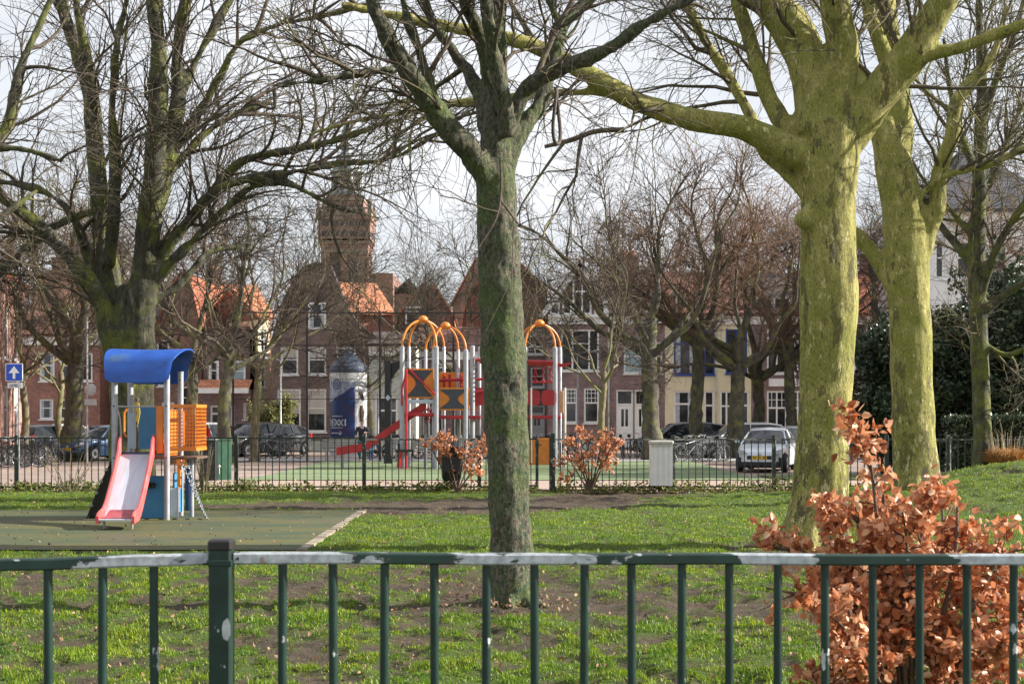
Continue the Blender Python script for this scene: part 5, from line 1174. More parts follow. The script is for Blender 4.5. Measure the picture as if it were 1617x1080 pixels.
def toddler_slide():
    Y = 22.2; ox = X(222, Y); root = empty('play_tower', (ox, Y, .012), label='small play tower with a blue curved roof, red-edged steel slide and orange lattice balcony', cat='play tower')
    def lx(px, d=0): return X(px, Y + d) - ox
    def lz(py, d=0): return Z(py, Y + d) - .012
    xl, xr, D = lx(181), lx(263.5), .92; zp = 1.0; xbl, xbr = xl - .01, xr + .0
    for nm, x, y, z0, z1 in (('post', xl, 0, -.1, 2.32), ('post', xr, 0, -.05, 2.32), ('post', xl, D, -.05, 2.32), ('post', xr, D, -.05, 2.32)):
        m = MB(); m.tube([(x, y, z0), (x, y, z1)], .046, 14); m.tube([(x, y, z1), (x, y, z1+.02)], .05, 14); m.build('post', MT['galv2'], root, smooth=True)
    m = MB(); m.cbox(xl+.03, xr-.03, .0, D, zp-.05, zp, .008); m.build('platform', MT['floor_b'], root)
    # roof: a curved shell whose axis runs across, longer at the ridge than at the eave on the open side
    def roofrows(r, inner=0):
        rows = []
        for i in range(17):
            q = math.pi*(-.08 + 1.16*i/16); y = D/2 - .60*math.cos(q)*(1 - inner*.04); z = 2.22 + (.47 - inner*.02)*max(0, math.sin(q))**.40 * (1 if math.sin(q) > 0 else 0) + (-.05 if math.sin(q) <= 0 else 0)
            up = max(0, math.sin(q)); x0 = lx(167) + .02*(1-up)**3; x1 = lx(270) + .20*up**.8 
            c = .05*(1-up)**4
            rows.append([(x0 + (x1-x0)*k/12 if 0 < k < 12 else (x0 if k == 0 else x1), y, z + (c if k in (0, 12) else 0) - .015*math.sin(math.pi*k/12)) for k in range(13)])
        return rows
    m = MB(); m.thick(roofrows(0), (0, 0, -.02)); m.build('roof', MT['blue_roof'], root, smooth=True)
    # slide
    prof = [(.02,1.03),(-.16,1.02),(-.32,.95),(-.62,.72),(-1.0,.42),(-1.28,.24),(-1.50,.17),(-1.80,.155),(-1.98,.15)]
    cxs = [lx(216) + (lx(184,-1.9) - lx(216))*k/8 for k in range(9)]
    def rows(w0, lift): return [[(cx + s*w0, y, z + lift) for s in (-1, -.6, -.2, .2, .6, 1)] for (y, z), cx in zip(prof, cxs)]
    m = MB(); m.thick(rows(.235, 0), (0, 0, -.02)); m.build('slide_bed', MT['slide_steel'], root, smooth=True)
    for sg in (-1, 1):
        m = MB(); rr = []
        for k, ((y, z), cx) in enumerate(zip(prof, cxs)):
            hgt = (.30,.24,.15,.13,.13,.13,.12,.10,.05)[k]; x = cx + sg*.255
            rr.append([(x - .022, y, z-.06), (x - .022, y, z+hgt*.9), (x - .010, y, z+hgt), (x + .010, y, z+hgt), (x + .022, y, z+hgt*.9), (x + .022, y, z-.06), (x - .022, y, z-.062)])
        m.sheet(rr); m.add(rr[0][:6], [(0,1,2,3,4,5)]); m.add(rr[-1][:6], [(5,4,3,2,1,0)]); m.build('slide_side', MT['red_side'], root, smooth=True)
        m = MB(); m.tube([(cxs[7]+sg*.2, -1.72, -.03), (cxs[7]+sg*.2, -1.72, .14)], .018, 8); m.build('slide_foot', MT['galv'], root)
    m = MB(); cx = cxs[7]; m.sheet([[(cx+s*.232, y, z) for s in (-1,-.3,.3,1)] for y, z in ((-1.30,.246),(-1.50,.178),(-1.80,.162),(-1.86,.161))]); m.build('worn_red_end', plain('worn_red', (0.30,0.07,0.09), .5, .35, 8), root, smooth=True)
    m = MB(); m.cbox(cxs[0]-.24, cxs[0]+.24, -.05, .04, 1.035, 1.06, .005); m.build('slide_lip', MT['blue_in'], root)
    # front bar, back panels
    m = MB(); m.tube([(xl+.04, -.01, lz(642)), (lx(246), -.01, lz(642))], .014, 8); m.tube([(xl+.04,-.01,lz(642)),(lx(190),-.02,lz(660)),(lx(192),-.02,lz(690))], .012, 6); m.build('grab_bar', MT['galv'], root, smooth=True)
    def panel(nm, mat, a, b, top, bot, y, t=.018, r=.03):
        x0, x1, z0, z1 = lx(a, y), lx(b, y), lz(bot, y), lz(top, y); q = []
        for cx_, cz_, a0 in ((x1-r, z1-r, 0), (x0+r, z1-r, 90), (x0+r, z0+r, 180), (x1-r, z0+r, 270)):
            for k in range(4): an = R_(a0 + 30*k); q.append((cx_ + r*math.cos(an), cz_ + r*math.sin(an)))
        m_ = MB(); m_.prism(q, t, 'y', y); return m_.build(nm, MT[mat], root)
    panel('back_panel', 'blue_pan', 219, 246, 643, 709, D-.04)
    panel('side_panel', 'lblue', 202, 217, 652, 708, D-.06)
    m = MB(); m.prism([(lx(213,.5),lz(636,.5)),(lx(219,.5),lz(636,.5)),(lx(221,.5),lz(652,.5)),(lx(218,.5),lz(668,.5)),(lx(214,.5),lz(664,.5)),(lx(216,.5),lz(652,.5))], .02, 'y', .5); m.build('yellow_spinner', MT['yellow'], root)
    m = MB(); x = lx(215.5,.5); m.tube([(x,.53,zp),(x,.53,lz(632,.5))], .016, 8); m.lathe([(.03,0),(.03,.03)], 10, (x,.53,lz(632,.5))); m.build('spinner_post', MT['floor_b'], root)
    m = MB(); x = lx(197,.3); m.tube([(x+.03,.3,lz(646,.3)),(x-.01,.3,lz(652,.3)),(x-.01,.3,lz(684,.3)),(x+.03,.3,lz(690,.3))], .018, 8); m.build('handle', MT['orange'], root, smooth=True)
    # right side wall of the tower (orange), then the lattice balcony beyond it
    m = MB(); m.cbox(lx(246), lx(257), .02, .05, lz(716), lz(641), .006); m.cbox(xr-.06, xr-.03, .08, D-.08, zp-.15, zp+.72, .006); m.build('orange_wall', MT['orange'], root)
    bx0, bx1, by0, by1 = xr+.03, xr+.42, .12, D-.05; zt, zb = lz(643), lz(706)
    m = MB(); m.cbox(bx0-.05, bx1+.03, by0-.02, by1, zp-.06, zp-.02, .006); m.build('balcony_floor', MT['floor_b'], root)
    def lattice(x0, x1, y0, y1):
        q = MB(); n = 8; v = 11; L0 = Vector((x0, y0, 0)); d = Vector((x1-x0, y1-y0, 0)); ln = d.length; d /= ln; nn = Vector((-d.y, d.x, 0))*.008
        def bar(u0, u1, z0, z1):
            c = [L0+d*u0-nn, L0+d*u1-nn, L0+d*u1+nn, L0+d*u0+nn]; q.add([(p.x,p.y,z0) for p in c]+[(p.x,p.y,z1) for p in c], [(0,3,2,1),(4,5,6,7),(0,1,5,4),(1,2,6,5),(2,3,7,6),(3,0,4,7)])
        for k in range(n+1): bar(ln*k/n-.005+.005*(k==0), ln*k/n+.005-.005*(k==n), zb, zt)
        nn = nn*1.08
        for k in range(v+1): bar(.001, ln-.001, zb+(zt-zb)*k/v-.005, zb+(zt-zb)*k/v+.005)
        nn = nn*1.5; bar(-.015, ln+.015, zt, zt+.045); bar(-.015, ln+.015, zb-.06, zb-.01)
        return q.build('lattice', MT['orange'], root)
    lattice(bx0, bx1, by0, by0); lattice(bx1, bx1, by0+.02, by1); lattice(bx0, bx1, by1, by1)
    m = MB(); x = (bx0+bx1)/2-.02; m.tube([(x-.035,by0-.03,zb+.03),(x-.035,by0-.04,zt-.09),(x,by0-.04,zt-.05),(x+.035,by0-.04,zt-.09),(x+.035,by0-.03,zb+.03)], .013, 8); m.build('grip_loop', MT['orange'], root, smooth=True)
    m = MB(); m.cbox(lx(276), lx(290), by0-.02, by0+.1, lz(736), lz(723), .006); m.cbox(lx(277), lx(282), by0, by0+.06, lz(772), lz(737), .004); m.build('orange_bracket', MT['orange'], root)
    # lower panels
    panel('lower_panel', 'blue_pan', 222, 262, 751, 818, .42); 
    m = MB(); m.lathe([(.05,0),(.055,.02),(.03,.07)], 12, (lx(236,.4),.33,lz(766,.4)), axis='y'); m.lathe([(.04,0),(.045,.02),(.03,.07)], 12, (lx(243,.4),.33,lz(766,.4)), axis='y'); m.build('play_knob', MT['rubber'], root, smooth=True)
    m = MB(); m.cbox(xr+.045, xr+.16, .02, .045, lz(816), lz(771), .006); m.build('low_panel', MT['lblue'], root)
    m = MB(); m.cbox(xr+.02, xr+.035+.02, .30, D-.1, .08, .72, .006); m.build('low_side_panel', MT['blue_pan'], root)
    m = MB(); m.tube([(xr+.17,.03,-.05),(xr+.17,.03,lz(771)+.02)], .018, 8); m.build('short_post', MT['galv'], root)
    m = MB(); m.tube([(xr+.22,.75,-.05),(xr+.22,.75,zp-.05)], .035, 10); m.build('rear_post', MT['galv2'], root, smooth=True)
    m = MB(); m.cbox(xr+.12, xr+.19, .70, .74, .1, lz(742), .006); m.build('dark_panel', MT['blue_in'], root)
    # chain ladder
    top0, top1 = Vector((xr+.20,.10,zp-.06)), Vector((xr+.20,.50,zp-.06)); bot0, bot1 = Vector((lx(328),.02,.0)), Vector((lx(318),.35,.0)) 
    nR = 9
    for a, b in ((top0, bot0), (top1, bot1)):
        nlink = 34; m = MB()
        for k in range(nlink):
            t = (k+.5)/nlink; p = a.lerp(b, t); p.z -= .06*math.sin(math.pi*t); d = (b-a).normalized(); s_ = d.cross(Vector((0,1,0)) if k % 2 else Vector((0,0,1))).normalized()
            e = (b-a).length/nlink*.66; ring = []
            for j in range(9): q = 2*math.pi*j/8; ring.append(p + d*e*math.cos(q) + s_*.014*math.sin(q))
            m.tube(ring, .0055, 5, False)
        m.build('chain', MT['chain'], root, smooth=True)
    for k in range(1, nR+1):
        t = k/(nR+.6); p = top0.lerp(bot0, t); q = top1.lerp(bot1, t); p.z -= .06*math.sin(math.pi*t); q.z -= .06*math.sin(math.pi*t)
        if k == 1: m = MB(); m.tube([p, q], .016, 8)
        else: m = MB(); m.tube([p, q], .016, 8)
        m.build('rung', MT['chain'], root, smooth=True)
    # black climbing ramp on the left with holes
    m = MB(); w_ = .62; rr = []
    A0, A1 = Vector((xl-.02, .10, zp)), Vector((lx(132), .20, -.02))
    for i in range(9):
        t = i/8; p = A0.lerp(A1, t); p.z += .05*math.sin(math.pi*t); rr.append([(p.x, p.y, p.z), (p.x, p.y+w_*.33, p.z), (p.x, p.y+w_*.66, p.z), (p.x, p.y+w_, p.z)])
    m.thick(rr, (-.05, 0, -.05)); m.build('climbing_ramp', MT['rubber'], root, smooth=False)
    m = MB()
    for i, (t, u) in enumerate(((.2,.15),(.42,.45),(.6,.1),(.78,.5),(.5,.8))):
        p = A0.lerp(A1, t); p.z += .05*math.sin(math.pi*t) ; m.lathe([(.035,0),(.05,.015),(.035,.045)], 8, (p.x+.0, p.y+w_*u, p.z+.0))
    for nm, x, y in ((0, xl, 0), (1, xr, 0), (2, xr, D)):          # bolts at deck and rail height
        for zz in (zp-.03, lz(641), 2.20):
            m = MB(); m.lathe([(.012,-.008),(.014,-.004),(.014,.004)], 8, (x, y-.048, zz), axis='y'); m.build('bolt', MT['rubber'], root)
    hold = MB(); 
    for i, (t, u) in enumerate(((.25,.02),(.45,.04),(.62,.02),(.8,.05))):
        hold = MB(); p = A0.lerp(A1, t); p.z += .05*math.sin(math.pi*t); hold.lathe([(.02,-.02),(.032,0),(.03,.02),(.012,.035)], 8, (p.x-.02, p.y-.03, p.z-.0), axis='y'); hold.build('climbing_hold', plain('hold_grey', (.26,.26,.25), .7, .3, 8) if 'hold' not in MT else MT['hold'], root, smooth=True)
toddler_slide()

def big_play():
    Y = 49.5; s = Y / F; zg = -.22; ox = X(690, Y); root = empty('climbing_frame', (ox, Y, zg), label='large climbing frame with grey posts, three orange hoop domes and a long red slide', cat='climbing frame')
    def lx(px, d=0): return X(px, Y+d) - ox
    def lz(py, d=0): return Z(py, Y+d) - zg
    def post(px, top, d, r=.085):
        m = MB(); m.tube([(lx(px,d), d, -.1), (lx(px,d), d, lz(top,d)), (lx(px,d), d, lz(top,d)+.03)], [r, r, r*.6], 12); m.build('post', MT['galv2'], root, smooth=True)
    # front and back posts: squares turned a little, so the back pair stands to the right
    P = {}
    for k, (px, top, d) in dict(a=(635,548,0), b=(689,548,-.2), c=(646,548,1.5), d=(701,548,1.3), e=(672,553,1.0), f=(684.5,553,.1), g=(723.5,553,.9), h=(735.5,553,-.1), i=(746,547,.2), j=(757,549,1.2), k=(818,549,1.0), l=(829,549,.1), m=(876.5,549,.1), n=(884.5,549,1.0)).items():
        post(px, top, d, .085 if k in 'abhilm' else .06); P[k] = (px, top, d)
    def dome(keys, topy, cx, dd):
        c = Vector((lx(cx, dd), dd, lz(topy, dd)))
        m = MB()
        for k in keys:
            px, t, d = P[k]; b = Vector((lx(px,d), d, lz(t,d))); pts = []
            for i in range(11):
                q = math.pi/2*i/10; u = 1-math.cos(q); v_ = math.sin(q); pts.append(Vector((b.x + (c.x-b.x)*u, b.y + (c.y-b.y)*u, b.z + (c.z-b.z)*v_)))
            m.tube(pts, .038, 7)
        o = m.build('dome', MT['orange'], root, smooth=True)
        m = MB(); m.lathe([(.05,-.10),(.14,-.06),(.18,0),(.17,.08),(.10,.15),(.03,.17)], 8, (c.x, c.y, c.z)); m.build('dome_knob', MT['orange'], o, smooth=True)
    dome('abcd', 506, 668, .65); dome('efgh', 516, 703.5, .5); dome('klmn', 512, 852, .55)
    def hourglass(px0, px1, y0, y1, d):
        x0, x1, z0, z1 = lx(px0,d), lx(px1,d), lz(y1,d), lz(y0,d); m = MB(); m.cbox(x0, x1, d-.02, d+.02, z0, z1, .01); o = m.build('panel', MT['orange'], root)
        W, H_ = x1-x0, z1-z0; q = []
        for k in range(11): t = k/10; q.append((x0 + W*(.05 + .32*math.sin(math.pi*t)**1.4), z0+.06 + (H_-.12)*t))
        for k in range(11): t = 1-k/10; q.append((x1 - W*(.05 + .32*math.sin(math.pi*t)**1.4), z0+.06 + (H_-.12)*t))
        m = MB(); n = 11; vs = []; 
        for k in range(n): vs += [(q[k][0], d-.045, q[k][1]), (q[2*n-1-k][0], d-.045, q[2*n-1-k][1])]
        fs = [(2*k, 2*k+1, 2*k+3, 2*k+2) for k in range(n-1)]; nn = len(vs); vs += [(a, d-.024, c) for a, b, c in vs]; fs += [tuple(nn+j for j in reversed(f)) for f in fs]
        fs += [(2*k, 2*k+2, nn+2*k+2, nn+2*k) for k in range(n-1)] + [(2*k+1, nn+2*k+1, nn+2*k+3, 2*k+3) for k in range(n-1)] + [(0, nn, nn+1, 1), (2*n-2, 2*n-1, nn+2*n-1, nn+2*n-2)]
        m.add(vs, fs); m.build('dark_inlay', plain('dark_grey_inlay', (0.045,0.05,0.065), .5, .2) if 'inlay' not in MT else MT['inlay'], o)
    hourglass(640, 685, 582, 629, 0.02); hourglass(692, 741, 612, 648, -.12)
    # decks
    for a, b, py, d0, d1 in ((634, 690, 652, 0, 1.4), (690, 758, 656, -.1, 1.2), (818, 886, 656, .1, 1.1)):
        m = MB(); m.cbox(lx(a), lx(b), d0, d1, lz(py)-.12, lz(py), .02); m.build('deck', MT['red'], root)
    m = MB(); m.cbox(lx(642), lx(686), .0, .06, lz(637), lz(631), .01); m.build('name_rail', MT['lblue'], root)
    # red slide, seen from the side
    pts = [(672,640),(650,654),(632,668),(612,682),(594,695),(582,703),(572,707),(552,710),(531,713)]
    for sd, nm in ((0, 'slide_side'), (.55, 'slide_side')):
        m = MB(); rr = []
        for px, py in pts: x, z = lx(px, .3), lz(py, .3); rr.append([(x, .3+sd, z-.13), (x, .3+sd, z+.15), (x, .34+sd, z+.15), (x, .34+sd, z-.13), (x, .3+sd, z-.131)])
        m.sheet(rr); m.add(rr[0][:4], [(0,1,2,3)]); m.add(rr[-1][:4], [(3,2,1,0)]); m.build(nm, MT['red'], root, smooth=False)
    m = MB(); m.thick([[(lx(px,.3), .345, lz(py,.3)-.08), (lx(px,.3), .845, lz(py,.3)-.08)] for px, py in pts], (0,0,-.03)); m.build('slide_bed', MT['galv'], root, smooth=True)
    m = MB(); m.tube([(lx(540,.5), .55, -.1), (lx(540,.5), .55, lz(712,.5)-.1)], .05, 8); m.build('slide_foot', MT['galv'], root)
    # red details
    m = MB(); m.tube([(lx(645), -.10, lz(582)), (lx(688), -.30, lz(623))], .035, 8); m.tube([(lx(645), -.10, lz(582)), (lx(635), -.12, lz(612)), (lx(635), -.12, lz(640))], .035, 8); m.build('climbing_bar', MT['red'], root, smooth=True)
    m = MB(); m.tube([(lx(643), -.4, 0), (lx(643), -.4, lz(584))], .045, 8); m.build('fire_pole', MT['red'], root, smooth=True)
    m = MB(); m.cbox(lx(626), lx(655), -.5, -.2, lz(713), lz(709), .01); m.tube([(lx(632),-.35,.05),(lx(631),-.35,lz(700))], .05, 8); m.build('step_seat', MT['rubber'], root)
    m = MB(); m.tube([(lx(631),-.42,lz(738)),(lx(634),-.42,lz(713))], .075, 8); m.build('red_spring', MT['red'], root, smooth=True)
    m = MB(); m.tube([(lx(750), .1, lz(568)), (lx(876), .1, lz(572))], .06, 8); m.tube([(lx(757), 1.1, lz(570)), (lx(884), .9, lz(574))], .06, 8)
    for k in range(9): t = (k+.5)/9; m.tube([(lx(752)+(lx(876)-lx(752))*t, .1, lz(570)), (lx(757)+(lx(884)-lx(757))*t, 1.0, lz(572))], .028, 6)
    m.build('monkey_bars', MT['red'], root, smooth=True)
    m = MB(); m.prism([(lx(880),lz(578)),(lx(890),lz(580)),(lx(903),lz(574)),(lx(905),lz(571)),(lx(888),lz(574)),(lx(880),lz(573))], .12, 'y', .1); m.build('red_pointer', MT['red'], root)
    for a, b in ((831, 853), (855, 879)):
        m = MB(); cx, cz = (lx(a)+lx(b))/2, lz(628); rx, rz = (lx(b)-lx(a))/2, .27; q = []
        for k in range(24):
            an = 2*math.pi*k/24; q.append((cx + rx*math.copysign(abs(math.cos(an))**.55, math.cos(an)), cz + rz*math.copysign(abs(math.sin(an))**.55, math.sin(an))))
        m.prism(q, .05, 'y', .02); m.build('red_bubble_panel', MT['red'], root)
    m = MB()
    for k in range(5):
        px = 700 + k*9
        if k in (0,1,3): m.tube([(lx(px), .6, lz(611)), (lx(px), .6, lz(590))], .05, 6)
    m.tube([(lx(692), .6, lz(600)), (lx(738), .6, lz(598))], .06, 8); m.tube([(lx(745), .3, lz(620)), (lx(770), .3, lz(616))], .06, 8); m.tube([(lx(745), .3, lz(600)),(lx(768), .3, lz(597))], .05, 8); m.build('red_railing', MT['red'], root, smooth=True)
    m = MB(); m.cbox(lx(690,1.2), lx(740,1.2), 1.2, 1.24, lz(612,1.2), lz(588,1.2), .01); m.build('orange_back_panel', MT['orange'], root)
    m = MB(); m.cbox(lx(742,.9), lx(753,.9), .9, .94, lz(650,.9), lz(613,.9), .01); m.build('orange_side_panel', MT['orange'], root)
    m = MB(); m.cbox(lx(741,.5), lx(770,.5), .5, .54, lz(640,.5), lz(612,.5), .01); m.build('red_back_panel', MT['red'], root)
    m = MB(); m.cbox(lx(833), lx(871), .3, .36, .12, lz(692), .02); m.build('orange_low_panel', MT['orange'], root)
    m = MB(); m.cbox(lx(690), lx(702), .9, .95, .12, lz(694), .02); m.build('orange_low_panel', MT['orange'], root)
    m = MB(); m.cbox(lx(884,.6), lx(890,.6), .6, .66, lz(652,.6), lz(617,.6), .01); m.build('peach_panel', plain('peach_panel', (.60,.36,.20), .5, .1), root)
    m = MB(); m.tube([(lx(892,.4), .4, -.1), (lx(892,.4), .4, lz(612,.4))], .045, 8); m.tube([(lx(839), .0, .2), (lx(839), .0, lz(612))], .035, 8); m.build('pale_pole', plain('pale_post', (.55,.52,.45), .5, .1), root, smooth=True)
    # net of red rope under the first deck and between the decks
    m = MB()
    for k in range(7):
        a = lx(668 + k*3.5); m.tube([(a, .5, lz(643)), (a+.1, .55, lz(655)), (a+.04, .6, lz(668))], .016, 5)
    for k in range(3): m.tube([(lx(668), .5, lz(647+k*7)), (lx(690), .6, lz(650+k*7))], .016, 5)
    m.build('rope_net', MT['red'], root)
    m = MB()
    for k in range(6):
        a = lx(843+k*6); m.tube([(a, .5, lz(578)), (a+.12*(-1)**k, .55, lz(592)), (a, .5, lz(602))], .022, 5)
    m.tube([(lx(841), .5, lz(603)), (lx(878), .5, lz(603))], .03, 6); m.build('rope_rings', MT['red'], root)
big_play()

# ---------------------------------------------------------------- street furniture
def sign_one_way():
    Y = 50.5; x = X(22, Y); z0 = g(x, Y); root = empty('road_sign', (x, Y, z0), label='square blue sign with a white upward arrow above a small white plate', cat='sign')
    def lx(px): return X(px, Y) - x
    def lz(py): return Z(py, Y) - z0
    m = MB(); m.tube([(lx(29), .05, -.1), (lx(29), .05, lz(574))], .03, 8); m.build('pole', MT['galv'], root, smooth=True)
    m = MB(); m.cbox(lx(9), lx(36), -.02, .015, lz(602), lz(574), .006); f = m.build('sign_plate', plain('sign_white', (.75,.76,.78), .35, .05), root)
    m = MB(); m.cbox(lx(9)+.02, lx(36)-.02, -.026, -.021, lz(602)+.02, lz(574)-.02, .001); m.build('blue_field', plain('sign_blue', (.012,.075,.50), .35, .1), f)
    c = lx(22.5); m = MB(); m.prism([(c-.045, lz(598)), (c+.045, lz(598)), (c+.045, lz(589)), (c+.19, lz(589)), (c, lz(578)), (c-.19, lz(589)), (c-.045, lz(589))], .004, 'y', -.032); m.build('arrow', plain('arrow_white', (.8,.8,.8), .4, .03), f)
    m = MB(); m.cbox(lx(12), lx(35), -.02, .012, lz(613), lz(604), .004); p = m.build('lower_plate', plain('plate_pale', (.55,.57,.60), .4, .1), root)
    m = MB()                                       # a bicycle and moped symbol
    for dx in (-.10, .10):
        pts = [(c + dx + .045*math.cos(q*math.pi/6), -.026, lz(609.5) + .045*math.sin(q*math.pi/6)) for q in range(13)]; m.tube(pts, .007, 4, False)
    m.tube([(c-.10,-.026,lz(609.5)),(c-.02,-.026,lz(607.2)),(c+.06,-.026,lz(607.2)),(c+.10,-.026,lz(609.5))], .007, 4); m.tube([(c-.02,-.026,lz(607.2)),(c,-.026,lz(609.5)),(c+.06,-.026,lz(607.2))], .007, 4)
    m.build('bicycle_symbol', MT['dark_p'], p)
sign_one_way()
def sign_round():
    Y = 56.0; x = X(137.5, Y); z0 = g(x, Y); root = empty('road_sign', (x, Y, z0), label='grey pole with the blank backs of a round sign and a small oblong plate', cat='sign')
    def lz(py): return Z(py, Y) - z0
    m = MB(); m.tube([(0, 0, -.1), (0, 0, lz(500))], .04, 8); m.build('pole', MT['galv'], root, smooth=True)
    m = MB(); m.lathe([(.02,-.05),(.22,-.05),(.235,-.04),(.235,-.03),(.02,-.025)], 24, (X(143,Y)-x, -.0, lz(615)), axis='y'); m.build('round_plate', MT['galv'], root, smooth=True)
    m = MB(); m.cbox(X(134,Y)-x, X(153,Y)-x, -.07, -.045, lz(640), lz(630), .01); m.build('oblong_plate', MT['galv'], root)
sign_round()
def street_lamp(px, Y, top, seed, label, arm=1):
    x = X(px, Y); z0 = g(x, Y); root = empty('street_lamp', (x, Y, z0), label=label, cat='street lamp', group='street lamps')
    t = Z(top, Y) - z0; m = MB(); m.tube([(0,0,-.1),(0,0,1.0),(0,0,1.05),(0,0,t)], [.08,.08,.05,.035], 10); m.build('pole', MT['galv'], root, smooth=True)
    m = MB(); m.tube([(0,0,t),(arm*.25,-.05,t+.12),(arm*.7,-.1,t+.16)], .022, 6); m.build('arm', MT['galv'], root, smooth=True)
    m = MB(); m.lathe([(.02,.10),(.20,.06),(.24,0),(.23,-.02),(.02,-.03)], 12, (arm*.85,-.1,t+.12)); m.build('lamp_head', MT['galv'], root, smooth=True)
street_lamp(443, 70, 570, 1, 'thin grey street lamp in front of the dark brown house windows', -1)
street_lamp(597, 64, 622, 2, 'short grey lamp beside the advertising column', -1)
street_lamp(912, 66, 560, 3, 'street lamp by the purple brick facade', 1)

def ad_column():
    Y = 66.0; x = X(550.5, Y); z0 = g(x, Y); root = empty('advertising_column', (x, Y, z0), label='round advertising column with a dark conical cap and a dark blue poster', cat='advertising column')
    def lz(py): return Z(py, Y) - z0
    r = 29.3*Y/F
    m = MB(); m.lathe([(r*1.02,-.2),(r*1.02,.3),(r,.32),(r,lz(588)),(r*1.01,lz(587.9))], 40); m.build('drum', plain('column_white', (.62,.63,.64), .5, .08, 3, dirt=(.4,.4,.42)), root, smooth=True)
    m = MB(); m.lathe([(r*1.03,lz(599)),(r*1.03,lz(589)),(r*.9,lz(588.5))], 40); m.build('white_band', plain('band_white', (.68,.69,.70), .5, .05), root, smooth=True)
    m = MB(); m.lathe([(r*1.0,lz(589)),(r*1.07,lz(588)),(r*1.07,lz(583)),(r*1.02,lz(582)),(r*1.0,lz(578)),(r*.93,lz(577)),(r*.9,lz(575)),(r*.5,lz(564)),(r*.16,lz(555.5)),(r*.08,lz(553)),(.02,lz(548))], 40); m.build('cap', plain('cap_blue_grey', (.065,.085,.13), .42, .2, 2), root, smooth=True)
    def arc(nm, a0, a1, py0, py1, mat, rr=1.012, par=root, n=20):
        m = MB(); rows = []
        for k in range(n+1):
            q = R_(a0 + (a1-a0)*k/n); rows.append([(r*rr*math.sin(q), -r*rr*math.cos(q), lz(py1)), (r*rr*math.sin(q), -r*rr*math.cos(q), lz(py0))])
        m.sheet(rows); return m.build(nm, mat, par, smooth=True)
    mt, n, b = newmat('blue_poster'); t = N(n, 'TexCoord').outputs['Object']; sp = N(n, 'SeparateXYZ'); n.links.new(t, sp.inputs[0])
    a = N(n, 'Math', operation='MULTIPLY'); a.inputs[1].default_value = .62; n.links.new(sp.outputs[0], a.inputs[0]); c = N(n, 'Math', operation='SUBTRACT'); n.links.new(sp.outputs[2], c.inputs[0]); n.links.new(a.outputs[0], c.inputs[1])
    nn = N(n, 'Math', operation='MULTIPLY'); nn.inputs[1].default_value = .35; n.links.new(noi(n, 5, 6), nn.inputs[0]); d = N(n, 'Math', operation='ADD'); n.links.new(c.outputs[0], d.inputs[0]); n.links.new(nn.outputs[0], d.inputs[1])
    e = N(n, 'Math', operation='SUBTRACT'); e.inputs[1].default_value = lz(630) - .0; n.links.new(d.outputs[0], e.inputs[0])
    cc = mixc(n, ramp(n, e.outputs[0], .52, .56), mixc(n, ramp(n, noi(n, 1.6, 4), .5, .7), (.010,.035,.14), (.05,.025,.09)), mixc(n, ramp(n, noi(n, 7, 5), .4, .6), (.22,.28,.42), (.42,.46,.55))); n.links.new(cc, b.inputs['Base Color']); b.inputs['Roughness'].default_value = .4
    p = arc('poster', -80, 26, 603, 690, mt)
    wt = plain('poster_white', (.66,.67,.70), .5, .06); 
    def ring(cx_deg, py, rad, tr, mat, par, n=24):
        m = MB(); pts = []
        for k in range(n+1):
            q = 2*math.pi*k/n; an = R_(cx_deg) + rad*math.cos(q)/r; pts.append((r*1.018*math.sin(an), -r*1.018*math.cos(an), lz(py) + rad*math.sin(q)))
        m.tube(pts, tr, 5, False); return m
    m = ring(-33, 607, .20, .025, None, None); m2 = ring(-33, 607, .09, .02, None, None); m.add(m2.v, m2.f)
    m.build('emblem', plain('emblem_blue', (.03,.07,.22), .5, .1), p)
    # outlined letters wrapped round the drum: N S X X I
    def stroke(mb, pts, cx, py, h_, wd, tr):
        q = []
        for u, v in pts: an = R_(cx) + u*wd/r; q.append((r*1.02*math.sin(an), -r*1.02*math.cos(an), lz(py) + (v-.5)*h_))
        mb.tube(q, tr, 4)
    GL = {'N': [[(-.5,0),(-.5,1),(.5,0),(.5,1)]], 'S': [[(.5,.9),(.1,1),(-.5,.8),(-.3,.55),(.4,.45),(.5,.2),(0,0),(-.5,.1)]], 'X': [[(-.5,0),(.5,1)],[(-.5,1),(.5,0)]], 'I': [[(0,0),(0,1)]]}
    m = MB()
    for i, ch in enumerate('NSXXI'):
        for st in GL[ch]: 
            for off in (-.022, .022): stroke(m, [(u, v) for u, v in st], -58 + i*13.5 + math.degrees(off/r), 667, .30, .22, .011)
    m.build('outlined_lettering', wt, p)
    m = MB(); rnd = random.Random(2)
    for py, a0, a1, th in ((657,-52,-12,.035),(675,-62,-14,.03),(683.5,-56,-28,.04)):     # small lines, too small to read in the photograph
        u = a0
        while u < a1:
            wl = rnd.uniform(1.2, 3.0); stroke(m, [(0,.5),(wl/57.3*r/.22,.5)], u, py + rnd.uniform(-.2,.2), .1, .22, th*.5); u += wl + .9
    an0 = -20
    stroke(m, [(0,0),(.5,.5),(0,1),(-.5,.5),(0,0)], an0, 683.5, .16, .13, .02); m.build('small_lettering', wt, p)
    w2 = plain('pale_poster', (.62,.63,.66), .5, .1, 4, dirt=(.3,.26,.22), dth=(.6,.7)); p2 = arc('pale_poster', 30, 86, 601, 690, w2)
    m = MB()
    def pt(deg, py): q = R_(deg); return (r*1.02*math.sin(q), -r*1.02*math.cos(q), lz(py))
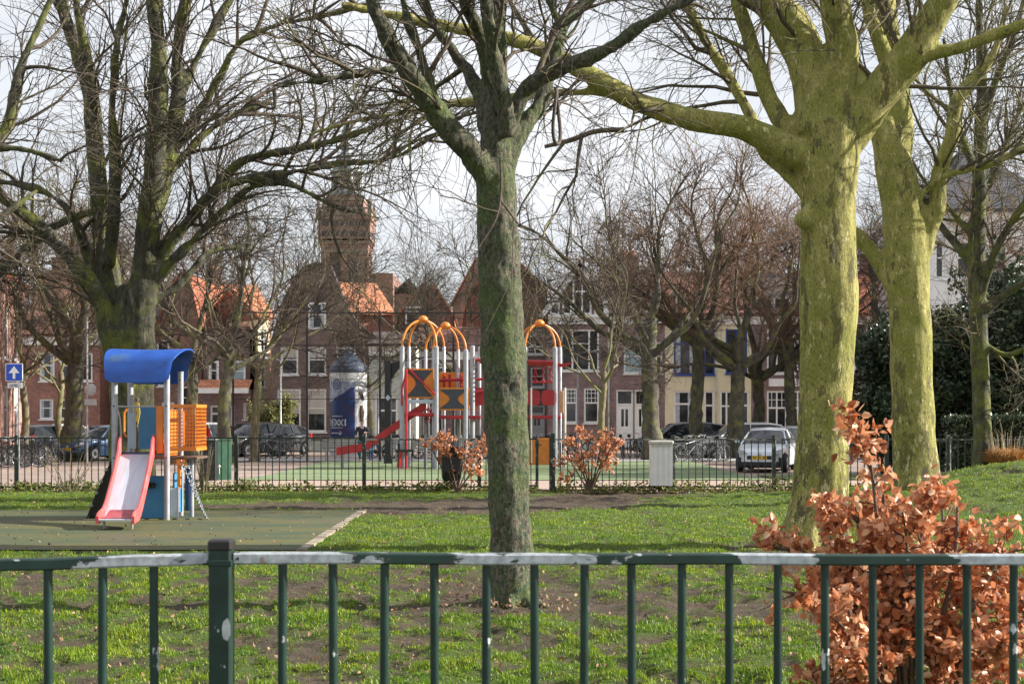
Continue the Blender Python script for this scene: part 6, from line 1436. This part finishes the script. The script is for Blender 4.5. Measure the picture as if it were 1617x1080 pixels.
    m.tube([pt(38,612), pt(44,622), pt(52,632)], [.02,.07,.03], 6); m.tube([pt(44,614), pt(52,624), pt(58,632)], [.02,.06,.03], 6); m.tube([pt(48,640), pt(50,650), pt(49,664)], [.06,.13,.09], 8); m.build('poster_figure', plain('poster_brown', (.14,.09,.07), .6, .5, 9), p2, smooth=True)
ad_column()

def hoop_post():
    Y = 55.0; x = X(613, Y); z0 = g(x, Y); root = empty('basketball_post', (x, Y, z0), label='thick black steel post with a small bracketed backboard behind the red slide', cat='basketball post')
    def lz(py): return Z(py, Y) - z0
    bk = plain('post_black', (.018,.019,.023), .5, .3); m = MB(); m.cbox(-.13,.13,-.13,.13,-.1,lz(569),.02); m.build('post', bk, root)
    m = MB(); m.prism([(-.16,0),(.16,0),(.13,.35),(-.13,.35)], .42, 'y', -.21); m.build('foot', bk, root)
    m = MB(); m.prism([(.13,lz(573)),(.5,lz(572)),(.5,lz(577)),(.27,lz(590)),(.13,lz(600))], .06, 'y', -.03); m.build('bracket', bk, root)
    m = MB(); m.cbox(.5,.54,-.5,.5,lz(596),lz(566),.01); m.build('backboard', bk, root)
    m = MB(); m.tube([(.54+.24-.24*math.cos(q*math.pi/8), .24*math.sin(q*math.pi/8), lz(592)) for q in range(17)], .012, 5, False); m.build('hoop', MT['orange'], root)
    m = MB(); m.prism([(0,lz(628)-.12),(.1,lz(628)),(0,lz(628)+.12),(-.1,lz(628))], .004, 'y', -.137); m.build('sticker', MT['lblue'], root)
hoop_post()

def container():
    Y = 40.0; x = X(343, Y); z0 = g(x, Y); root = empty('waste_container', (x, Y, z0), R_(-63), label='dark green street container with a white arrow mark, behind the far fence', cat='container')
    gm = plain('container_green', (.035,.105,.065), .5, .2, 4, dirt=(.02,.05,.035)); m = MB(); m.cbox(-.19,.19,-.36,.36,-.05,1.10,.02); m.build('body', gm, root)
    m = MB(); m.cbox(-.21,.21,-.38,.38,1.09,1.16,.02); m.build('lid', plain('lid_green', (.05,.09,.06), .55, .2), root)
    m = MB(); bl = plain('container_shade', (.012,.013,.014), .6, .3); m.cbox(-.185,.185,-.384,-.365,.0,1.06,.005); m.build('shaded_side', bl, root)  # shade of the left face put into a near-black panel colour
    m = MB()
    for a, b in (((0,.42),(0,.16)),((0,.42),(.06,.33)),((0,.42),(-.06,.33))): m.tube([(.195, a[0], a[1]), (.195, b[0], b[1])], .012, 4)
    m.build('arrow_mark', plain('arrow_paint', (.7,.7,.68), .5, .05), root)
container()
c2 = empty('waste_container', (X(331, 39.4), 39.4, g(-8, 39.4)), R_(5), label='black box for the unlit wide face of the dark green container', cat='container')  # near-black box stands for the green container's wide face, shade in its colour
_m = MB(); _m.cbox(-.24,.20,-.3,.3,-.05,1.10,.02); _m.build('body', plain('container_shade_black', (.012,.013,.015), .5, .3), c2); _m = MB(); _m.cbox(-.26,.22,-.32,.32,1.105,1.16,.02); _m.build('lid', MT['galv'], c2)
def white_bin():
    Y = 30.55; x = X(1043.5, Y); root = empty('litter_bin', (x, Y, 0), label='white ribbed litter bin hung on the far fence', cat='bin')
    wm = plain('bin_white', (.78,.78,.78), .5, .08, 4, dirt=(.5,.5,.48), dth=(.6,.78)); w_ = .235; m = MB(); n = 16; pts = []
    for k in range(n):
        a = -w_ + 2*w_*k/n; d = .0 if k % 4 < 2 else .022; pts += [(a, -.17 - d), (a + 2*w_/n, -.17 - d)]
    pts += [(w_, .15), (-w_, .15)]; m.prism(pts, .88, 'z', .14); m.build('bin_body', wm, root)
    m = MB(); m.cbox(-w_-.02, w_+.02, -.21, .17, 1.02, 1.10, .02); m.box(-w_+.02, w_-.02, -.214, -.2101, .985, 1.019); m.build('bin_lid', plain('lid_cream', (.50,.49,.43), .55, .15, 5), root)
    for sx in (-1, 1):
        m = MB(); m.box(sx*.19-.015, sx*.19+.015, .05, .08, -.05, .14); m.build('leg', MT['galv'], root)
white_bin()
def black_bin():
    Y = 30.5; x = X(713, Y); root = empty('litter_bin', (x, Y, 0), label='black litter bin at the far fence, half hidden by copper leaves', cat='bin')
    bk = plain('bin_black', (.014,.015,.018), .45, .3, 6); m = MB(); m.lathe([(.17,.24),(.21,.30),(.24,.9),(.25,.93),(.25,.98),(.22,.985)], 20); m.build('bin_body', bk, root, smooth=True)
    m = MB(); m.box(-.19,.19,-.253,-.235,.45,.75); m.build('bin_panel', bk, root); m = MB(); m.tube([(0,.1,-.05),(0,.1,.3)], .04, 8); m.build('leg', bk, root)
black_bin()

def bench(px, Y, rz, label):
    x = X(px, Y); root = empty('park_bench', (x, Y, g(x, Y)), rz, label=label, cat='bench', group='benches beside the pitch'); wd = plain('bench_wood', (.30,.29,.27), .8, .25, 8) if 'bw' not in MT else MT['bw']; MT['bw'] = wd
    m = MB(); 
    for k in range(4): m.cbox(-.95,.95,-.22+.12*k,-.12+.12*k,.42,.46,.006)
    m.build('seat', wd, root); m = MB()
    for k in range(4): m.cbox(-.95,.95,.27+.02*k,.30+.02*k,.52+.11*k,.61+.11*k,.006)
    m.build('backrest', wd, root)
    for sx in (-1,1):
        m = MB(); m.tube([(sx*.75,-.2,-.03),(sx*.75,-.2,.42),(sx*.75,.24,.42),(sx*.75,.38,.97)], .025, 6); m.tube([(sx*.75,.24,.42),(sx*.75,.28,-.03)], .025, 6); m.build('leg', MT['galv'], root)
bench(545, 57.5, 0, 'slatted grey bench in front of the advertising column'); bench(757, 57.5, 0, 'slatted grey bench half hidden by the middle trunk'); bench(655, 57.2, 0, 'slatted bench seen through the posts of the climbing frame')

def tyre():
    Y = 12.9; v = at(879, 185, Y); root = empty('hanging_tyre', (v.x, v.y, v.z), R_(78), label='old bicycle tyre hanging from a branch of the middle tree', cat='tyre')
    s = Y / F; H_, W_ = 42*s, .135; pts = []
    for k in range(41): q = 2*math.pi*k/40; c, s_ = math.cos(q), math.sin(q); pts.append((W_*math.copysign(abs(s_)**.8, s_)*(1-.15*c), .012*math.sin(2*q), H_*c))
    m = MB(); m.tube(pts, .0165, 8, False); m.build('tyre_loop', plain('perished_rubber', (.07,.055,.05), .8, .5, 14), root, smooth=True)
    m = MB(); 
    for k in (0, 20, 9, 28):
        p = Vector(pts[k]); m.tube([p + Vector((-.02,.0,.012)), p + Vector((.0,.022,.018)), p + Vector((.022,0,.0))], .006, 5)
    m.tube([(0,0,H_),(0,.0,H_+.03),(.0,.01,H_+.055)], .006, 5); m.build('knot', MT['rubber'], root)
tyre()
# ---------------------------------------------------------------- vehicles
def car_mesh(kind='hatch'):
    """body grid: stations along x (front = -x); returns part builders. length about 4 m, width 1.7 m"""
    if kind == 'hatch': st = [(-1.98,.50,.30),(-1.93,.66,.55),(-1.70,.78,.70),(-1.25,.87,.79),(-.88,.93,.82),(-.30,.95,.84),(.45,.96,.84),(1.25,.99,.84),(1.70,1.00,.82),(1.90,.92,.77),(1.96,.62,.70)]; gh = [(-.92,.93,.70),(-.28,1.36,.56),(.10,1.44,.565),(.90,1.44,.56),(1.50,1.36,.54),(1.82,1.01,.68)]
    else: st = [(-2.15,.50,.32),(-2.08,.70,.60),(-1.80,.82,.74),(-1.35,.92,.82),(-1.0,.96,.84),(-.3,.98,.86),(.5,.99,.86),(1.5,1.01,.86),(2.0,1.02,.84),(2.15,.92,.80),(2.2,.62,.74)]; gh = [(-1.05,.97,.74),(-.38,1.46,.60),(.1,1.53,.60),(1.3,1.53,.59),(1.85,1.45,.57),(2.08,1.05,.72)]
    return st, gh
def make_car(name, label, loc, rz, paint, kind='hatch', group='parked cars', plate_rear=True, scale=1.0):
    st, gh = car_mesh(kind); root = empty(name, loc, rz, label=label, cat='car', group=group)
    fx, rx = (-1.28, 1.22) if kind == 'hatch' else (-1.38, 1.38)
    def sec(x, zt, hw):
        # closed loop across, from the left sill over the top to the right sill, wheel arches cut by raising the sill
        zs = .22
        for wx in (fx, rx):
            d = abs(x - wx)
            if d < .36: zs = max(zs, .30 + math.sqrt(max(0, .36**2 - d*d)) )
        zs = min(zs, zt - .14); k = []
        for u, v in ((.96, zs), (1.0, zs + (zt-zs)*.35), (1.0, zs + (zt-zs)*.62), (.965, zs + (zt-zs)*.86), (.90, zt - .012), (.6, zt + .012), (.2, zt + .02)): k.append((hw*u, v))
        L_ = [(x, -a, b) for a, b in k]; Rr = [(x, a, b) for a, b in reversed(k)]; return L_ + Rr
    xs = sorted({s[0] for s in st} | {fx + d for d in (-.37,-.30,-.18,0,.18,.30,.37)} | {rx + d for d in (-.37,-.30,-.18,0,.18,.30,.37)}); xs = [x for x in xs if st[0][0] <= x <= st[-1][0]]
    rows = [sec(x, float(np.interp(x, [s[0] for s in st], [s[1] for s in st])), float(np.interp(x, [s[0] for s in st], [s[2] for s in st]))) for x in xs]
    m = MB(); m.sheet(rows); m.add(rows[0], [tuple(range(14))]); m.add(rows[-1], [tuple(range(13,-1,-1))]); m.build('body', paint, root, smooth=True)
    m = MB(); m.box(st[0][0]+.15, st[-1][0]-.15, -.70, .70, .16, .5); m.build('underbody', MT['rubber'], root)
    # greenhouse: glass volume, then roof skin and pillars
    rw = []
    for x, z, hw in gh: zb = float(np.interp(x, [s[0] for s in st], [s[1] for s in st])) - .03; hb = float(np.interp(x, [s[0] for s in st], [s[2] for s in st])) - .06; rw.append([(x, -hb, zb), (x, -(hw+.02), z-.06), (x, -hw+.05, z), (x, 0, z+.025), (x, hw-.05, z), (x, hw+.02, z-.06), (x, hb, zb)])
    m = MB(); m.sheet(rw); m.build('windows', MT['car_glass'], root, smooth=True)
    m = MB(); up = Vector((0,0,.012)); q = [[Vector(p) + up for p in (r[1], r[2], r[3], r[4], r[5])] for r in rw[1:-1]]; m.thick(q, (0,0,-.03)); m.build('roof', paint, root, smooth=True)
    for sg in (1, -1):
        i1, i2 = (1, 2) if sg < 0 else (5, 4)
        j = 6 if sg > 0 else 0; jj = 5 if sg > 0 else 1
        for a, b in (((0, j), (1, jj)), ((5, j), (4, jj))): m = MB(); m.tube([Vector(rw[a[0]][a[1]]) + Vector((0,sg*.01,0)), Vector(rw[b[0]][b[1]]) + Vector((0,sg*.01,0))], .035, 6); m.build('pillar', paint, root, smooth=True)
        m = MB(); p, q_ = Vector(rw[2][j]), Vector(rw[2][jj]); m.tube([p + Vector((.25,sg*.012,0)), q_ + Vector((.25,sg*.012,0))], .03, 6)
        m.build('pillar', paint, root, smooth=True)
        m = MB(); m.cbox(gh[0][0]+.28, gh[0][0]+.42, sg*(.86) - (.0 if sg > 0 else .16), sg*.86 + (.16 if sg > 0 else 0), .95, 1.08, .03); m.build('mirror', paint, root)
    for wx in (fx, rx):
        for sg in (-1, 1):
            m = MB(); m.lathe([(.20,-.09),(.29,-.10),(.31,-.06),(.31,.06),(.29,.10),(.20,.09)], 20, (wx, sg*.74, .31), axis='y'); w_ = m.build('wheel', MT['rubber'], root, smooth=True)
            m = MB(); m.lathe([(.04,-.07),(.19,-.085),(.205,-.05),(.205,.05),(.19,.085),(.04,.07)], 16, (wx, sg*.755, .31), axis='y'); m.build('rim', MT['rim'], w_, smooth=True)
    x0 = st[0][0]; x1 = st[-1][0]
    for sg in (-1, 1):
        m = MB(); m.prism([(sg*.42,.60),(sg*.66,.62),(sg*.74,.70),(sg*.70,.77),(sg*.50,.72),(sg*.42,.66)], .20, 'x', x0+.0); o = m.build('headlight', MT['lamp_clear'], root)
        m = MB(); m.lathe([(.02,-.01),(.05,-.01),(.05,.0)], 10, (x0-.002, sg*.58, .67), axis='x'); m.build('lamp', MT['rim'], o)
        zz = (.78, 1.02) if kind == 'hatch' else (.80, 1.30); m = MB(); m.cbox(x1-.20, x1-.02, sg*.72-.07, sg*.72+.07, *zz, .02); m.build('tail_light', MT['tail'], root)
    m = MB(); m.cbox(x0-.015, x0+.06, -.40, .40, .44, .56, .01); m.cbox(x0-.012, x0+.3, -.62, .62, .22, .36, .01); m.build('grille', MT['rubber'], root)
    for xx, s_ in ((x0-.03, 1), (x1+.03, -1)):
        m = MB(); m.box(min(xx, xx+s_*.02), max(xx, xx+s_*.02), -.25, .25, .44 if s_ > 0 else .66, .55 if s_ > 0 else .77); p = m.build('number_plate', MT['plate'], root)
        m = MB()                                     # characters, illegible at this distance
        for k in range(8):
            if k in (2, 5): continue
            a = -.20 + .052*k; zc = .495 if s_ > 0 else .715; e = xx - s_*.004; m.box(min(e, e+s_*.003), max(e, e+s_*.003), a, a+.028, zc-.032, zc+.032)
        m.build('plate_marks', MT['rubber'], p)
    m = MB(); m.lathe([(.02,-.008),(.05,-.006),(.05,.004)], 12, (x0+.01-.03, 0, .60), axis='x'); m.build('badge', MT['rim'], root)
    m = MB(); m.tube([(gh[0][0]-.02,-.5,gh[0][1]+.03),(gh[0][0]+.12,-.05,gh[0][1]+.12)], .008, 4); m.tube([(gh[0][0]-.02,.05,gh[0][1]+.03),(gh[0][0]+.12,.5,gh[0][1]+.12)], .008, 4); m.build('wiper', MT['rubber'], root)
    if scale != 1: root.scale = (scale,)*3
    return root
def carpaint(name, c, metal=.3):
    m, n, b = newmat(name); n.links.new(mixc(n, ramp(n, noi(n, 2.5, 5), .35, .7), scl(c, .85), scl(c, 1.1)), b.inputs['Base Color'])
    b.inputs['Metallic'].default_value = metal; b.inputs['Roughness'].default_value = .32; b.inputs['Coat Weight'].default_value = .7; b.inputs['Coat Roughness'].default_value = .06; return m
MT['car_glass'] = plain('car_glass', (.02,.025,.03), .05, .2, 2); MT['rim'] = plain('wheel_rim', (.42,.43,.45), .35, .1, metal=.6); MT['lamp_clear'] = plain('lamp_lens', (.42,.45,.50), .12, .15, metal=.2)
MT['tail'] = plain('tail_light_red', (.42,.015,.02), .2, .2); MT['plate'] = plain('plate_yellow', (.68,.42,.02), .45, .05)
P_white = carpaint('paint_white', (.66,.70,.76), .05); P_dark = carpaint('paint_dark', (.018,.02,.028)); P_blue = carpaint('paint_blue', (.05,.10,.20)); P_silver = carpaint('paint_silver', (.30,.33,.36), .5)
P_black = carpaint('paint_black', (.012,.012,.014)); P_red = carpaint('paint_dark_red', (.12,.015,.025)); P_light = carpaint('paint_light', (.80,.81,.82), .0); P_grey = carpaint('paint_grey', (.08,.085,.09))
def pc(px, Y): x = X(px, Y); return (x, Y, g(x, Y))
make_car('parked_car', 'pale bluish white hatchback facing the lawn with a yellow number plate', pc(1212, 48.6), R_(72), P_white)
make_car('parked_car', 'dark silver car close behind the pale hatchback', pc(1247, 54.5), R_(74), P_silver)
make_car('parked_car', 'white estate car partly behind a trunk, left of the pale hatchback', pc(1166, 64), R_(8), P_light, 'estate')
make_car('parked_car', 'dark car with a dark red tail in front of the pale yellow house', pc(1072, 67), R_(10), P_dark, 'estate')
make_car('parked_car', 'dark red car end beside the dark one before the pale yellow house', pc(1104, 70), R_(14), P_red)
make_car('parked_car', 'dark hatchback seen from behind with yellow plate and red lamp, near the left edge', pc(76, 63.5), R_(-112), P_dark)
make_car('parked_car', 'blue grey car seen from its front corner between the sturdy tree and the old trunk', pc(162, 60), R_(62), P_blue)
make_car('parked_car', 'white van-like car behind the orange lattice balcony', pc(303, 64), R_(70), P_light, 'estate')
make_car('parked_car', 'black car behind the dark green container', pc(338, 66), R_(-104), P_black, 'estate')
make_car('parked_car', 'black car right of the mossy tree behind the container', pc(397, 66), R_(64), P_black, 'estate')
make_car('parked_car', 'dark grey car in front of the dark brown gabled house', pc(436, 67), R_(66), P_grey)
make_car('parked_car', 'small light car half hidden behind the sturdy tree at left', pc(112, 69), R_(-100), P_light)
make_car('parked_car', 'dark car seen between the two plane trunks', pc(1385, 60), R_(12), P_blue)

# ---- bicycles
def bicycle(name, label, loc, rz, paint, group='bicycles parked on the square'):
    root = empty(name, loc, rz, label=label, cat='bicycle', group=group); root.rotation_euler = (R_(3), 0, rz)
    for x in (-.54, .54):
        m = MB(); pts = [(x + .335*math.cos(q*math.pi/14), 0, .35 + .335*math.sin(q*math.pi/14)) for q in range(29)]; m.tube(pts, .019, 6, False); w_ = m.build('wheel', MT['rubber'], root, smooth=True)
        m = MB(); 
        for q in range(14): a = q*math.pi/7; m.tube([(x,0,.35),(x+.32*math.cos(a),0,.35+.32*math.sin(a))], .0022, 3, False)
        m.tube([(x+.315*math.cos(q*math.pi/14),0,.35+.315*math.sin(q*math.pi/14)) for q in range(29)], .008, 4, False); m.tube([(x,-.05,.35),(x,.05,.35)], .02, 6); m.build('spokes', MT['rim'], w_)
    m = MB(); bb, st_, hd, hd2 = (-.08,0,.30), (-.22,0,.82), (.40,0,.86), (.42,0,.72)
    m.tube([bb, st_], .018, 6); m.tube([bb, hd2], .019, 6); m.tube([(-.20,0,.74), hd], .016, 6); m.tube([bb, (-.54,.03,.35)], .011, 5); m.tube([(-.21,0,.76), (-.54,.03,.35)], .010, 5); m.tube([(.38,0,.95), (.43,0,.70), (.54,.0,.35)], .016, 6); m.build('frame', paint, root, smooth=True)
    m = MB(); m.tube([(.38,0,.93),(.37,0,1.05),(.40,.12,1.08),(.32,.26,1.06),(.20,.28,1.03)], .012, 6); m.tube([(.37,0,1.05),(.40,-.12,1.08),(.32,-.26,1.06),(.20,-.28,1.03)], .012, 6); m.build('handlebar', MT['rim'], root, smooth=True)
    m = MB(); m.tube([(-.40,0,.97),(-.30,0,.98),(-.16,0,.965),(-.10,0,.96)], [.075,.07,.03,.018], 8); m.tube([(-.22,0,.80),(-.24,0,.96)], .013, 6); m.build('saddle', MT['rubber'], root, smooth=True)
    for x in (-.54, .54): m = MB(); m.tube([(x+.37*math.cos(a), 0, .35+.37*math.sin(a)) for a in [R_(20+q*14) for q in range(11)]], .013, 5); m.build('mudguard', paint, root, smooth=True)
    m = MB(); m.tube([(-.86,-.05,.76),(-.30,-.05,.76)], .008, 4); m.tube([(-.86,.05,.76),(-.30,.05,.76)], .008, 4); m.tube([(-.75,.04,.76),(-.56,.04,.37)], .007, 4); m.build('luggage_rack', paint, root, smooth=True)
    m = MB(); m.lathe([(.02,-.02),(.09,-.01),(.09,.01),(.02,.02)], 12, (-.08,.05,.30), axis='y'); m.tube([(-.08,.06,.30),(.03,.07,.20)], .009, 4); m.tube([(-.08,-.06,.30),(-.18,-.07,.41)], .009, 4); m.build('crank', MT['rubber'], root)
    return root
bk = [bicycle('bicycle', 'black bicycle at the front of the row at the left edge', (0,0,0), 0, P_black), bicycle('bicycle', 'silver bicycle leaning by the trees before the white cars', (0,0,0), 0, P_silver), bicycle('bicycle', 'blue bicycle behind the red slide', (0,0,0), 0, P_blue)]
spots = [(8,51,20,0),(22,52,160,0),(36,51.6,25,0),(50,52.4,150,0),(64,52.8,30,0),(5,54,80,0),(28,54.5,70,1),(46,54.8,75,0),(66,55.2,100,2),
         (1078,58,20,0),(1088,57,40,1),(1098,58.5,5,0),(1120,59,160,1),(1128,58,30,0),(1140,58.2,70,0),
         (596,61.5,15,0),(604,62,150,2),(622,61,60,1),(640,62.2,20,0),(660,61.7,160,2),(680,62.4,25,0),(700,61.8,100,0),(722,62,30,1),(745,62.3,155,2),(842,62,25,2),(858,61.7,150,0),(868,62.3,60,1),(880,62.4,20,2),(896,62,120,0),(912,62.5,30,2),(925,61.6,150,0),
         (985,63,80,0),(1000,63.5,70,0),(1012,63,100,1),(415,62,20,0),(432,61.7,155,1),(452,62.2,25,0)]
used = set()
for i, (px, Y, a, k) in enumerate(spots):
    loc = pc(px, Y); gp = 'bicycles at the left edge' if px < 100 else ('bicycles among the trees before the parked cars' if px > 1050 else 'bicycles parked in front of the houses')
    lb = {'bicycles at the left edge': 'bicycle in the crowded row below the one-way arrow sign', 'bicycles among the trees before the parked cars': 'bicycle standing among the trees left of the white cars', 'bicycles parked in front of the houses': 'bicycle parked in the row in front of the terraced houses'}[gp]
    if k not in used: o = bk[k]; used.add(k); tag(o, lb, 'bicycle', gp)
    else: o = copy_tree(bk[k], label=lb, group=gp)
    o.location = loc; o.rotation_euler = (R_(random.Random(i).uniform(-7,7)), 0, R_(a))

# ---------------------------------------------------------------- people
def person(label, px, Y, h_, coat, legs_c, hair, pose, scarf=None, rz=0, bottom=0.0):
    x = X(px, Y); root = empty('person', (x, Y, g(x, Y) + bottom), R_(rz), label=label, cat='person')
    k = h_/1.7
    def skin(name, verts, edges, mat, sub=2, rootv=0):
        me = bpy.data.meshes.new(name); me.from_pydata([tuple(c*k for c in v[:3]) for v in verts], edges, []); o = bpy.data.objects.new(name, me); col.objects.link(o)
        md = o.modifiers.new('s', 'SKIN'); md.use_smooth_shade = True
        for i, v in enumerate(verts): me.skin_vertices[0].data[i].radius = (v[3]*k, (v[4] if len(v) > 4 else v[3])*k)
        me.skin_vertices[0].data[rootv].use_root = True
        o.modifiers.new('b', 'SUBSURF').levels = sub; dg = bpy.context.evaluated_depsgraph_get(); m2 = bpy.data.meshes.new_from_object(o.evaluated_get(dg)); bpy.data.objects.remove(o)
        return link(name, m2, mat, root, smooth=True)
    sk = plain('skin', (.50,.28,.21), .55, .08)
    J = pose
    # body: pelvis, spine, neck, head, legs, arms in one surface
    V = [(0,0,.93,.13,.10),(0,0,1.12,.13,.095),(0,.0,1.33,.15,.10),(0,-.01,1.46,.06,.06),(0,-.02,1.54,.055,.055),(0,-.03,1.60,.075,.09),(0,-.02,1.68,.068,.085),
         (-.09,0,.88,.085),(-.10,J['kl'],.48,.055),(-.10,J['fl'],.08,.04),(-.11,J['fl']-.13,.03,.035),(.09,0,.88,.085),(.10,J['kr'],.48,.055),(.11,J['fr'],.08,.04),(.12,J['fr']-.13,.03,.035),
         (-.19,0,1.40,.055),(J['el'][0],J['el'][1],J['el'][2],.042),(J['hl'][0],J['hl'][1],J['hl'][2],.028),(.19,0,1.40,.055),(J['er'][0],J['er'][1],J['er'][2],.042),(J['hr'][0],J['hr'][1],J['hr'][2],.028)]
    E = [(0,1),(1,2),(2,3),(3,4),(4,5),(5,6),(0,7),(7,8),(8,9),(9,10),(0,11),(11,12),(12,13),(13,14),(2,15),(15,16),(16,17),(2,18),(18,19),(19,20)]
    skin('body', V, E, sk)
    for hx in ('hl', 'hr'):                            # hands: palm and five short fingers
        c = Vector(J[hx]); sg = -1 if hx == 'hl' else 1; vs = [(c.x,c.y,c.z,.022),(c.x,c.y-.05,c.z-.02,.026,.014)]; es = [(0,1)]
        for f in range(5): n = len(vs); dx = (f-1.6)*.016*sg; vs += [(c.x+dx, c.y-.085+(.03 if f == 4 else 0), c.z-.03, .008), (c.x+dx*1.1, c.y-.11+(.03 if f == 4 else 0), c.z-.055, .007)]; es += [(1,n),(n,n+1)]
        skin('hand', vs, es, sk, 1)
    skin('coat', [(0,0,.80,.175,.13),(0,0,1.0,.165,.125),(0,0,1.20,.165,.12),(0,0,1.38,.17,.115),(0,-.01,1.47,.08,.08),(-.20,0,1.40,.075),(J['el'][0],J['el'][1],J['el'][2],.06),(J['hl'][0]*.97,J['hl'][1]+.03,J['hl'][2]+.02,.045),(.20,0,1.40,.075),(J['er'][0],J['er'][1],J['er'][2],.06),(J['hr'][0]*.97,J['hr'][1]+.03,J['hr'][2]+.02,.045)],
         [(0,1),(1,2),(2,3),(3,4),(3,5),(5,6),(6,7),(3,8),(8,9),(9,10)], coat)
    skin('trousers', [(0,0,.90,.15,.115),(-.09,0,.82,.10),(-.10,J['kl'],.48,.07),(-.10,J['fl'],.12,.055),(.09,0,.82,.10),(.10,J['kr'],.48,.07),(.11,J['fr'],.12,.055)], [(0,1),(1,2),(2,3),(0,4),(4,5),(5,6)], legs_c)
    for sx, ff in ((-.105, J['fl']), (.115, J['fr'])): skin('shoe', [(sx,ff+.04,.05,.05,.045),(sx,ff-.06,.04,.05,.035),(sx,ff-.15,.03,.042,.028)], [(0,1),(1,2)], MT['rubber'], 1)
    skin('hair', [(0,.02,1.72,.085,.10),(0,.05,1.64,.085,.07),(0,.06,1.54,.07,.05)], [(0,1),(1,2)], hair, 2)
    m = MB(); m.lathe([(.002,-.02),(.016,-.012),(.012,.006)], 8, (0,-.125*k,1.605*k), axis='y'); m.build('nose', sk, root, smooth=True)
    for sx in (-.032, .032):
        m = MB(); m.lathe([(.002,-.01),(.010,-.004),(.009,.004)], 8, (sx*k,-.112*k,1.64*k), axis='y'); m.build('eye', MT['rubber'], root, smooth=True)
    m = MB(); m.box(-.025*k,.025*k,-.125*k,-.11*k,1.562*k,1.57*k); m.build('mouth', plain('lips', (.35,.10,.10), .5, .1), root)
    if scarf: skin('scarf', [(-.07,-.05,1.48,.05),(0,-.10,1.46,.055),(.07,-.05,1.48,.05),(.03,-.12,1.36,.045)], [(0,1),(1,2),(1,3)], scarf)
person('person in a dark coat with a pink and white scarf behind the red slide', 572, 57.0, 1.66, plain('dark_coat', (.02,.025,.035), .8, .3), plain('teal_cloth', (.02,.09,.10), .8, .3), plain('dark_hair', (.02,.014,.012), .7, .3),
       dict(kl=-.02, fl=.03, kr=-.10, fr=-.12, el=(-.27,-.06,1.16), hl=(-.16,-.24,1.12), er=(.27,-.10,1.18), hr=(.12,-.26,1.24)), plain('pink_scarf', (.62,.40,.45), .9, .25, 12))
person('small child in a light blue coat beside the person in dark', 586, 56.6, .95, plain('light_blue_coat', (.05,.22,.42), .8, .2), plain('child_trousers', (.03,.05,.12), .8, .3), plain('brown_hair', (.08,.045,.03), .7, .3),
       dict(kl=-.06, fl=-.05, kr=.02, fr=.06, el=(-.27,-.05,1.16), hl=(-.20,-.20,1.0), er=(.27,-.04,1.16), hr=(.26,-.16,.98)), None, rz=25)
